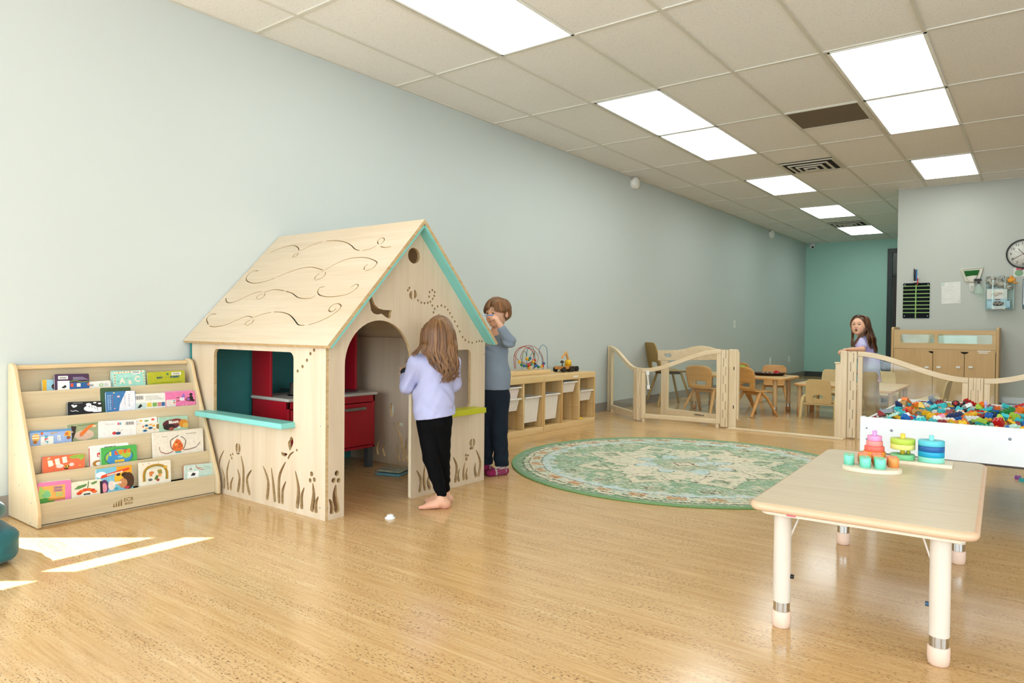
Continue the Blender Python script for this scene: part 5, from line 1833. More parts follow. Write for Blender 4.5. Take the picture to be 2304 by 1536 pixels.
# toy excavator truck ----------------------------------------------
tr = thing('toy_truck', 'wooden toy excavator truck with black wheels and yellow cab on the pine frame', 'toy truck', (-3.90, pl(1274, 830, 0, -3.90).y, .529))
TWD = wood('d89a58', 'a8682c', 'y', 6, .45, .5)
m = MB()
m.box(-.05, .05, -.15, .03, .028, .058)
m.box(-.045, .045, .02, .14, .030, .052)
m.build('chassis', TWD, tr, bev=.004)
for y in (-.125, .0, .05, .12):
    for x in (-.05, .05):
        m = MB()
        m.cyl((x - .012, y, .028), (x + .012, y, .028), .0275, None, 24)
        m.build('wheel', mat('1c1a1a', .5), tr)
m = MB()
m.lathe([(0, .058), (.034, .058), (.034, .10), (.028, .118), (.018, .122), (0, .122)], (0, .035, 0), 20)
m.build('cab', mat('e4b414', .35), tr)
m = MB()
m.bar((0, .035, .115), (0, -.01, .205), .020, .018)
m.bar((0, .0, .205), (0, -.085, .14), .016, .02)
m.build('boom_arm', mat('dca668', .5), tr, bev=.003)
m = MB()
m.lathe([(.0, .118), (.012, .116), (.022, .098), (.020, .092), (0, .096)], (0, -.078, 0), 16)
m.cyl((0, -.078, .058), (0, -.078, .095), .005)
m.build('grab_bucket', mat('3a1c18', .5), tr)
o = thing('plastic_box', 'clear pale green plastic box behind the wooden toy truck', 'box', (-4.0, 6.16, .529))
m = MB()
m.box(-.04, .04, -.05, .05, 0, .10)
m.build('box', glass((.80, .92, .88), .35), o, bev=.004)

# ================================================================== WOODEN PLAY GATES
ACR = glass((.97, 1, .985), .02, .04)
gh = .79


def gpost(p, z1, w_=.045, d_=.05, name='post', parent=None, z0=0.0):
    m = MB()
    m.box(p[0] - w_ / 2, p[0] + w_ / 2, p[1] - d_ / 2, p[1] + d_ / 2, z0, z1)
    return m.build(name, GATEZ, parent, True, bev=.004)


def hinge(parent, p, z1, ax_, step=.125, w=1.0):
    """finger joint column: two interlocking combs with dark gaps"""
    ax_ = Vector((ax_[0], ax_[1], 0)).normalized()
    for side in (0, 1):
        m = MB()
        z, k = .012, 0
        while z < z1 - .01:
            ze = min(z + step, z1)
            wide = (k % 2 == side)
            a = -.024 if side == 0 else (-.006 if not wide else .008)
            b = (.006 if wide else -.010) if side == 0 else .024
            if side == 1:
                a = -.007 if wide else .009
            P1 = Vector((p[0], p[1], 0)) + ax_ * a * w
            P2 = Vector((p[0], p[1], 0)) + ax_ * b * w
            m.bar((P1.x, P1.y, (z + ze) / 2), (P2.x, P2.y, (z + ze) / 2), .030, ze - z - .0004)
            z = ze
            k += 1
        m.build('hinge_comb', GATEZ, parent, True)


def gate_panel(name, lb, A, B, zA, zB, stile=.042, glass_=True, foot=.04, mid=None):
    """A, B = ends on the floor; top rail is an S-curve from height zA to zB"""
    A, B = Vector((*A, 0)), Vector((*B, 0))
    d = (B - A)
    L = d.length
    d.normalize()
    nrm = Vector((-d.y, d.x, 0))
    o = thing(name, lb, 'play gate', ((A + B) / 2), 0, 'wooden play gate panels')
    fn = lambda t_: (lambda a, b, c: tuple(A + d * a + nrm * (c - t_ / 2) + Vector((0, 0, b))))

    def top(t):
        s_ = t * t * (3 - 2 * t)
        return zA + (zB - zA) * s_
    ts = np.linspace(0, 1, 25)
    up = [(L * t, top(t)) for t in ts]
    lo = []
    for i, (x, z) in enumerate(up):
        a, b = up[max(i - 1, 0)], up[min(i + 1, 24)]
        dx, dz_ = b[0] - a[0], b[1] - a[1]
        l = math.hypot(dx, dz_)
        lo.append((min(max(x + dz_ / l * .042, 0), L), z - dx / l * .042))
    m = MB()
    m.prism(up + lo[::-1], [], .034, fn(.034))
    m.build('top_rail', GATEW, o, True, bev=.008)
    for k, (a, z) in enumerate(((0, zA), (L - stile, zB))):
        zz = z - .040
        m = MB()
        zi = top((a + stile / 2) / L) - .043
        m.prism([(a, foot), (a + stile, foot), (a + stile, min(zz, top(min(1, (a + stile) / L)) - .044)), (a, min(zz, zi + .0))], [], .030, fn(.030))
        m.build('stile', GATEZ, o, True, bev=.003)
    m = MB()
    m.prism([(stile, foot), (L - stile, foot), (L - stile, foot + .045), (stile, foot + .045)], [], .030, fn(.030))
    m.build('bottom_rail', GATEW, o, True, bev=.004)
    for a in (.012, L - .042):
        m = MB()
        m.prism([(a, 0), (a + .03, 0), (a + .03, foot - .0005), (a, foot - .0005)], [], .028, fn(.028))
        m.build('foot', GATEZ, o, True)
    if glass_:
        m = MB()
        m.prism([(stile, foot + .044)] + [(L - stile, foot + .044)] + [(min(max(x, stile), L - stile), z - .006) for x, z in lo[::-1] if stile * .6 < x < L - stile * .6], [], .004, fn(.004))
        m.build('clear_panel', ACR, o, True)
    return o, A, d, nrm, L


gate_panel('play_gate', 'wooden gate panel sloping down from the left wall', (-4.035, 7.27), (-3.455, 6.765), .765, .565)
pw = thing('gate_wall_post', 'wooden hinge post fixed to the left wall', 'gate post', (-4.07, 7.32, 0), 0, 'wooden hinge posts')
gpost((-4.085, 7.335), .775, .05, .05, 'post', pw)
hinge(pw, (-4.05, 7.295), .77, (.8, -.6))
o2, A2, d2, n2, L2_ = gate_panel('play_gate', 'arched wooden gate panel rising to the right, in front of the open door leaf', (-3.355, 6.70), (-2.535, 6.79), .562, .782, glass_=False)
pw = thing('gate_hinge_post', 'low wooden finger-jointed post between the two left gate panels', 'gate post', (-3.41, 6.725, 0), 0, 'wooden hinge posts')
hinge(pw, (-3.43, 6.735), .565, (.8, -.3))
hinge(pw, (-3.385, 6.712), .565, (1, 0), .13)
# white strap with buckle
o = thing('buckle_strap', 'white safety strap with plastic buckle hanging on the gate panel', 'strap', (-3.17, 6.70, .50))
q0, q1 = pl(1340 + 700 / 5.909, 740 + 585 / 5.909, 1, 6.70), pl(1340 + 712 / 5.909, 740 + 770 / 5.909, 1, 6.70)
o.location = (q0.x, 6.69, q0.z)
dz_ = q1.z - q0.z
m = MB()
m.box(-.018, .018, -.008, .008, -.018, .022)
m.build('anchor', WHITEP, o, bev=.003)
m = MB()
m.bar((0, -.004, -.015), (q1.x - q0.x, -.004, dz_ + .015), .020, .003, up=(0, 1, 0))
m.build('webbing', mat('e6e2d4', .7), o)
m = MB()
xx = q1.x - q0.x
m.box(xx - .018, xx + .018, -.008, .006, dz_ - .022, dz_ + .018)
b_ = m.build('buckle', WHITEP, o, bev=.004)
m = MB()
for s_ in (-1, 1):
    m.box(xx + s_ * .021 - .003, xx + s_ * .021 + .003, -.005, .003, dz_ - .012, dz_ + .010)
m.build('release_tabs', BLACK, b_)

# open door leaf swung behind the arched panel
lf = thing('gate_door', 'open wooden gate door leaf with hand hole, swung behind the arched panel', 'play gate', (-2.9, 6.95, 0))
LA, LB = Vector((-3.26, 7.10, 0)), Vector((-2.52, 6.88, 0))
dl = (LB - LA)
LL = dl.length
dl.normalize()
nl = Vector((-dl.y, dl.x, 0))


def lfp(u, v):
    """photo pixel on the leaf plane -> (along, height)"""
    dd = ray(u, v)
    nn = np.array(nl)
    tt = ((np.array(LA) - CAM) @ nn) / (dd @ nn)
    q = CAM + dd * tt
    return (float((q - np.array(LA)) @ np.array(dl)), float(q[2]))


def zg(x, y): return (1340 + x / 5.909, 740 + y / 5.909)


def zs(pts): return [lfp(*zg(*p)) for p in pts]


fnl = lambda t_: (lambda a, b, c: tuple(LA + dl * a + nl * (c - t_ / 2) + Vector((0, 0, b))))
topb = zs([(838, 418), (838, 282), (960, 280), (1100, 278), (1200, 262), (1300, 234), (1400, 222), (1500, 234), (1600, 262), (1640, 268), (1640, 410)])
topb = topb[:1] + topb[1:]
m = MB()
hx, hz = lfp(*zg(965, 350))
m.prism(topb[::-1] if False else topb, [rrect(hx - .055, hz - .021, hx + .055, hz + .021, .02, 5)], .026, fnl(.026))
m.build('top_board', GATEW, lf, True, bev=.003)
a0, z0_ = lfp(*zg(885, 418))
a1, _ = lfp(*zg(970, 418))
m = MB()
m.prism([(a0, .015), (a1, .015), (a1, z0_ - .001), (a0, z0_ - .001)], [], .028, fnl(.028))
m.build('stile', GATEZ, lf, True, bev=.003)
m = MB()
m.prism([(a1 + .0005, .015), (LL, .015), (LL, .115), (a1 + .0005, .115)], [], .026, fnl(.026))
m.build('bottom_board', GATEW, lf, True, bev=.003)
M_ = frame(LA + dl * (lfp(*zg(1385, 1200))[0]) + nl * (-.0136) + Vector((0, 0, .090)), dl, (0, 0, 1))
text('Lakeshore', 'logo_text', .028, M_, mat('2a2018', .5), lf, .0003, .0006, 'CENTER', 1.1, True)
m = MB()
m.prism([(a1 - .002, .11), (LL, .11), (LL, z0_ - .004), (a1 - .002, z0_ - .004)], [], .003, fnl(.003))
m.build('clear_panel', ACR, lf, True)
# post group left of the walk-through
pg = thing('gate_latch_post', 'tall wooden latch post at the left of the gate opening', 'gate post', (-2.42, 6.82, 0), 0, 'wooden hinge posts')
hinge(pg, (-2.499, 6.80), .783, (1, .1), .085, 1.45)
q = [(-2.463, 0), (-2.372, 0), (-2.372, .785), (-2.463, .785)]
m = MB()
m.prism([(-2.463, 0.0), (-2.385, 0.0), (-2.385, .783), (-2.463, .783)], [], .045, lambda a, b, c: (a, 6.80 + c, b))
m.build('post', GATEZ, pg, True, bev=.006)
m = MB()
m.prism([(-2.3845, 0.11), (-2.366, 0.08), (-2.366, .740), (-2.3845, .783)], [], .035, lambda a, b, c: (a, 6.81 + c, b))
m.build('latch_strip', GATEZ, pg, True, bev=.003)
m = MB()
for z in (.215, .595):
    m.box(-2.413, -2.405, 6.797, 6.8, z - .016, z + .016)
m.build('latch_slots', mat('2a2420', .6), pg, True)
# right post group
pr_ = thing('gate_strike_post', 'stepped wooden post at the right of the gate opening, under the hands of the girl', 'gate post', (-1.42, 6.88, 0), 0, 'wooden hinge posts')
m = MB()
m.prism([(-1.492, 0), (-1.395, 0), (-1.395, .792), (-1.452, .792), (-1.452, .676), (-1.492, .676)], [], .045, lambda a, b, c: (a, 6.84 + c, b))
m.build('post', GATEZ, pr_, True, bev=.005)
m = MB()
m.box(-1.500, -1.452, 6.835, 6.89, .677, .69)
m.build('step_cap', GATEW, pr_, True, bev=.003)
hinge(pr_, (-1.360, 6.885), .79, (1, .1), .085, 1.45)
th = thing('gate_threshold', 'flat wooden threshold bar lying on the floor across the gate opening', 'threshold', (-1.9, 6.80, 0))
m = MB()
m.prism([(-2.46, 0.0), (-1.40, 0.0), (-1.40, .006), (-1.43, .016), (-2.43, .016), (-2.46, .006)], [], .06, lambda a, b, c: (a, 6.735 + c, b))
m.build('bar', GATEW, th, True, bev=.003)
gate_panel('play_gate', 'curved wooden gate panel sloping down beside the standing girl, clear pane', (-1.325, 6.93), (-.485, 6.96), .79, .592, foot=.0)
ph = thing('gate_hinge_post', 'low wooden finger-jointed post behind the brick table', 'gate post', (-.42, 6.97, 0), 0, 'wooden hinge posts')
hinge(ph, (-.455, 6.965), .592, (1, 0), .12)
hinge(ph, (-.405, 6.965), .592, (1, 0), .12)
gate_panel('play_gate', 'wooden gate panel rising at the right edge behind the brick table', (-.375, 6.97), (.46, 6.99), .59, .79, foot=.0)

# ================================================================== SMALL CHAIRS AND TABLES behind the gates
ORG_W = wood('d09e5e', 'c08a48', 'x', 2, .4, .5)


def shell(pts_fn, nu, nv, t, mats_, name, parent, skip=None):
    """curved sheet with real thickness; pts_fn(u, v) -> point; normals numeric"""
    m = MB()
    P, Nn = [], []
    for j in range(nv + 1):
        for i in range(nu + 1):
            u, v = i / nu, j / nv
            p = Vector(pts_fn(u, v))
            du = Vector(pts_fn(min(u + .01, 1), v)) - Vector(pts_fn(max(u - .01, 0), v))
            dv = Vector(pts_fn(u, min(v + .01, 1))) - Vector(pts_fn(u, max(v - .01, 0)))
            nn = du.cross(dv)
            Nn.append(nn.normalized() if nn.length > 1e-12 else Vector((0, 0, 1)))
            P.append(p)
    n = len(P)
    vs = [p + q * t / 2 for p, q in zip(P, Nn)] + [p - q * t / 2 for p, q in zip(P, Nn)]
    f = []
    cell = lambda i, j: (0 <= i < nu and 0 <= j < nv) and not (skip and skip((i + .5) / nu, (j + .5) / nv))
    ix = lambda i, j: j * (nu + 1) + i
    for j in range(nv):
        for i in range(nu):
            if not cell(i, j):
                continue
            a, b, c, d = ix(i, j), ix(i + 1, j), ix(i + 1, j + 1), ix(i, j + 1)
            f.append((a, b, c, d))
            f.append((d + n, c + n, b + n, a + n))
            for (ii_, jj_, e0, e1) in ((i, j - 1, a, b), (i + 1, j, b, c), (i, j + 1, c, d), (i - 1, j, d, a)):
                if not cell(ii_, jj_):
                    f.append((e1, e0, e0 + n, e1 + n))
    m.add(vs, f, 0, True)
    o = m.build(name, mats_, parent)
    return o


def plastic_chair(lb, loc, rz, s=1.0):
    """moulded orange-brown child's chair; local +y is where the sitter looks"""
    o = thing('child_chair', lb, 'chair', loc, rz, 'orange-brown moulded child chairs')
    sh_, sw, sd = .285 * s, .15 * s, .14 * s

    def seat(u, v):
        x = (u - .5) * 2
        y = (v - .45) * 2 * sd
        r = 1 - .12 * max(0, v - .75) * 4
        return (x * sw * r, y, sh_ - .012 * math.cos(x * 1.3) * math.sin(v * PI) - .02 * max(0, v - .85) * 6 + .02 * max(0, .15 - v) * 6)
    shell(seat, 12, 12, .012, ORG_W, 'seat', o)

    def back(u, v):
        x = (u - .5) * 2
        wdt = sw * (1.02 + .14 * math.sin(v * PI * .7)) * (1 - .28 * max(0, (v - .8) / .2) ** 3)
        crown = .012 * (1 - x * x) * v
        return (x * wdt, -sd * .95 - .035 * v + .02 * x * x, sh_ + .0 + v * .26 * s + crown)
    shell(back, 24, 24, .012, ORG_W, 'backrest', o, lambda u, v: .22 < u < .78 and .16 < v < .32)
    m = MB()
    for s_ in (-1, 1):
        pts = [(s_ * sw * .8, -.02, sh_ - .01)]
        for (yy, xx) in ((sd * 1.25, 1.25), (-sd * 1.35, 1.28)):
            m2_ = MB()
            m2_.tube([(s_ * sw * .86, .0 if yy > 0 else -.03, sh_ - .012), (s_ * sw * 1.0, yy * .35, sh_ * .72), (s_ * sw * xx, yy, .002)], [.026 * s, .024 * s, .017 * s], 10, flat=.62)
            m2_.build('leg', ORG_W, o)
    m.box(-sw * .8, sw * .8, -.03, .03, sh_ - .05, sh_ - .018)
    m.build('under_brace', ORG_W, o, bev=.006)
    return o


def toddler_chair(lb, loc, rz, s=1.0):
    """cream plastic chair with thick tubular armrest legs"""
    C_ = mat('c9ae78', .45, .04, name='tan_plastic')
    o = thing('toddler_chair', lb, 'chair', loc, rz, 'tan toddler chairs')
    zs_ = .17 * s
    w2_ = .135 * s
    m = MB()
    m.prism(rrect(-w2_, -.12 * s, w2_, .14 * s, .03, 5), [], .018, lambda a, b, c: (a, b, zs_ + c))
    m.build('seat', C_, o, bev=.005)

    bo = [(-w2_ * .93, 0), (w2_ * .93, 0)] + [(w2_ * .97, .06 * s), (w2_ * .93, .20 * s), (w2_ * .88, .235 * s), (w2_ * .78, .256 * s), (w2_ * .6, .264 * s), (-w2_ * .6, .264 * s), (-w2_ * .78, .256 * s), (-w2_ * .88, .235 * s), (-w2_ * .93, .20 * s), (-w2_ * .97, .06 * s)]
    m = MB()
    m.prism(bo, [circ(0, .074 * s, .052 * s, .022 * s, 24)], .014, lambda a, b, c: (a, -.118 * s - .2 * b - c, zs_ + b))
    m.build('backrest', C_, o, bev=.004)
    m = MB()
    for s_ in (-1, 1):
        x = s_ * w2_ * .45
        m.tube([(x, -.14 * s, zs_ + .02), (x, -.152 * s, zs_ + .15 * s)], .005, 6)
    m.build('back_rib', C_, o)
    for s_ in (-1, 1):
        x = s_ * (w2_ + .035)
        m = MB()
        m.tube(spline([(x * 1.03, -.175 * s, .01), (x, -.15 * s, .14 * s), (x * .98, -.12 * s, .20 * s), (x * .96, -.04 * s, .232 * s), (x * .96, .05 * s, .23 * s), (x * .98, .12 * s, .19 * s), (x, .14 * s, .12 * s), (x * 1.03, .16 * s, .01)], 5), .0195 * s, 12)
        m.build('arm_and_legs', C_, o)
        for y in (-.175, .16):
            m = MB()
            m.cyl((x * 1.03, y * s, 0), (x * 1.03, y * s, .035), .025 * s, .022 * s)
            m.build('rubber_foot', mat('b8a06c', .5), o)
    for y in (-.12, .11):
        m = MB()
        m.tube([(-w2_ - .03, y * s, zs_ - .01), (w2_ + .03, y * s, zs_ - .01)], .010, 8)
        m.build('cross_bar', C_, o)
    return o


plastic_chair('orange-brown child chair seen from behind through the gate door leaf', (-3.17, 7.99, 0), math.radians(-12))
plastic_chair('orange-brown child chair turned sideways beside the latch post', (-2.62, 8.06, 0), math.radians(-33))
plastic_chair('orange-brown child chair facing the camera behind the tray table', (-2.90, 9.75, 0), math.radians(196), .9)
plastic_chair('orange-brown child chair mostly hidden behind the latch post', (-3.27, 9.14, 0), math.radians(165), .98)
toddler_chair('tan toddler chair with tubular arms seen from behind at the low table', (-1.955, 8.29, 0), math.radians(4), 1.02)
toddler_chair('tan toddler chair on the far side of the low table, facing the camera', (-2.13, 9.55, 0), math.radians(184), 1.1)
toddler_chair('tan toddler chair behind the clear pane beside the girl', (-1.56, 9.58, 0), math.radians(184), 1.1)
toddler_chair('tan toddler chair behind the clear pane, in front of the cupboard', (-.96, 8.75, 0), math.radians(84), 1.05)

TBW = wood('e0bc84', 'd4ac70', 'x', 2, .35, .5)
TBE = mat('cf9c5c', .45, .04)


def kid_table(lb, corners, z, r, tip, brace=True):
    """corners: four floor-plan points of the top"""
    cx_ = sum(p[0] for p in corners) / 4
    cy_ = sum(p[1] for p in corners) / 4
    o = thing('child_table', lb, 'table', (cx_, cy_, 0), 0, 'low tables behind the gates')
    loc = [(p[0] - cx_, p[1] - cy_) for p in corners]
    ed = []
    for i in range(4):
        a, b, c = Vector(loc[i - 1]), Vector(loc[i]), Vector(loc[(i + 1) % 4])
        u1, u2 = (a - b).normalized(), (c - b).normalized()
        ed += [tuple(b + u1 * .06), tuple(b + (u1 + u2) * .02), tuple(b + u2 * .06)]
    m = MB()
    m.prism(ed, [], .026, lambda a, b, c: (a, b, z - .026 + c), 0, 1)
    m.build('table_top', [TBW, TBE], o, bev=.007)
    LEGM = mat('c9a878', .45, .03)
    for p in loc:
        x, y = p[0] * .80, p[1] * .80
        m = MB()
        m.lathe([(r, .09), (r, z - .0265)], (x, y, 0), 20)
        lg = m.build('leg', LEGM, o)
        m = MB()
        if tip:
            m.lathe([(r * .92, .05), (r * .92, .122)], (x, y, 0), 20)
            m.build('chrome_sleeve', CHRM, lg)
            m = MB()
        m.lathe([(0, 0), (r * .9, 0), (r * 1.08, .012), (r * 1.08, .05), (r, .055)] if tip else [(0, 0), (r, 0), (r * 1.05, .01), (r * 1.05, .088), (r, .0905)], (x, y, 0), 20)
        m.build('rubber_foot', mat('b98452', .5), lg)
    return o


kid_table('low wooden table with chrome leg bands holding the dark tray', [(-3.54, 8.20), (-2.325, 8.20), (-2.325, 8.87), (-3.54, 8.87)], .430, .026, True)
kid_table('lower wooden table with plain legs in front of the white post', [(-2.30, 8.43), (-1.64, 8.43), (-1.64, 9.10), (-2.30, 9.10)], .362, .026, False)
kid_table('low wooden table seen through the clear pane in front of the cupboard', [(-1.62, 8.10), (-1.21, 8.10), (-1.21, 9.30), (-1.62, 9.30)], .36, .024, False)

# tray with small toys
z_TA = .4305
o = thing('tray', 'dark oval wooden tray of small toys on the table with chrome legs', 'tray', (-2.62, 8.62, z_TA))
o.rotation_euler = (0, 0, math.radians(25))
DT = mat('3c2414', .5, .1)
m = MB()
m.lathe([(0, 0), (.15, 0), (.19, .03), (.21, .034), (.20, .036), (.145, .008), (0, .008)], (0, 0, 0), 36, sx=1.0, sy=.62)
m.build('bowl', DT, o)
tinyc = ('d8d4cc', 'e8e4dc', '707070', 'b8a890', '484038', 'c8c0b0')
for i in range(9):
    a = i * 2.4
    m = MB()
    m.ball((0, 0, .012), (.022, .014, .012), 10)
    b_ = tag(m.build('small_stone', mat(tinyc[i % 6], .5), None), 'small pale and dark toy pieces lying in the dark oval tray', 'toy piece', 'pieces in the dark tray')
    rr_ = .03 + .085 * ((i * 5) % 9) / 9
    wx = rr_ * math.cos(a) * 1.1
    wy = rr_ * math.sin(a) * .6
    c_, s_ = math.cos(math.radians(25)), math.sin(math.radians(25))
    b_.location = (-2.62 + wx * c_ - wy * s_, 8.62 + wx * s_ + wy * c_, z_TA + .0105)
    b_.rotation_euler = (0, 0, a)
m = MB()
m.prism([(-.035, 0), (.035, 0), (.03, .03), (.018, .048), (-.018, .048), (-.03, .03)], [], .05, lambda a, b, c: (a, c - .025, b))
o = tag(m.build('toy_block', mat('c01820', .4), None, bev=.004), 'bright red toy block standing in the dark oval tray', 'toy')
o.location = (-2.55, 8.67, z_TA + .0105)
# green and yellow toy on the same table, seen through the gate leaf
o = thing('toy_bus_stop', 'green-roofed toy with yellow and blue parts on the table by the left wall', 'toy', (-3.05, 8.62, z_TA))
m = MB()
m.prism([(-.15, .085), (-.04, .098), (.14, .095), (.15, .105), (-.04, .110), (-.15, .095)], [], .10, lambda a, b, c: (a, c - .05, b))
m.build('roof', mat('8cc83c', .4), o)
m = MB()
for x in (-.07, -.01):
    m.box(x - .02, x + .02, -.03, .03, .0, .085)
m.build('dark_support', mat('2a1c30', .5), o)
m = MB()
m.prism([(.03, .02), (.15, .02), (.15, .09), (.09, .08), (.05, .05)], [], .08, lambda a, b, c: (a, c - .04, b))
m.build('yellow_body', mat('f0a818', .4), o)
m = MB()
for x in (.05, .12):
    m.cyl((x, -.045, .02), (x, .045, .02), .02)
m.build('blue_wheel', mat('2858a8', .4), o)

# tall tan chair beside the wall
tc = thing('school_chair', 'tall tan school chair with open lower back beside the left wall', 'chair', (-3.83, 8.42, 0), math.radians(-41))
TANW = mat('a8894c', .45, .06, name='tan_shell')


m = MB()
bo = [(-.20, 0), (.20, 0), (.205, .05), (.185, .25), (.172, .32), (.150, .352), (.115, .368), (-.115, .368), (-.150, .352), (-.172, .32), (-.185, .25), (-.205, .05)]
m.prism(bo, [rrect(-.095, .035, .095, .115, .03, 5)], .016, lambda a, b, c: (a, -.19 - .26 * b - c + .02, .44 + b))
m.build('backrest', TANW, tc, bev=.005)


def tseat(u, v):
    x = (u - .5) * 2
    return (x * .20 * (1 - .08 * v), -.20 + .42 * v, .455 - .012 * math.cos(x * 1.4) - .02 * max(0, v - .85) * 6)


shell(tseat, 14, 14, .016, TANW, 'seat', tc)
m = MB()
m.box(-.14, .14, -.13, .12, .405, .432)
m.build('seat_frame', mat('54422c', .5), tc, bev=.006)
for sx_, sy_ in ((-1, -1), (1, -1), (-1, 1), (1, 1)):
    m = MB()
    m.tube([(sx_ * .13, sy_ * .10, .43), (sx_ * .20, sy_ * .235 + .0, .0)], .0155, 12)
    m.build('leg', mat('ab9058', .45), tc)

# ================================================================== CUPBOARD by the right wall
CX0, CX1, CY0, CY1 = -1.545, -.405, 10.10, 10.56
cb_ = thing('play_cupboard', 'birch cupboard with two doors and glazed upper rail by the white wall', 'cupboard', ((CX0 + CX1) / 2, (CY0 + CY1) / 2, 0))
CW = wood('d3b480', 'c8a670', 'x', 2.5, .45, .5)
CWZ = wood('cfae78', 'c49f68', 'z', 2.5, .45, .5)
for x in (CX0, CX1 - .028):
    m = MB()
    m.prism([(CY0 - .0, 0), (CY1, 0), (CY1, 1.035), (CY0 + .03, 1.035), (CY0, 1.005)], [], .028, lambda a, b, c: (x + c, a, b))
    m.build('side_panel', CWZ, cb_, True, bev=.006)
m = MB()
fx0, fx1 = CX0 + .0285, CX1 - .0285
q = lambda u: pl(u, 760, 1, CY0 + .01).x
w_in = [(q(1860 + 640 / 3.84), q(1860 + 930 / 3.84)), (q(1860 + 962 / 3.84), q(1860 + 1432 / 3.84))]
m.prism([(fx0, .762), (fx1, .762), (fx1, 1.0), (fx0, 1.0)], [rrect(a, .835, b, .945, .02, 4) for a, b in w_in], .018, lambda a, b, c: (a, CY0 + .004 + c, b))
m.build('upper_rail', CW, cb_, True, bev=.003)
m = MB()
m.box(fx0, fx1, CY0 + .011, CY0 + .015, .83, .95)
m.build('clear_pane', glass((.86, 1, .95), .15), cb_, True)
m = MB()
m.box(fx0, fx1, CY0 + .01, CY1 - .01, .735, .760)
m.build('top_shelf', CW, cb_, True)
m = MB()
m.box(fx0, fx1, CY0 + .02, CY1 - .01, .02, .05)
m.build('base_board', CW, cb_, True)
m = MB()
m.box(fx0, fx1, CY1 - .02, CY1 - .01, .03, .99)
m.build('rear_panel', CW, cb_, True)
sx_l = [fx0 + .002, pl(2099, 800, 1, CY0).x, pl(2170, 800, 1, CY0).x, fx1 - .002]
for i in range(3):
    a, b = sx_l[i] + .0025, sx_l[i + 1] - .0025
    hx_ = b if i == 0 else (b if i == 1 else a)
    ol = [(a, .03), (b, .03), (b, .755), (a, .755)]
    cutx = b if i < 2 else a
    arc = [(cutx - (.055 if i == 0 else .045) * math.cos(t_) * (1 if i < 2 else -1), .755 - .045 * math.sin(t_)) for t_ in np.linspace(0, PI / 2, 8)]
    if i < 2:
        ol = [(a, .03), (b, .03)] + arc[::-1] + [(a, .755)]
    else:
        ol = [(a, .03), (b, .03), (b, .755)] + arc
    m = MB()
    m.prism(ol, [], .018, lambda a_, b_, c: (a_, CY0 - .002 + c, b_))
    m.build('door', CWZ, cb_, True, bev=.002)
m = MB()
m.box(fx0, fx1, CY0 + .03, CY0 + .04, .05, .735)
m.build('interior_shade_sheet', mat('1c140e', .9), cb_, True)  # dark sheet behind the doors, standing in for shade inside
m = MB()
for u in (2085, 2112, 2156, 2184):
    x = pl(u, 826, 1, CY0).x
    z = pl(u, 826, 1, CY0).z
    m.box(x - .022, x + .022, CY0 - .018, CY0 - .0025, z - .011, z + .011)
m.build('child_lock', WHITEP, cb_, True, bev=.004)
m = MB()
for (u0, u1, v) in ((2199, 2229, 789.5), (2202, 2223, 793.5)):
    a, b = pl(u0, v, 1, CY0), pl(u1, v, 1, CY0)
    m.box(a.x, b.x, CY0 - .0035, CY0 - .0022, a.z - .007, a.z + .007)
m.build('white_label', mat('e4dfd2', .5), cb_, True)
# things on top and beside
o = tag(MB().box(-.04, .04, -.03, .03, 0, .045).build('small_box', mat('b8beb4', .5), None, bev=.004), 'small grey-green box on the left end of the cupboard shelf', 'box')
o.location = (-1.50, 10.42, .7605)
o = thing('paper_stack', 'white papers leaning behind the clear pane of the cupboard', 'papers', (-.86, 10.30, .7605))
m = MB()
m.bar((-.18, 0, .0), (-.12, .10, .16), .004, .20, up=(0, 0, 1)) if False else m.box(-.22, .22, .05, .056, 0, .17)
m.build('sheet', mat('e8ece6', .5), o)
o = thing('paper_cup', 'white paper cup behind the clear pane of the cupboard', 'cup', (-1.08, 10.18, .7605))
m = MB()
m.lathe([(0, 0), (.030, 0), (.042, .13), (.044, .132), (.040, .128), (.028, .004), (0, .004)], (0, 0, 0), 20)
m.build('cup', WHITEP, o)
# things seen through the pane behind the girl: teal bin shelf
o = thing('toy_bin_rack', 'white-topped toy rack with teal bins behind the clear pane', 'storage unit', (-1.95, 10.9, 0))
m = MB()
m.box(-.22, .22, -.15, .15, .60, .63)
m.build('top', mat('e4e0d4', .4), o, bev=.004)
m = MB()
for x in (-.21, .19):
    m.box(x, x + .02, -.14, .14, 0, .5995)
m.build('side', mat('3c2420', .5), o)
for z in (.44, .26):
    m = MB()
    m.prism([(-.15, z + .10), (.14, z + .14), (.13, z), (-.15, z)], [], .36, lambda a, b, c: (c - .18, a, b))
    m.build('bin', mat('3cb4c4', .4), o, bev=.004)
for z in (.40, .22):
    m = MB()
    m.box(-.19, .19, -.14, .14, z, z + .015)
    m.build('shelf', mat('e8c8b4', .4), o)
# yellow round toy at right edge
o = thing('round_toy', 'round mustard yellow toy with button at the right edge behind the gate', 'toy', (.03, 7.7, 0))
Mr = Matrix.Translation((0, 0, .30)) @ Matrix.Rotation(PI / 2, 4, 'X')
m = MB()
m.lathe([(0, -.03), (.13, -.03), (.15, -.01), (.15, .01), (.13, .03), (0, .03)], (0, 0, 0), 36, 0, Mr)
m.build('disc', mat('d8a020', .45), o)
m = MB()
m.ball((-.02, -.032, .31), .012, 12)
m.build('button', mat('6a4410', .5), o)
m = MB()
m.box(-.10, .10, -.05, .05, 0, .17)
m.build('stand', mat('c89018', .5), o, bev=.01)

# ================================================================== THINGS ON THE RIGHT WALL
WY_ = PY - .0005


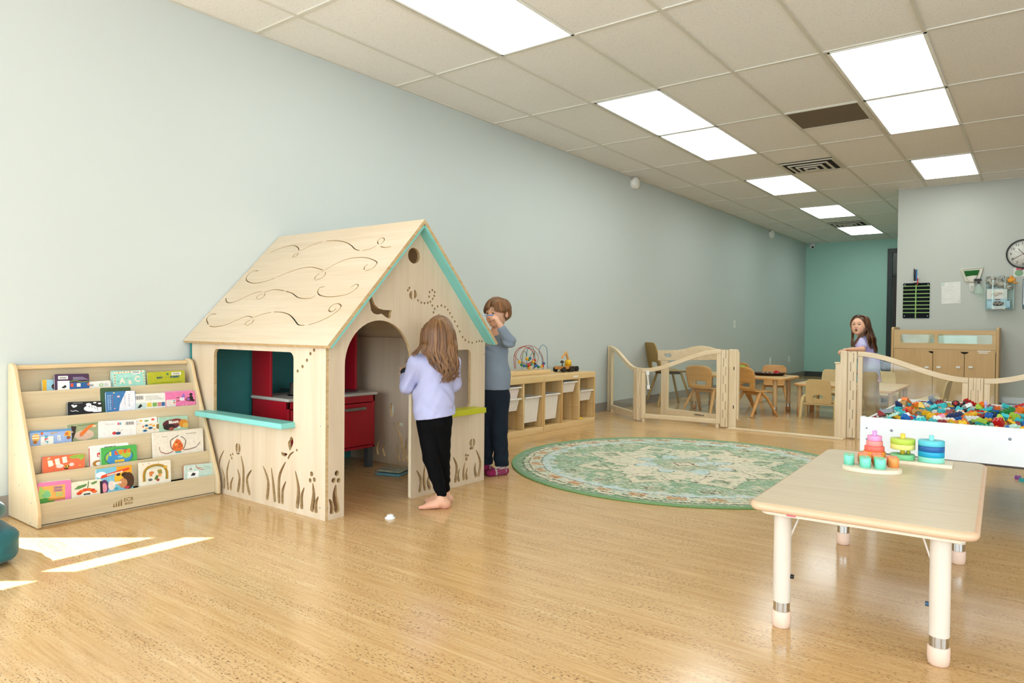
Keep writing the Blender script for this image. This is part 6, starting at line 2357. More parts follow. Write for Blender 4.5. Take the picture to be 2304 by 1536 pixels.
def wallbox(m, u0, v0, u1, v1, y0, y1, mi=0):
    a, b = pl(u0, v0, 1, PY), pl(u1, v1, 1, PY)
    m.box(a.x, b.x, PY - y1, PY - y0, b.z, a.z, mi)


def wthing(name, lb, cat, u, v):
    q = pl(u, v, 1, PY)
    return thing(name, lb, cat, (q.x, PY, q.z))


def wz(x, y): return (1960 + x / 6.401, 520 + y / 6.401)
def wz2(x, y): return (2100 + x / 9.6, 560 + y / 9.6)


# black schedule board with green tape lines
o = wthing('schedule_board', 'glossy black wall board divided by thin green lines', 'board', 2061, 676)
a, b = pl(*wz(465, 752), 1, PY), pl(*wz(838, 1252), 1, PY)
m = MB()
m.prism(rrect(a.x, b.z, b.x, a.z, .01, 3), [], .008, lambda p, q_, c: (p, PY - .0005 - c, q_))
bb = m.build('board', mat('0a0e12', .12, .05, spec=.02), o, True)
m = MB()
for k in range(8):
    z = a.z - (a.z - b.z) * (.085 + .108 * k)
    m.box(a.x - .001, b.x + .001, PY - .0102, PY - .0088, z - .0055, z + .0055)
xm = a.x + (b.x - a.x) * .485
m.box(xm - .0065, xm + .0065, PY - .0106, PY - .0088, b.z + .001, a.z - .02)
m.build('green_line', mat('8cb45c', .4), bb, True)
m = MB()
for x, z in ((a.x + .02, b.z + .03), (b.x - .02, b.z + .03), (a.x + .02, a.z - .02), (b.x - .02, a.z - .02)):
    m.ball((x, PY - .010, z), .007, 10)
m.build('mounting_pin', mat('d8dcdc', .3), bb, True)
# marker holder
o = wthing('marker_holder', 'small white holder with markers above the black board', 'pen holder', *wz(652, 740))
c = pl(*wz(652, 740), 1, PY)
m = MB()
m.box(-.032, .032, -.05, -.001, .0, .075)
m.build('cup', mat('d8d8d2', .4), o, bev=.004)
for i, (dx, cc, hh, lb) in enumerate(((-.02, '101828', .16, 'black'), (-.006, '14181c', .145, 'dark grey'), (.008, '1c7cc0', .15, 'blue'), (.022, 'c02830', .085, 'red'))):
    k = tag(MB().cyl((0, 0, 0), (0, 0, hh), .0065, None, 12).build('marker_pen', mat(cc, .4), None), '%s marker pen standing in the holder above the black board' % lb, 'pen', 'marker pens in the holder')
    k.location = (c.x + dx, PY - .056 + .0 - .006 * (i == 3), c.z + (.02 if i < 3 else -.03))
# paper
a, b = pl(*wz2(175, 712), 1, PY), pl(*wz2(585, 1185), 1, PY)
o = wthing('paper_sheet', 'white sheet of paper with small green logo taped on the white wall', 'paper', 2141, 658)
m = MB()
m.prism([(a.x, a.z - .012), (a.x + .006, b.z), (b.x, b.z + .010), (b.x - .004, a.z)], [], .0015, lambda p, q_, c_: (p, PY - .002 - c_, q_))
sh_o = m.build('sheet', mat('e0e1da', .5), o, True)
m = MB()
q = pl(*wz2(222, 772), 1, PY)
m.tube([(q.x + .014 * math.cos(t_), PY - .0042, q.z + .014 * math.sin(t_)) for t_ in np.linspace(.6, 5.6, 14)], .003, 6)
m.build('green_logo', mat('5cb09c', .4), sh_o, True)
m = MB()
for (x0, x1, y) in ((340, 400, 750), (350, 420, 965), (250, 380, 1085), (300, 450, 820), (300, 430, 880)):
    p0, p1 = pl(*wz2(x0, y), 1, PY), pl(*wz2(x1, y), 1, PY)
    m.box(p0.x, p1.x, PY - .0044, PY - .0036, p0.z - .0012, p0.z + .0012)
p0 = pl(*wz2(555, 1130), 1, PY)
m.box(p0.x - .006, p0.x + .006, PY - .0044, PY - .0036, p0.z - .006, p0.z + .006)
m.build('print', mat('b4b4ac', .5), sh_o, True)
# dustpan with brush
o = wthing('dustpan', 'cream dustpan with green-bristled brush hanging on the white wall', 'dustpan', *wz2(840, 550))
P_ = lambda x, y, d=0: (lambda q: (q.x, PY - d, q.z))(pl(*wz2(x, y), 1, PY))
pan = [P_(600, 445), P_(1085, 395), P_(1000, 640), P_(930, 720), P_(860, 730), P_(700, 700)]
m = MB()
m.prism([(p[0], p[2]) for p in pan], [], .02, lambda p, q_, c_: (p, PY - .0005 - c_, q_))
pn = m.build('pan', mat('dcd8c6', .45), o, True, bev=.004)
m = MB()
rim = [P_(600, 445, .028), P_(1085, 395, .028), P_(1000, 640, .028), P_(930, 725, .028)]
m.tube(rim, .006, 8)
m.tube([P_(600, 445, .028), P_(705, 705, .028)], .006, 8)
m.build('rim', mat('e0dccb', .45), pn, True)
m = MB()
bru = [P_(665, 482), P_(1000, 457), P_(958, 570), P_(850, 572), P_(705, 596)]
m.prism([(p[0], p[2]) for p in bru], [], .022, lambda p, q_, c_: (p, PY - .021 - c_, q_))
br = m.build('bristles', mat('0a5a14', .8, .2, 120), o, True)
m = MB()
hd = [P_(705, 600), P_(850, 576), P_(958, 574), P_(900, 680), P_(850, 720), P_(780, 700)]
m.prism([(p[0], p[2]) for p in hd], [], .018, lambda p, q_, c_: (p, PY - .023 - c_, q_))
m.build('brush_handle', mat('d2cfc0', .45), o, True, bev=.004)
# comb-like tool and spray bottle
o = wthing('whisk_brush', 'small cream slotted scoop hanging left of the spray bottle', 'scoop', *wz2(835, 830))
m = MB()
sc = [P_(775, 740), P_(885, 730), P_(882, 880), P_(860, 920), P_(820, 922), P_(795, 890)]
sl_h = []
for x in (815, 840, 862):
    p0, p1 = P_(x - 6, 900), P_(x + 6, 790)
    sl_h.append([(p0[0], p0[2]), (p1[0], p0[2]), (p1[0], p1[2]), (p0[0], p1[2])])
m.prism([(p[0], p[2]) for p in sc], sl_h, .012, lambda p, q_, c_: (p, PY - .012 - c_, q_))
m.build('scoop_head', mat('dcd8cc', .5), o, True)
m = MB()
m.cyl(P_(850, 735, .018), P_(850, 690, .012), .008)
m.build('scoop_handle', mat('dcd8cc', .5), o, True)
o = wthing('spray_bottle', 'clear spray bottle with black trigger head hanging on the white wall', 'spray bottle', *wz2(985, 960))
cx_ = P_(988, 860)
base = P_(988, 970)[2]
m = MB()
H_ = P_(988, 755)[2] - base
m.lathe([(0, 0), (.047, 0), (.050, .01), (.050, H_ * .45), (.040, H_ * .7), (.018, H_ * .92), (.015, H_)], (cx_[0], PY - .055, base), 28)
m.build('bottle', glass((.92, 1, .97), .18), o, True)
m = MB()
ol = [P_(885, 655), P_(960, 645), P_(1040, 650), P_(1058, 685), P_(1018, 695), P_(1018, 755), P_(958, 755), P_(958, 700), P_(930, 695), P_(895, 750), P_(885, 745), P_(915, 700), P_(885, 690)]
m.prism([(p[0], p[2]) for p in ol], [], .025, lambda p, q_, c_: (p, PY - .042 - c_, q_))
m.build('trigger_head', BLACK, o, True, bev=.003)
# acrylic glove-box holder
o = wthing('glove_box_holder', 'clear acrylic wall holder with boxes and a plastic bag', 'dispenser', *wz2(1440, 1000))
a, b = P_(1145, 680), P_(1745, 1310)
m = MB()
for q in ((a[0], a[0] + .004, PY - .12, PY - .001), (b[0] - .004, b[0], PY - .12, PY - .001)):
    m.box(q[0], q[1], q[2], q[3], b[2], a[2])
m.box(a[0], b[0], PY - .12, PY - .001, b[2], b[2] + .005)
m.box(a[0], b[0], PY - .005, PY - .001, b[2], a[2])
for x in (1300, 1560):
    xx = P_(x, 700)[0]
    m.box(xx - .008, xx + .008, PY - .122, PY - .118, b[2], a[2])
m.build('clear_frame', glass((.88, .97, .94), .18), o, True)
o = wthing('glove_box', 'pale blue printed cardboard glove box at the bottom of the clear holder', 'box', *wz2(1400, 1290))
p0, p1 = P_(1150, 1085), P_(1660, 1295)
m = MB()
m.box(p0[0] + .006, p1[0], PY - .10, PY - .01, p1[2] + .006, p0[2])
bx = m.build('carton', mat('a4c8d4', .5, .1, 20), o, True, bev=.002)
m = MB()
q = P_(1405, 1185)
m.prism(circ(q[0], q[2], .062, .028, 24), [], .001, lambda p, q_, c_: (p, PY - .1008 - c_, q_))
m.build('opening', mat('3a3530', .7), bx, True)
m = MB()
v = []
for i in range(26):
    t_ = i / 25
    v.append((q[0] - .05 + .10 * t_, PY - .104 - .006 * math.sin(9 * t_), q[2] + .014 * math.sin(17 * t_)))
m.tube(v, .011, 8)
m.build('folded_glove', mat('8c857c', .7), bx, True)
m = MB()
p0, p1 = P_(1295, 1250), P_(1562, 1300)
m.box(p0[0], p1[0], PY - .1025, PY - .1005, p1[2] + .003, p0[2])
m.build('white_tag', mat('e8e8e2', .5), bx, True)
q = P_(1430, 1275)
text('FINGER', 'print_text', .020, frame((q[0], PY - .1028, q[2]), (1, 0, 0), (0, 0, 1)), mat('55565a', .5), bx, .0003, 0, 'CENTER', 1.3, True)
q = P_(1225, 1118)
text('CLEAR', 'print_text', .016, frame((q[0], PY - .1008, q[2]), (1, 0, 0), (0, 0, 1)), mat('4a7080', .5), bx, .0003, 0, 'CENTER', 1.2, True)
m = MB()
for (xa, xb, ya, yb, cc) in ((1345, 1455, 1090, 1110, 0), (1600, 1650, 1095, 1120, 1), (1605, 1650, 1250, 1275, 2)):
    p0, p1 = P_(xa, ya), P_(xb, yb)
    m.box(p0[0], p1[0], PY - .1015, PY - .1005, p1[2], p0[2], cc)
m.build('printed_marks', [mat('7a4a3a', .5), mat('1c4a3c', .5), mat('5c90b8', .5)], bx, True)
o = wthing('tissue_box', 'white cardboard box with a pulled glove above the pale blue box', 'box', *wz2(1380, 1080))
p0, p1 = P_(1160, 880), P_(1600, 1078)
m = MB()
m.box(p0[0] + .002, p1[0], PY - .10, PY - .01, p1[2] - .0, p0[2])
bx = m.build('carton', mat('dadcd4', .5), o, True, bev=.002)
m = MB()
ol = [P_(1230, 985), P_(1310, 960), P_(1400, 935), P_(1480, 940), P_(1525, 968), P_(1440, 975), P_(1380, 1010), P_(1330, 1030), P_(1320, 985)]
m.prism([(p[0], p[2]) for p in ol], [], .012, lambda p, q_, c_: (p, PY - .1008 - c_, q_))
m.build('pulled_glove', mat('c8c2b2', .7), bx, True, bev=.004)
# crumpled clear bag on top: many thin folded ribbons
o = wthing('plastic_bag', 'crumpled grey see-through plastic bag on top of the clear holder', 'plastic bag', *wz2(1400, 860))
BAG = mat('8f8b80', .35, .3, 30)
rr2 = random.Random(5)
m = MB()
for i in range(90):
    x, y = rr2.uniform(1120, 1700), rr2.uniform(610, 850)
    if x < 1200 and y > 720:
        continue
    pts = [P_(x + rr2.uniform(-45, 45), min(870, y + rr2.uniform(-30, 30)), rr2.uniform(.02, .11)) for _ in range(4)]
    m.tube(spline(pts, 5), [.0015 + .0035 * rr2.random()] * 16, 5, flat=.5)
m.build('bag', BAG, o, True)['kind'] = 'stuff'
m = MB()
for x_, y_, r_b in ((1230, 690, .05), (1310, 730, .055), (1400, 710, .05), (1480, 760, .05), (1560, 780, .045), (1640, 830, .04), (1290, 640, .035)):
    m.ball((lambda q: (q[0], PY - .055, q[2]))(P_(x_, y_)), (r_b, .035, r_b * .8), 14)
m.build('bag_body', mat('b9b8ac', .4, .2, 20), o, True)
o = wthing('orange_glove', 'orange crumpled glove hanging at the right of the clear holder', 'glove', *wz2(1690, 680))
q = P_(1680, 690)
m = MB()
for (dx, dz, a, b_, c_) in ((0, 0, .036, .02, .028), (.005, .035, .02, .014, .026), (.042, -.028, .030, .012, .012), (-.02, .01, .02, .016, .02), (.03, .01, .02, .012, .022)):
    m.ball((q[0] + dx, PY - .08, q[2] + dz), (a, b_, c_), 14)
m.build('glove', mat('e0982c', .5, .15, 40), o, True)
# clock
q = pl(2303, 571, 1, PY)
ck = thing('wall_clock', 'round black-rimmed wall clock with white face cut by the right frame edge', 'clock', (q.x, PY, q.z))
CRr = .176
Mr = Matrix.Rotation(PI / 2, 4, 'X')
m = MB()
m.lathe([(0, .001), (CRr - .014, .001), (CRr - .014, .022), (0, .022)], (0, 0, 0), 48, 0, Mr)
m.build('face', mat('dcdcd4', .5), ck)
m = MB()
m.lathe([(CRr - .013, .0225), (CRr - .013, .036), (CRr - .006, .042), (CRr, .036), (CRr, .002), (CRr - .013, .0225)], (0, 0, 0), 64, 0, Mr)
m.build('rim', mat('101412', .35), ck)
for h_ in range(1, 13):
    a = PI / 2 - h_ * PI / 6
    text(str(h_), 'numeral', .046, frame((.125 * math.cos(a), -.0235, .125 * math.sin(a)), (1, 0, 0), (0, 0, 1)), mat('303430', .5), ck, .0003)
for (an, ln_, w_, cc) in ((PI / 2 - (10 + 40 / 60) * PI / 6, .085, .006, '1c1c1c'), (PI / 2 - 40 * PI / 30, .12, .005, '1c1c1c'), (PI / 2 - 48.5 * PI / 30, .10, .0018, '8a8a84')):
    m = MB()
    m.bar((-.02 * math.cos(an), -.027, -.02 * math.sin(an)), (ln_ * math.cos(an), -.027, ln_ * math.sin(an)), w_, .001, up=(0, 1, 0))
    m.build('hand', mat(cc, .4), ck)
m = MB()
m.ball((0, -.028, 0), .007, 10)
m.build('hub', mat('8c3038', .4), ck)
# small decorated card under the clock and framed panel at the frame edge
o = wthing('picture_card', 'small white card with red flower and green leaf under the clock', 'card', 2297, 612)
p0, p1 = P_(1735, 400), P_(2110, 590)
m = MB()
m.box(p0[0], p1[0], PY - .006, PY - .001, p1[2], p0[2])
cd_ = m.build('card', mat('e2e2dc', .5), o, True)
for (x, y, r, cc) in ((1850, 520, .042, '7aa880'), (1850, 425, .030, 'e07880'), (1870, 440, .024, '2c1c38'), (1920, 425, .018, '901c38')):
    q = P_(x, y)
    m = MB()
    m.prism(circ(q[0], q[2], r, r * .9, 18), [], .001, lambda p, q_, c_: (p, PY - .0065 - c_ - .0003 * r * 100, q_))
    m.build('printed_shape', mat(cc, .5), cd_, True)
o = wthing('key_hook', 'tiny black hook on the white wall under the clock', 'hook', *wz2(1740, 365))
m = MB()
m.bar(P_(1715, 365, .008), P_(1770, 365, .008), .006, .010)
m.build('hook', BLACK, o, True)
o = wthing('wall_screen', 'bright white framed panel at the right frame edge of the wall', 'panel', 2304, 655)
p0, p1 = P_(1938, 650), P_(2200, 1290)
m = MB()
m.box(p0[0], p1[0] + .1, PY - .03, PY - .001, p1[2], p0[2])
fr_ = m.build('frame', mat('3c5660', .4), o, True, bev=.003)
m = MB()
m.box(p0[0] + .008, p1[0] + .092, PY - .032, PY - .0305, p1[2] + .05, p0[2] - .008)
m.build('panel', mat('eef4f4', .3), fr_, True)
# vertical seam on the wall right side
# ================================================================== PEOPLE
class Field:
    """signed-distance field on a grid; surface() meshes it as one continuous skin (surface nets)"""

    def __init__(s, lo, hi, h):
        s.lo = np.array(lo, float)
        s.h = h
        s.n = (np.ceil((np.array(hi) - s.lo) / h).astype(int) + 1)
        s.d = np.full(tuple(s.n), 1.0, np.float32)

    def _sl(s, lo, hi):
        a = np.clip(np.floor((np.array(lo) - s.lo) / s.h).astype(int), 0, s.n - 1)
        b = np.clip(np.ceil((np.array(hi) - s.lo) / s.h).astype(int) + 1, 1, s.n)
        sl = tuple(slice(a[i], b[i]) for i in range(3))
        ax = [s.lo[i] + s.h * np.arange(a[i], b[i]) for i in range(3)]
        return sl, np.meshgrid(*ax, indexing='ij', sparse=True)

    def _put(s, sl, b, k, op):
        a = s.d[sl]
        if op == 'u':
            if k > 0:
                h = np.clip(0.5 + 0.5 * (b - a) / k, 0, 1)
                s.d[sl] = b * (1 - h) + a * h - k * h * (1 - h)
            else:
                s.d[sl] = np.minimum(a, b)
        elif op == 's':
            b = -b
            h = np.clip(0.5 - 0.5 * (b - a) / max(k, 1e-6), 0, 1)
            s.d[sl] = b * (1 - h) + a * h + k * h * (1 - h)

    def cap(s, a, b, ra, rb, k=0.02, op='u', flat=None):
        """tapered capsule; flat=(axis vector, factor) squashes it along an axis"""
        a, b = np.array(a, float), np.array(b, float)
        R = max(ra, rb) + k + 3 * s.h
        sl, (X, Y, Z) = s._sl(np.minimum(a, b) - R, np.maximum(a, b) + R)
        ab = b - a
        L2 = float(ab @ ab) or 1e-9
        px, py, pz = X - a[0], Y - a[1], Z - a[2]
        t = np.clip((px * ab[0] + py * ab[1] + pz * ab[2]) / L2, 0, 1)
        dx, dy, dz = px - t * ab[0], py - t * ab[1], pz - t * ab[2]
        if flat is not None:
            f = np.array(flat[0], float)
            f = f / np.linalg.norm(f)
            q = dx * f[0] + dy * f[1] + dz * f[2]
            e = 1 / flat[1] - 1
            dx, dy, dz = dx + q * e * f[0], dy + q * e * f[1], dz + q * e * f[2]
        d = np.sqrt(dx * dx + dy * dy + dz * dz) - (ra + (rb - ra) * t)
        if flat is not None:
            d = d * min(1, flat[1] + .25)
        s._put(sl, d, k, op)
        return s

    def ell(s, c, r, B=None, k=0.02, op='u'):
        """ellipsoid, B = 3x3 rows of its own axes"""
        c = np.array(c, float)
        r = np.array(r, float)
        R = r.max() + k + 3 * s.h
        sl, (X, Y, Z) = s._sl(c - R, c + R)
        px, py, pz = X - c[0], Y - c[1], Z - c[2]
        if B is None:
            B = np.eye(3)
        q = [(px * B[i][0] + py * B[i][1] + pz * B[i][2]) for i in range(3)]
        k0 = np.sqrt(sum((q[i] / r[i]) ** 2 for i in range(3)))
        k1 = np.sqrt(sum((q[i] / r[i] ** 2) ** 2 for i in range(3))) + 1e-9
        s._put(sl, k0 * (k0 - 1) / k1, k, op)
        return s

    def wrinkle(s, fn):
        ii = np.argwhere(np.abs(s.d) < .02)
        P = s.lo + ii * s.h
        s.d[ii[:, 0], ii[:, 1], ii[:, 2]] += fn(P[:, 0], P[:, 1], P[:, 2]).astype(np.float32)
        return s

    def cut(s, p, n, k=0.004):
        """remove everything on the side the normal points to"""
        n = np.array(n, float)
        n = n / np.linalg.norm(n)
        sl, (X, Y, Z) = s._sl(s.lo, s.lo + s.h * s.n)
        b = (X - p[0]) * n[0] + (Y - p[1]) * n[1] + (Z - p[2]) * n[2]
        s.d = np.maximum(s.d, b).astype(np.float32)
        return s

    def surface(s):
        d = s.d
        sg = d < 0
        nx, ny, nz = d.shape
        corners = [(i, j, k) for i in (0, 1) for j in (0, 1) for k in (0, 1)]
        s8 = np.zeros((nx - 1, ny - 1, nz - 1), np.uint8)
        for a in corners:
            s8 += sg[a[0]:nx - 1 + a[0], a[1]:ny - 1 + a[1], a[2]:nz - 1 + a[2]]
        act = (s8 > 0) & (s8 < 8)
        ii = np.argwhere(act)
        vals = {a: d[ii[:, 0] + a[0], ii[:, 1] + a[1], ii[:, 2] + a[2]] for a in corners}
        acc = np.zeros((len(ii), 3))
        cnt = np.zeros(len(ii))
        for a in corners:
            for ax in range(3):
                if a[ax] == 1:
                    continue
                b = list(a)
                b[ax] = 1
                A, Bv = vals[a], vals[tuple(b)]
                cr = (A < 0) != (Bv < 0)
                t = np.where(cr, A / np.where(np.abs(A - Bv) < 1e-9, 1e-9, A - Bv), 0)
                for q in range(3):
                    acc[:, q] += np.where(cr, a[q] + (t if q == ax else 0), 0)
                cnt += cr
        idx = -np.ones(act.shape, np.int32)
        idx[act] = np.arange(len(ii))
        V = (ii + acc / cnt[:, None]) * s.h + s.lo
        F = []
        for ax in range(3):
            o1, o2 = [(1, 2), (2, 0), (0, 1)][ax]
            sh = list(d.shape)
            A = [slice(0, n) for n in sh]
            Bs = [slice(0, n) for n in sh]
            A[ax], Bs[ax] = slice(0, sh[ax] - 1), slice(1, sh[ax])
            cr = sg[tuple(A)] != sg[tuple(Bs)]
            e = np.argwhere(cr)
            ok = (e[:, o1] > 0) & (e[:, o2] > 0) & (e[:, o1] < sh[o1] - 1) & (e[:, o2] < sh[o2] - 1)
            e = e[ok]
            ins = sg[e[:, 0], e[:, 1], e[:, 2]]
            u, v = np.zeros(3, int), np.zeros(3, int)
            u[o1], v[o2] = 1, 1
            q = [e, e - u, e - u - v, e - v]
            q = [idx[w[:, 0], w[:, 1], w[:, 2]] for w in q]
            f = np.stack(q, 1)
            f[~ins] = f[~ins][:, ::-1]
            F.append(f)
        F = np.concatenate(F)
        F = F[(F >= 0).all(1)]
        return V, F

    def build(s, name, m, parent, smooth=1, color=None):
        V, F = s.surface()
        for _ in range(smooth):
            acc = np.zeros_like(V)
            c = np.zeros(len(V))
            for a, b in ((0, 1), (1, 2), (2, 3), (3, 0)):
                for q in range(3):
                    acc[:, q] += np.bincount(F[:, a], weights=V[F[:, b], q], minlength=len(V))
                c += np.bincount(F[:, a], minlength=len(V))
            V = V * .5 + acc / np.maximum(c, 1)[:, None] * .5
        o3 = np.array(ORG[root_of(parent)])
        me = bpy.data.meshes.new(name)
        me.vertices.add(len(V))
        me.vertices.foreach_set('co', (V - o3).ravel())
        me.loops.add(len(F) * 4)
        me.loops.foreach_set('vertex_index', F.ravel().astype(np.int32))
        me.polygons.add(len(F))
        me.polygons.foreach_set('loop_start', np.arange(0, len(F) * 4, 4, dtype=np.int32))
        me.polygons.foreach_set('loop_total', np.full(len(F), 4, np.int32))
        me.polygons.foreach_set('use_smooth', np.ones(len(F), bool))
        me.update(calc_edges=True)
        me.validate()
        if color is not None:
            ca = me.color_attributes.new('tone', 'FLOAT_COLOR', 'POINT')
            C_ = color(V)
            ca.data.foreach_set('color', np.concatenate([C_, np.ones((len(V), 1))], 1).ravel())
        me.materials.append(m)
        o = bpy.data.objects.new(name, me)
        COL.objects.link(o)
        o.parent = parent
        return o


def tone_mat(name, rough, fine=300, amt=.12, sss=0.0, bump=0.0):
    t = NT(name)
    vc = t.n('VertexColor', layer_name='tone')
    f = t.noise(t.mapv((1, 1, 1)), fine, 2, .6)
    t.link(t.mix(1.0, vc.outputs[0], t.ramp(f, [(.3, (1 - amt,) * 3 + (1,)), (.7, (1,) * 3 + (1,))]), 'MULTIPLY'), t.b.inputs['Base Color'])
    t.set(Roughness=rough)
    if sss:
        t.b.inputs['Subsurface Weight'].default_value = sss
        t.b.inputs['Subsurface Scale'].default_value = .01
        t.b.inputs['Subsurface Radius'].default_value = (1, .35, .2)
    if bump:
        t.bump(f, bump, .002)
    return t.m


SKIN = tone_mat('skin', .5, 60, .05, .12)
SK = np.array(lin('dba98a'))
SKR = np.array(lin('c98270'))
LIP = np.array(lin('b0605c'))


def hair_mat(c1, c2, name):
    t = NT(name)
    f = t.noise(t.mapv((90, 90, 5)), 1, 3, .6)
    g = t.noise(t.mapv((9, 9, 1.5)), 1, 2)
    col = t.mix(.5, t.ramp(f, [(.3, c1), (.7, c2)]), t.ramp(g, [(.3, c1), (.7, c2)]))
    t.link(col, t.b.inputs['Base Color'])
    t.set(Roughness=.42)
    return t.m


RT_ = np.array([.797, .604, 0.0])      # image right on the floor plan
FW_ = np.array([-.604, .797, 0.0])     # away from the camera
UPV = np.array([0, 0, 1.0])


def unit(v):
    v = np.array(v, float)
    return v / np.linalg.norm(v)


def rotv(v, ax, deg):
    ax = unit(ax)
    a = math.radians(deg)
    v = np.array(v, float)
    return v * math.cos(a) + np.cross(ax, v) * math.sin(a) + ax * (ax @ v) * (1 - math.cos(a))


class Head:
    """head frame: c = centre of the skull, fwd = where the face looks, s = size (1 = 0.2 m tall child head)"""

    def __init__(s, c, fwd, up, sc):
        s.c = np.array(c, float)
        s.f = unit(fwd)
        up = np.array(up, float)
        s.u = unit(up - s.f * (up @ s.f))
        s.r = np.cross(s.f, s.u)           # the person's right
        s.s = sc
        s.B = np.array([s.r, s.f, s.u])

    def p(s, x, y, z):                     # x to the person's right, y forward, z up (metres at s=1)
        return s.c + (s.r * x + s.f * y + s.u * z) * s.s

    def l(s, V):
        return ((V - s.c) @ s.B.T) / s.s

    def shape(s, F, mouth_open=False, neck=None):
        S = s.s
        e = lambda x, y, z, a, b, c, k=.012, op='u': F.ell(s.p(x, y, z), np.array([a, b, c]) * S, s.B, k * S, op)
        e(0, -.012, .022, .070, .083, .076)                # cranium
        e(0, .018, .0, .062, .062, .070, .02)               # forehead/face mass
        e(0, .030, -.040, .044, .044, .048, .02)            # lower face
        e(0, .052, -.070, .020, .018, .016, .018)           # chin
        for q in (-1, 1):
            e(q * .029, .046, -.030, .022, .022, .024, .016)   # cheeks
            e(q * .031, .020, -.056, .020, .028, .020, .02)     # jaw corner
            e(q * .0255, .071, .004, .0145, .010, .0095, .010, 's')   # eye sockets
            e(q * .0255, .0585, .003, .0125, .0125, .0125, .003)   # lids
            e(q * .0055, .083, -.0255, .0055, .006, .0050, .004)   # nostril wings
            # ear
            F.ell(s.p(q * .071, -.008, -.008), np.array([.006, .016, .024]) * S, s.B, .006 * S)
            F.ell(s.p(q * .076, -.006, -.006), np.array([.005, .009, .014]) * S, s.B, .003 * S, 's')
        F.cap(s.p(0, .070, .004), s.p(0, .0845, -.0215), .0048 * S, .0064 * S, .009 * S)   # nose
        e(0, .070, .022, .030, .010, .010, .012)            # brow ridge
        if mouth_open:
            e(0, .074, -.050, .013, .010, .012, .004)
            e(0, .080, -.050, .0075, .013, .0075, .002, 's')
        else:
            e(0, .0715, -.0455, .018, .0075, .0038, .003)
            e(0, .0710, -.0530, .0155, .0080, .0045, .003)
            F.cap(s.p(-.014, .0785, -.0492), s.p(.014, .0785, -.0492), .0016 * S, .0016 * S, .001 * S, 's')
        if neck is not None:
            F.cap(s.p(0, -.022, -.045), neck, .034 * S, .036, .02)

    def tint(s, V, C, mouth_open=False):
        L = s.l(V)
        def blob(x, y, z, r, sx=1, sz=1):
            return np.exp(-(((L[:, 0] - x) / sx) ** 2 + ((L[:, 1] - y)) ** 2 + ((L[:, 2] - z) / sz) ** 2) / r ** 2)
        front = (L[:, 1] > .045)
        w = np.clip(blob(0, .078, -.0493, .0072, 2.5 if not mouth_open else 1.9, .85 if not mouth_open else 1.7) * 2.2 - .6, 0, 1) * front * .85
        C = C * (1 - w[:, None]) + LIP * w[:, None]
        for q in (-1, 1):
            w = blob(q * .036, .06, -.030, .020) * .35
            C = C * (1 - w[:, None]) + SKR * w[:, None]
            w = np.clip(blob(q * .0725, -.008, -.006, .018) * .5, 0, 1)
            C = C * (1 - w[:, None]) + SKR * w[:, None]
        w = blob(0, .09, -.026, .010) * .3
        C = C * (1 - w[:, None]) + SKR * w[:, None]
        if mouth_open:
            w = np.clip(blob(0, .070, -.050, .0085, 1.0, 1.0) * 2.2 * (L[:, 1] < .079), 0, 1)
            C = C * (1 - w[:, None]) + np.array(lin('3a1012')) * w[:, None]
        return C

    def features(s, parent, brow='5a3a22', iris='4a3424', mouth_open=False, lid=.35):
        S = s.s
        o3 = np.array(ORG[root_of(parent)])
        for q in (-1, 1):
            m = MB()
            Bm = Matrix([list(s.r), list(s.u), list(s.f)]).transposed().to_4x4()
            c = s.p(q * .0255, .0610, .003) - o3
            Mx = Matrix.Translation(Vector(c)) @ Bm
            r = .0118 * S
            m.lathe([(r * math.sin(a), r * math.cos(a)) for a in np.linspace(PI * .55, 0, 10)][:-1] + [(0, r)], (0, 0, 0), 18, 0, Mx)
            m.lathe([(.0052 * S, r * .905), (.0046 * S, r * .96), (.0022 * S, r * 1.005), (0, r * 1.01)], (0, 0, 0), 16, 1, Mx)
            m.lathe([(.0023 * S, r * 1.005), (0, r * 1.03)], (0, 0, 0), 12, 2, Mx)
            ey = m.build('eye', [mat('d9d2ca', .2), mat(iris, .15), mat('0c0806', .1)], parent)
            # upper lid with lashes and the brow
            m = MB()
            pts = [s.p(q * .0255 + x, .0610 + math.sqrt(max(0, .0138 ** 2 - x * x - zz * zz)), .003 + zz) - o3 for x, zz in ((-.0118, -.001), (-.008, .0040 - lid * .006), (-.003, .0062 - lid * .008), (.003, .0062 - lid * .008), (.008, .0042 - lid * .006), (.0122, -.001))]
            m.tube(spline([tuple(p) for p in pts], 3), .0011 * S, 6)
            m.build('eyelash', mat('2a1a12', .6), ey)
            m = MB()
            m.ball((0, 0, 0), (.0132 * S, .0132 * S, .0132 * S), 16, 0, Matrix.Translation(Vector(s.p(q * .0255, .0600, .0062 + .004 * (1 - lid)) - o3)) @ Bm)
            m.build('eyelid', mat('cf9c80', .5), parent)
            m = MB()
            pts = [s.p(q * x, y, z) - o3 for x, y, z in ((.011, .0790, .0195), (.019, .0785, .0235), (.029, .0735, .0245), (.038, .0650, .0200))]
            m.tube(spline([tuple(p) for p in pts], 4), [x * S for x in (.0022, .003, .0032, .0032, .0032, .003, .003, .0028, .0026, .0022, .002, .0015, .001)], 6, flat=.5)
            m.build('eyebrow', mat(brow, .7), parent)


